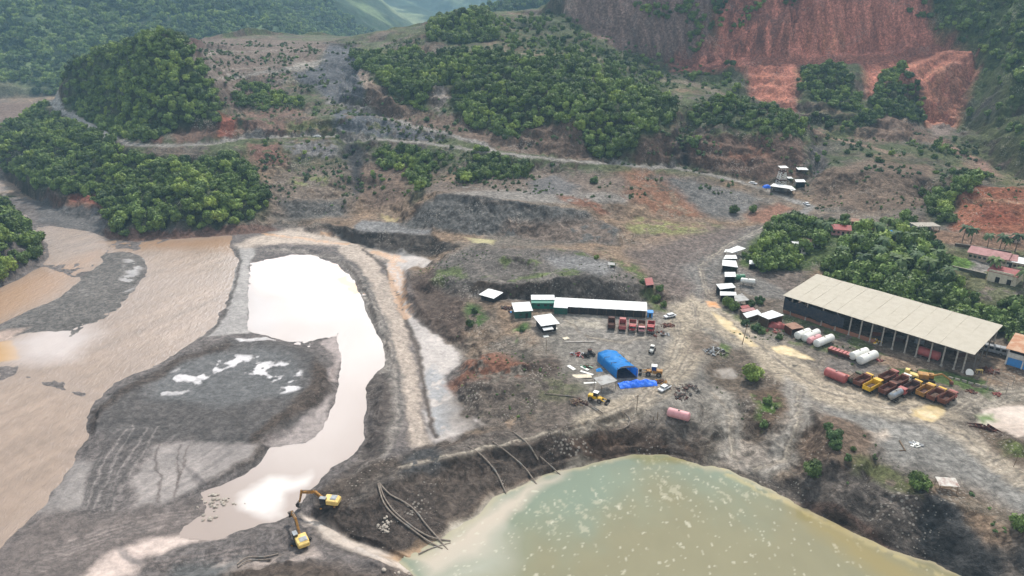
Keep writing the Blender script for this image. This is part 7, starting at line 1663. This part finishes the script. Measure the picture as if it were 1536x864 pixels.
# ================================================================ blue and white house, bus, fence frame at the right edge
def right_edge():
    a, b_ = G(1507, 546), G(1536, 555); rz = head(a, b_); Ln = 18; t = thing('roadside_house', (a.x, a.y, a.z - .1), rz, 'blue and white two storey house with rusty orange roof at the right edge', 'house')
    part('wall', lambda b: (box(b, (Ln / 2, 0, 3.7), (Ln, .25, 1.7)), box(b, (Ln / 2, 10, 3.1), (Ln, .25, 6.2)), box(b, (0, 5, 2.9), (.25, 9.7, 5.8)), box(b, (Ln, 5, 2.9), (.25, 9.7, 5.8)), box(b, (Ln / 2, 0, 5.75), (Ln, .25, .3))), 'wall', t)
    part('upper_opening', lambda b: box(b, (Ln / 2, .3, 5.0), (Ln - .4, .1, 1.2)), 'dark', t)
    for k in range(5): part('pillar', lambda b: box(b, (.2 + (Ln - .4) * k / 4, -.15, 2.9), (.35, .35, 5.8)), 'wall', t)
    for k in range(4): part('shutter', lambda b: box(b, (.2 + (Ln - .4) * (k + .5) / 4, .05, 1.45), ((Ln - .4) / 4 - .4, .12, 2.8)), 'bluep', t)
    part('roof', lambda b: gridslab(b, [(-.8, -1.0, 5.95), (Ln + .8, -1.0, 5.95), (Ln + .8, 10.6, 7.6), (-.8, 10.6, 7.6)], 12, 4, .1, lambda u, v: .03 * math.sin(u * 40)), 'orangeroof', t)
    c, rz, Ln = frame(1478, 530, 1508, 538); c = (c[0], c[1] + 2.5, c[2]); t = thing('old_bus', c, rz, 'grey stripped bus body parked between the shed and the blue and white house', 'bus')
    Ln = 9.5
    bd = part('body', lambda b: box(b, (0, 0, 1.9), (Ln, 2.5, 2.3)), 'greyp', t, .15)
    for k in range(5): part('window', lambda b: box(b, (-Ln / 2 + 1.1 + k * 1.8, -1.27, 2.3), (1.2, .06, .8)), 'glass', bd)
    wheels(t, (Ln * .3, -Ln * .28), 1.3, .6, .35); part('roof_frame', lambda b: [box(b, (-Ln / 2 + .6 + k * 1.6, 0, 3.15), (.12, 2.3, .12)) for k in range(6)], 'steel', t)
    P4 = [G(1476, 577), G(1482, 545 + 26), G(1493, 574), G(1478, 560)]
    o = G(1478, 580); t = thing('goal_frame', o, SRZ, 'pale open pipe frame standing on the grass right of the shed', 'frame')
    for x in (0, 5.5): 
        for y in (0, 6): part('post', lambda b: rod(b, (x, y, -.3), (x, y, 3.6), .09, 8), 'concrete', t)
    part('top_rail', lambda b: (rod(b, (0, 0, 3.5), (5.5, 0, 3.5), .07, 6), rod(b, (0, 6, 3.5), (5.5, 6, 3.5), .07, 6)), 'concrete', t)
    p = G(1453, 561); t = thing('satellite_dish', p, 0, 'white round dish lying at the foot of the last shed posts', 'dish'); part('dish', lambda b: tube_mesh(b, [(0, 0, .3), (0, -.15, .5), (0, -.3, .6)], [.3, 1.1, 1.3], 16), 'wtank', t); part('stand', lambda b: rod(b, (0, 0, 0), (0, 0, .4), .1, 6), 'steel', t)
    c, rz, Ln = frame(1421, 566, 1492, 586); t = thing('curb_wall', c, rz, 'low broken concrete wall on the grass in front of the shed', 'wall')
    part('wall', lambda b: [box(b, (-Ln / 2 + Ln * (k + .5) / 7, 0, .35), (Ln / 7 - .5, .25, .7 + .15 * (k % 3))) for k in range(7)], 'concrete', t)
    p = G(1468, 560); t = thing('yellow_frame', p, 0, 'small pale yellow trestle beside the red brown metal heap', 'trestle'); part('top', lambda b: box(b, (0, 0, 1.3), (2, .8, .12)), 'cream', t); part('leg', lambda b: [rod(b, (x, y, 0), (x * .8, y * .8, 1.3), .07, 6) for x in (-.9, .9) for y in (-.4, .4)], 'cream', t)
right_edge()
# ================================================================ crusher tower on the hillside road
def tower():
    p = G(1174, 284); base = Vector((p.x, p.y + 4, p.z - .3)); t = thing('crusher_tower', base, .1, 'white lattice crusher tower with a small white top roof beside the hillside road', 'tower')
    hh = [0, 5.2, 10.6]; w_ = [4.6, 4.0, 2.6]
    def lat(b):
        for i in range(2):
            for s in (-1, 1):
                for q in (-1, 1):
                    rod(b, (s * w_[i] / 2 * 1.0 * 1, q * w_[i] / 2, hh[i]), (s * w_[i + 1] / 2, q * w_[i + 1] / 2, hh[i + 1]), .22, 5)
            for k in range(4):
                f0, f1 = k / 4, (k + 1) / 4; a0 = w_[i] + (w_[i + 1] - w_[i]) * f0; a1 = w_[i] + (w_[i + 1] - w_[i]) * f1; z0, z1 = hh[i] + (hh[i + 1] - hh[i]) * f0, hh[i] + (hh[i + 1] - hh[i]) * f1
                for (x0, y0, x1, y1) in ((-1, -1, 1, -1), (1, -1, 1, 1), (-1, 1, -1, -1)): rod(b, (x0 * a0 / 2, y0 * a0 / 2, z0), (x1 * a1 / 2, y1 * a1 / 2, z1), .13, 4); rod(b, (x1 * a0 / 2, y1 * a0 / 2, z0), (x0 * a1 / 2, y0 * a1 / 2, z1), .13, 4)
    part('lattice', lat, 'wtank', t)
    for z_, ww in ((5.2, 4.8), (10.3, 3.4)): part('platform', lambda b: box(b, (0, 0, z_), (ww, ww, .6)), 'rust2', t)
    part('top_roof', lambda b: gridslab(b, [(-2.4, -2, 12.4), (2.4, -2, 12.4), (2.4, 2, 12.8), (-2.4, 2, 12.8)], 2, 2, .1, lambda u, v: 0), 'white', t)
    part('hopper', lambda b: tube_mesh(b, [(0, 0, 9.9), (0, 0, 7.4)], [1.6, .5], 4), 'rust', t); part('top_post', lambda b: [rod(b, (x, y, 10.6), (x, y, 12.5), .12, 5) for x in (-1.2, 1.2) for y in (-1.2, 1.2)], 'wtank', t)
    canopy([(1155, 279), (1191, 284), (1188, 279), (1160, 275)], 4.0, 'tower_shed', 'long white roofed shed across the foot of the crusher tower', 'shed', 'white', 'grey_open')
    canopy([(1187, 286), (1194, 284.5), (1189, 280), (1182, 282)], 3.2, 'tower_shed', 'little pointed white roof at the right foot of the crusher tower', 'shed', 'white', None)
    canopy([(1194, 273), (1209, 273), (1206, 269), (1192, 269)], 3.2, 'tower_shed', 'white roofed block with pale front right of the crusher tower', 'shed', 'white', 'wall')
    canopy([(1182, 267.5), (1190, 268), (1187, 265), (1180, 265)], 2.5, 'tower_shed', 'small white roof half way up beside the crusher tower', 'shed', 'white', None)
    canopy([(1197, 254.5), (1213, 255), (1209, 251), (1194, 251)], 3.0, 'tower_shed', 'white roofed open shed above and right of the crusher tower', 'shed', 'white', 'dark_open')
    p = G(1150, 282); t = thing('blue_cover', p, 0, 'bright blue covered load at the roadside left of the crusher tower', 'covered load'); part('sheet', lambda b: gridslab(b, [(-2.6, -1.6, 0), (2.4, -1.6, 0), (2.4, 1.6, 0), (-2.6, 1.6, 0)], 8, 6, .05, lambda u, v: 2.1 * math.sin(math.pi * u) ** .5 * math.sin(math.pi * v) ** .5 if 0 < u < 1 and 0 < v < 1 else 0), 'tarpd', t); part('pallet', lambda b: box(b, (0, 0, .1), (5.2, 3.2, .2)), 'wtank', t)
tower()
# ================================================================ village
def house(uv0, uv1, wd, h, lab, wallm, roofm, gable=1.6, nwin=4, name='village_house', s=1, hip=False):
    a, e = G(*uv0), G(*uv1); rz = head(a, e); Ln = math.dist(a[:2], e[:2]); z0 = min(a.z, e.z, gz((a.x + e.x) / 2, (a.y + e.y) / 2)) - .1
    t = thing(name, (a.x, a.y, z0), rz, lab, 'house')
    w = part('wall', lambda b: (box(b, (Ln / 2, 0, h / 2), (Ln, .2, h)), box(b, (Ln / 2, wd, h / 2), (Ln, .2, h)), box(b, (0, wd / 2, h / 2), (.2, wd - .2, h)), box(b, (Ln, wd / 2, h / 2), (.2, wd - .2, h))), wallm, t)
    for k in range(nwin):
        x = Ln * (k + .5) / nwin
        if k == nwin // 2: part('door', lambda b: box(b, (x, -.12, 1.05), (1.0, .06, 2.1)), 'dark', w)
        else: f_ = part('window', lambda b: box(b, (x, -.12, h * .55), (1.1, .06, 1.0)), 'glass', w); part('frame', lambda b: (box(b, (x, -.14, h * .55 + .55), (1.3, .08, .1)), box(b, (x, -.14, h * .55 - .55), (1.3, .08, .1))), 'wall', f_) if False else None
    o = .6
    part('roof', lambda b: (gridslab(b, [(-o, -o, h + .02), (Ln + o, -o, h + .02), (Ln + o, wd / 2, h + gable), (-o, wd / 2, h + gable)], 10, 2, .1, lambda u, v: .03 * math.sin(u * 33)), gridslab(b, [(-o, wd / 2 + .005, h + gable), (Ln + o, wd / 2 + .005, h + gable), (Ln + o, wd + o, h + .02), (-o, wd + o, h + .02)], 10, 2, .1, lambda u, v: 0)), roofm, t)
    return t
house((1451, 387), (1508, 400), 9, 3.2, 'long house with faded pink roof and pale walls in the village street', 'pwall', 'pinkroof', 1.8, 8)
house((1508, 399), (1521, 402), 8, 3.2, 'small house with mottled pink roof next to the long pink one', 'wall', 'pinkroof', 1.6, 3)
house((1517, 402), (1560, 412), 8, 3.4, 'house with plain white roof at the right edge of the village', 'pwall', 'whitey', 1.4, 6)
def chapel():
    t = house((1480, 420), (1522, 430), 9, 4.2, 'cream walled hall with dark doorways and bright red roof in front of the pink roofs', 'cwall', 'redroof', 1.2, 3)
    part('parapet', lambda b: box(b, (4.3, -.3, 2.5), (8.6, .25, 5.0)), 'cwall', t); part('doorway', lambda b: [box(b, (x, -.45, 1.3), (1.5, .08, 2.4)) for x in (3.6, 7.6)], 'dark', t)
chapel()
house((1527, 482), (1550, 488), 8, 3.0, 'red roofed house half hidden in trees behind the blue and white house', 'wall', 'redroof', 1.6, 3)
house((1247, 352), (1274, 354), 8, 3.0, 'long low house with bright pinkish red roof between the tree groups', 'pinkp', 'redroof', 1.4, 4)
house((1276, 342), (1284, 342), 5, 3.6, 'unfinished tall red brick wall house behind the pinkish red roof', 'brick', 'rustroof', .6, 2)
house((1284, 342), (1302, 346), 5, 2.4, 'low brick outbuilding stretching right of the unfinished brick house', 'brick', 'rustroof', .5, 3)
house((1190, 380), (1208, 381), 9, 3.0, 'house with grey white roof at the left end of the village trees', 'wall', 'whitey', 1.2, 3)
house((1211, 374), (1226, 370), 9, 3.0, 'house with brownish pink roof just above the grey white one', 'wall', 'pinkroof', 1.2, 3)
house((1226, 368), (1240, 362), 8, 3.0, 'narrow house with brown roof farthest up the lane behind the grey white one', 'wall', 'rustroof', 1.2, 3)
def concrete_house():
    a = G(1374, 350); t = thing('concrete_house', (a.x, a.y, a.z - .2), .05, 'unfinished grey concrete house frame with flat roof at the back of the village', 'house')
    part('roof', lambda b: box(b, (5.5, 3, 3.5), (11.5, 6.5, .25)), 'concrete', t); part('wall', lambda b: (box(b, (2, 0, 1.7), (4, .2, 3.3)), box(b, (5.5, 6, 1.7), (11, .2, 3.3)), box(b, (0, 3, 1.7), (.2, 5.8, 3.3))), 'greyp', t)
    for x in (5, 8, 11): part('pillar', lambda b: box(b, (x, 0, 1.7), (.35, .35, 3.4)), 'concrete', t)
    part('window', lambda b: box(b, (2, -.12, 1.8), (1.2, .06, 1)), 'dark', t)
    p = G(1333, 356); t = thing('blue_lean_to', p, .3, 'small lean-to with blue sheet roof among the palms', 'lean-to'); part('roof', lambda b: gridslab(b, [(-2.5, -1.6, 2.2), (2.5, -1.6, 2.2), (2.5, 1.6, 2.8), (-2.5, 1.6, 2.8)], 4, 3, .05, lambda u, v: .08 * math.sin(u * 9)), 'tarp', t); part('post', lambda b: [rod(b, (x, y, 0), (x, y, 2.4), .08, 5) for x in (-2.2, 2.2) for y in (-1.3, 1.3)], 'wood', t)
    a, e = G(1412, 397), G(1478, 418); rz = head(a, e); Ln = math.dist(a[:2], e[:2]); t = thing('garden_wall', (a.x, a.y, min(a.z, e.z)), rz, 'dark weathered boundary wall below the green lawn of the village', 'wall'); part('wall', lambda b: box(b, (Ln / 2, 0, .9), (Ln, .3, 2.6)), pmat('mossy_wall', (84, 82, 70), .9, 0, .4, (60, 66, 48)), t); part('coping', lambda b: box(b, (Ln / 2, 0, 2.25), (Ln, .5, .1)), 'concrete', t)
    a, e = G(1432, 368), G(1515, 384); rz = head(a, e); Ln = math.dist(a[:2], e[:2]); t = thing('long_wall', (a.x, a.y, min(a.z, e.z)), rz, 'long dark wall behind the pink roofed village street', 'wall'); part('wall', lambda b: box(b, (Ln / 2, 0, .9), (Ln, .3, 2.2)), pmat('dark_wall', (92, 78, 68), .9, 0, .4), t); part('coping', lambda b: box(b, (Ln / 2, 0, 2.05), (Ln, .5, .1)), 'concrete', t)
concrete_house()
house((1290, 372), (1302, 374), 6, 2.8, 'small brown roofed house low among the grove trees left of the palms', 'cwall', 'rustroof', 1.2, 2)
house((1352, 360), (1366, 361), 6, 2.8, 'pale house with grey roof right of the blue lean-to', 'wall', 'grey', 1.0, 2)
house((1508, 362), (1530, 365), 6, 2.8, 'plain low hut with rusty roof by the last palms of the row', 'pwall', 'rustroof', 1.0, 3)
canopy([(969,428),(981,427),(978,416),(967,417)], 2.4, 'red_shack', 'small shack with patchy red roof in bushes at the end of the central mound', 'shack', 'redroof', 'wood_open')
canopy([(912,397),(923,398),(922,394),(912,393)], 2.0, 'mound_shack', 'tiny grey roofed lean-to on top of the central mound', 'shack', 'grey', None)
# palms
def palm_mesh(seed):
    rg = random.Random(seed); bm = bmesh.new()
    for k in range(17):
        a = k * 2.4 + rg.uniform(-.2, .2); up = rg.uniform(.1, 1.0); L_ = rg.uniform(2.9, 3.7); prev = None
        for i in range(9):
            f = i / 8; r_ = L_ * f * (1 - .12 * f); z_ = L_ * (up * f * .9 - (.55 + .35 * (1 - up)) * f * f * 1.25); w_ = .62 * math.sin(math.pi * min(1, f * .86 + .1)) ** .7
            c = Vector((math.cos(a) * r_, math.sin(a) * r_, z_)); sd = Vector((-math.sin(a), math.cos(a), 0))
            cur = (bm.verts.new(c + sd * w_ - Vector((0, 0, w_ * .55))), bm.verts.new(c), bm.verts.new(c - sd * w_ - Vector((0, 0, w_ * .55))))
            if prev: bm.faces.new((prev[0], cur[0], cur[1], prev[1])); bm.faces.new((prev[1], cur[1], cur[2], prev[2]))
            prev = cur
    me = bpy.data.meshes.new('fronds'); bm.to_mesh(me); bm.free(); n = len(me.vertices); at_ = me.attributes.new('leaf', 'FLOAT', 'POINT'); at_.data.foreach_set('value', np.random.default_rng(seed).uniform(.1, .9, n).astype(np.float32)); me.materials.append(M_PALM); return me
PF = [palm_mesh(i) for i in (5, 6, 7)]
def palm_trunk(seed):
    bm = bmesh.new(); tube_mesh(bm, [(0, 0, -.5), (.12, 0, 2), (.3, .05, 4.5), (.4, .1, 7)], [.24, .19, .16, .14], 7); me = bpy.data.meshes.new('trunk'); bm.to_mesh(me); bm.free(); me.materials.append(M_BARK); return me
PTK = palm_trunk(1)
PALMS = [(1443, 363, 1.0, 'coconut palm leftmost of the row against the red cut', ), (1456, 366, 1.0, 'coconut palm second in the row against the red cut'), (1481, 372, .9, 'shorter coconut palm third in the row below the red cut'), (1499, 376, 1.0, 'coconut palm fourth in the row below the red cut'), (1505, 378, .85, 'small coconut palm touching the fourth one of the row'), (1522, 378, 1.15, 'tall thin coconut palm, last of the row near the right edge'),
 (1488, 417, 1.15, 'big coconut palm in front of the cream hall'), (1241, 357, 1.0, 'palm beside the pinkish red roof'), (1316, 360, 1.1, 'dense palm left of the blue lean-to'), (1307, 358, 1.0, 'palm left of the dense palm by the blue lean-to'), (1329, 352, 1.1, 'tall palm behind the blue lean-to'), (1341, 370, 1.0, 'palm right of the blue lean-to')]
for i, (u, v, s, lab) in enumerate(PALMS):
    p = G(u, v + 0); t = thing('palm_tree', p, i * 1.3, lab, 'palm', s=s); link('trunk', PTK, parent=t); c = link('crown', PF[i % 3], parent=t); c.location = (.4, .1, 7)
for i, (u, v, s) in enumerate([(1260, 395, 1.0), (1293, 408, 1.1), (1315, 400, 1.25), (1336, 412, 1.2), (1350, 418, 1.25), (1372, 408, 1.2), (1388, 420, 1.2), (1402, 404, 1.15), (1322, 382, 1.1), (1282, 378, 1.1), (1363, 376, 1.1), (1225, 352, 1.0), (1418, 432, 1.15), (1534, 432, 1.1)]):
    p = G(u, v); p = Vector(p); p.z = gz(p.x, p.y); t = thing('palm_tree', p, i * 2.1, 'palm rising from the grove behind the long beige shed' if i < 11 or i == 12 else ('palm above the trees at the left of the pinkish red roof' if i == 11 else 'palm at the right edge beside the cream hall'), 'palm', 'palms in the grove behind the long shed' if (i < 11 or i == 12) else None, s=s); link('trunk', PTK, parent=t); c = link('crown', PF[i % 3], parent=t); c.location = (.4, .1, 7)
# near bushes
BUSH = [crown_mesh('foliage', 140 + i, rx=1.1, rz=.8, nl=14, leaves=2600, ls=.07, mat=M_SHRUB, zc=.62) for i in range(2)] + [crown_mesh('foliage', 144, rx=1.2, rz=.8, nl=16, leaves=2600, ls=.06, mat=M_LEAF, zc=.6)]
def bush(u, v, r, lab, k=0, cat='bush', grp=None):
    p = G(u, v); t = thing('bush', p, u * .7, lab, cat, grp, s=r); link('foliage', BUSH[k], parent=t); link('stem', TRUNKS[k % 3], parent=t)
bush(1220, 712, 3.1, 'dark green round bush at the pit edge left of the mound', 2); bush(1375, 732, 3.4, 'large dark green bush on the rim left of the tin shelter', 2); bush(1125, 570, 4.3, 'wide dark bush in the hollow between the two tracks', 2)
bush(1248, 660, 2.8, 'bright green leafy shrub on top of the mound', 0); bush(1252, 672, 2.0, 'second bright shrub just below the one on the mound top', 1); bush(1243, 644, 1.6, 'small bright shrub at the upper edge of the mound', 0)
bush(1272, 690, 1.3, 'small shrub low on the mound near the rim', 1); bush(1279, 676, 1.0, 'tiny dark shrub beside the low mound shrub', 2)
bush(1150, 605, 1.9, 'bright weed thicket on the strip between the tracks', 0); bush(1146, 640, 1.6, 'lower bright weed thicket between the tracks', 1); bush(1532, 795, 3.0, 'dark bush cut by the right edge of the frame', 2)
bush(1090, 460, 3.2, 'dark bush right beside the orange puddle', 2); bush(1101, 466, 2.8, 'dark bush under the grey sagging roof', 2); bush(1118, 488, 2.0, 'green bush on the verge below the mixed red shacks', 1); bush(1132, 496, 2.4, 'green bush on the verge between the puddle and the white canopy', 0); bush(1142, 500, 2.0, 'low green bush nearest the leaning pole', 1); bush(1168, 508, 1.6, 'low bush below the red covered load', 1)
bush(1139, 455, 2.4, 'green bush row behind the grey sagging roof', 1); bush(1126, 460, 2.2, 'green bush behind the faded red roof shack', 0)
bush(1133, 380, 3.2, 'grey green tree right of the farthest white canopy', 2); bush(1100, 406, 2.0, 'bush between the broad white stall and the kiosk', 2); bush(890, 275, 3.4, 'bright green bush alone on the slope under the hillside road', 0); bush(1100, 320, 3.6, 'dark bush at the foot of the grey scree', 2); bush(1130, 318, 3.0, 'dark tree at the edge of the village slope nearest the scree', 2)
bush(918, 400, 1.8, 'dark bush beside the tiny lean-to on the central mound', 2); bush(895, 389, 1.6, 'dark bush on the crest of the central mound', 2); bush(988, 436, 2.2, 'green bush right of the patchy red shack', 0); bush(962, 425, 1.5, 'bright bush left of the patchy red shack', 0); bush(985, 452, 2.2, 'olive bush at the foot of the central mound end', 2); bush(996, 460, 1.8, 'olive bush nearest the white car at the corner', 2)
bush(1366, 392, 6.0, 'bright yellow green tree in the middle of the grove behind the shed', 0, 'tree'); bush(1400, 384, 5.2, 'second bright yellow green tree, right of the middle one in the grove', 1, 'tree')
bush(704, 490, 2.2, 'dark green shrub low on the grassy bank', 2); bush(712, 470, 1.8, 'green shrub high on the grassy bank below the lone hut', 1); bush(783, 497, 1.5, 'green shrub on the bank below the green hut', 1)
bush(640, 182, 2.8, 'bright green bush under the wooded cliff by the upper track', 0); bush(1040, 218, 4.0, 'bright green bush in the cleft beside the brown cliff', 0); bush(1100, 98, 3.6, 'bright bush at the foot of the red cliff', 0); bush(1350, 105, 5.5, 'tall dark tree on the green spur in front of the red cliff', 2); bush(1237, 104, 4.2, 'dark tree at the top of the left green spur before the red cliff', 2); bush(1040, 118, 4.6, 'grey green bush clump left of the red slope', 2); bush(868, 46, 4, 'bright bush by the base of the brown cliff', 0)

for o in list(COL.objects):
    if o.parent is None and o.name.split('.')[0] in ('garden_wall', 'long_wall', 'curb_wall'): o['kind'] = 'thing'
# ---------------------------------------------------------------- the air
def haze():
    bm = bmesh.new(); bmesh.ops.create_cube(bm, size=1)
    me = bpy.data.meshes.new('haze'); 
    top = 1150; bot = -60
    bmesh.ops.scale(bm, vec=(14000, 7400, top - bot), verts=bm.verts); bmesh.ops.translate(bm, vec=(0, 3400, (top + bot) / 2), verts=bm.verts)
    bm.to_mesh(me); bm.free()
    m = bpy.data.materials.new('haze'); m.use_nodes = True; t = m.node_tree; t.nodes.clear()
    o = t.nodes.new('ShaderNodeOutputMaterial'); v = t.nodes.new('ShaderNodeVolumePrincipled')
    v.inputs['Color'].default_value = (.44, .74, 1, 1); v.inputs['Density'].default_value = HAZE; v.inputs['Anisotropy'].default_value = 0
    t.links.new(v.outputs[0], o.inputs['Volume']); me.materials.append(m)
    ob = link('haze', me); ob['kind'] = 'stuff'; ob['label'] = 'pale blue haze filling the valley air'; ob.display_type = 'WIRE'
HAZE = .00017
haze()
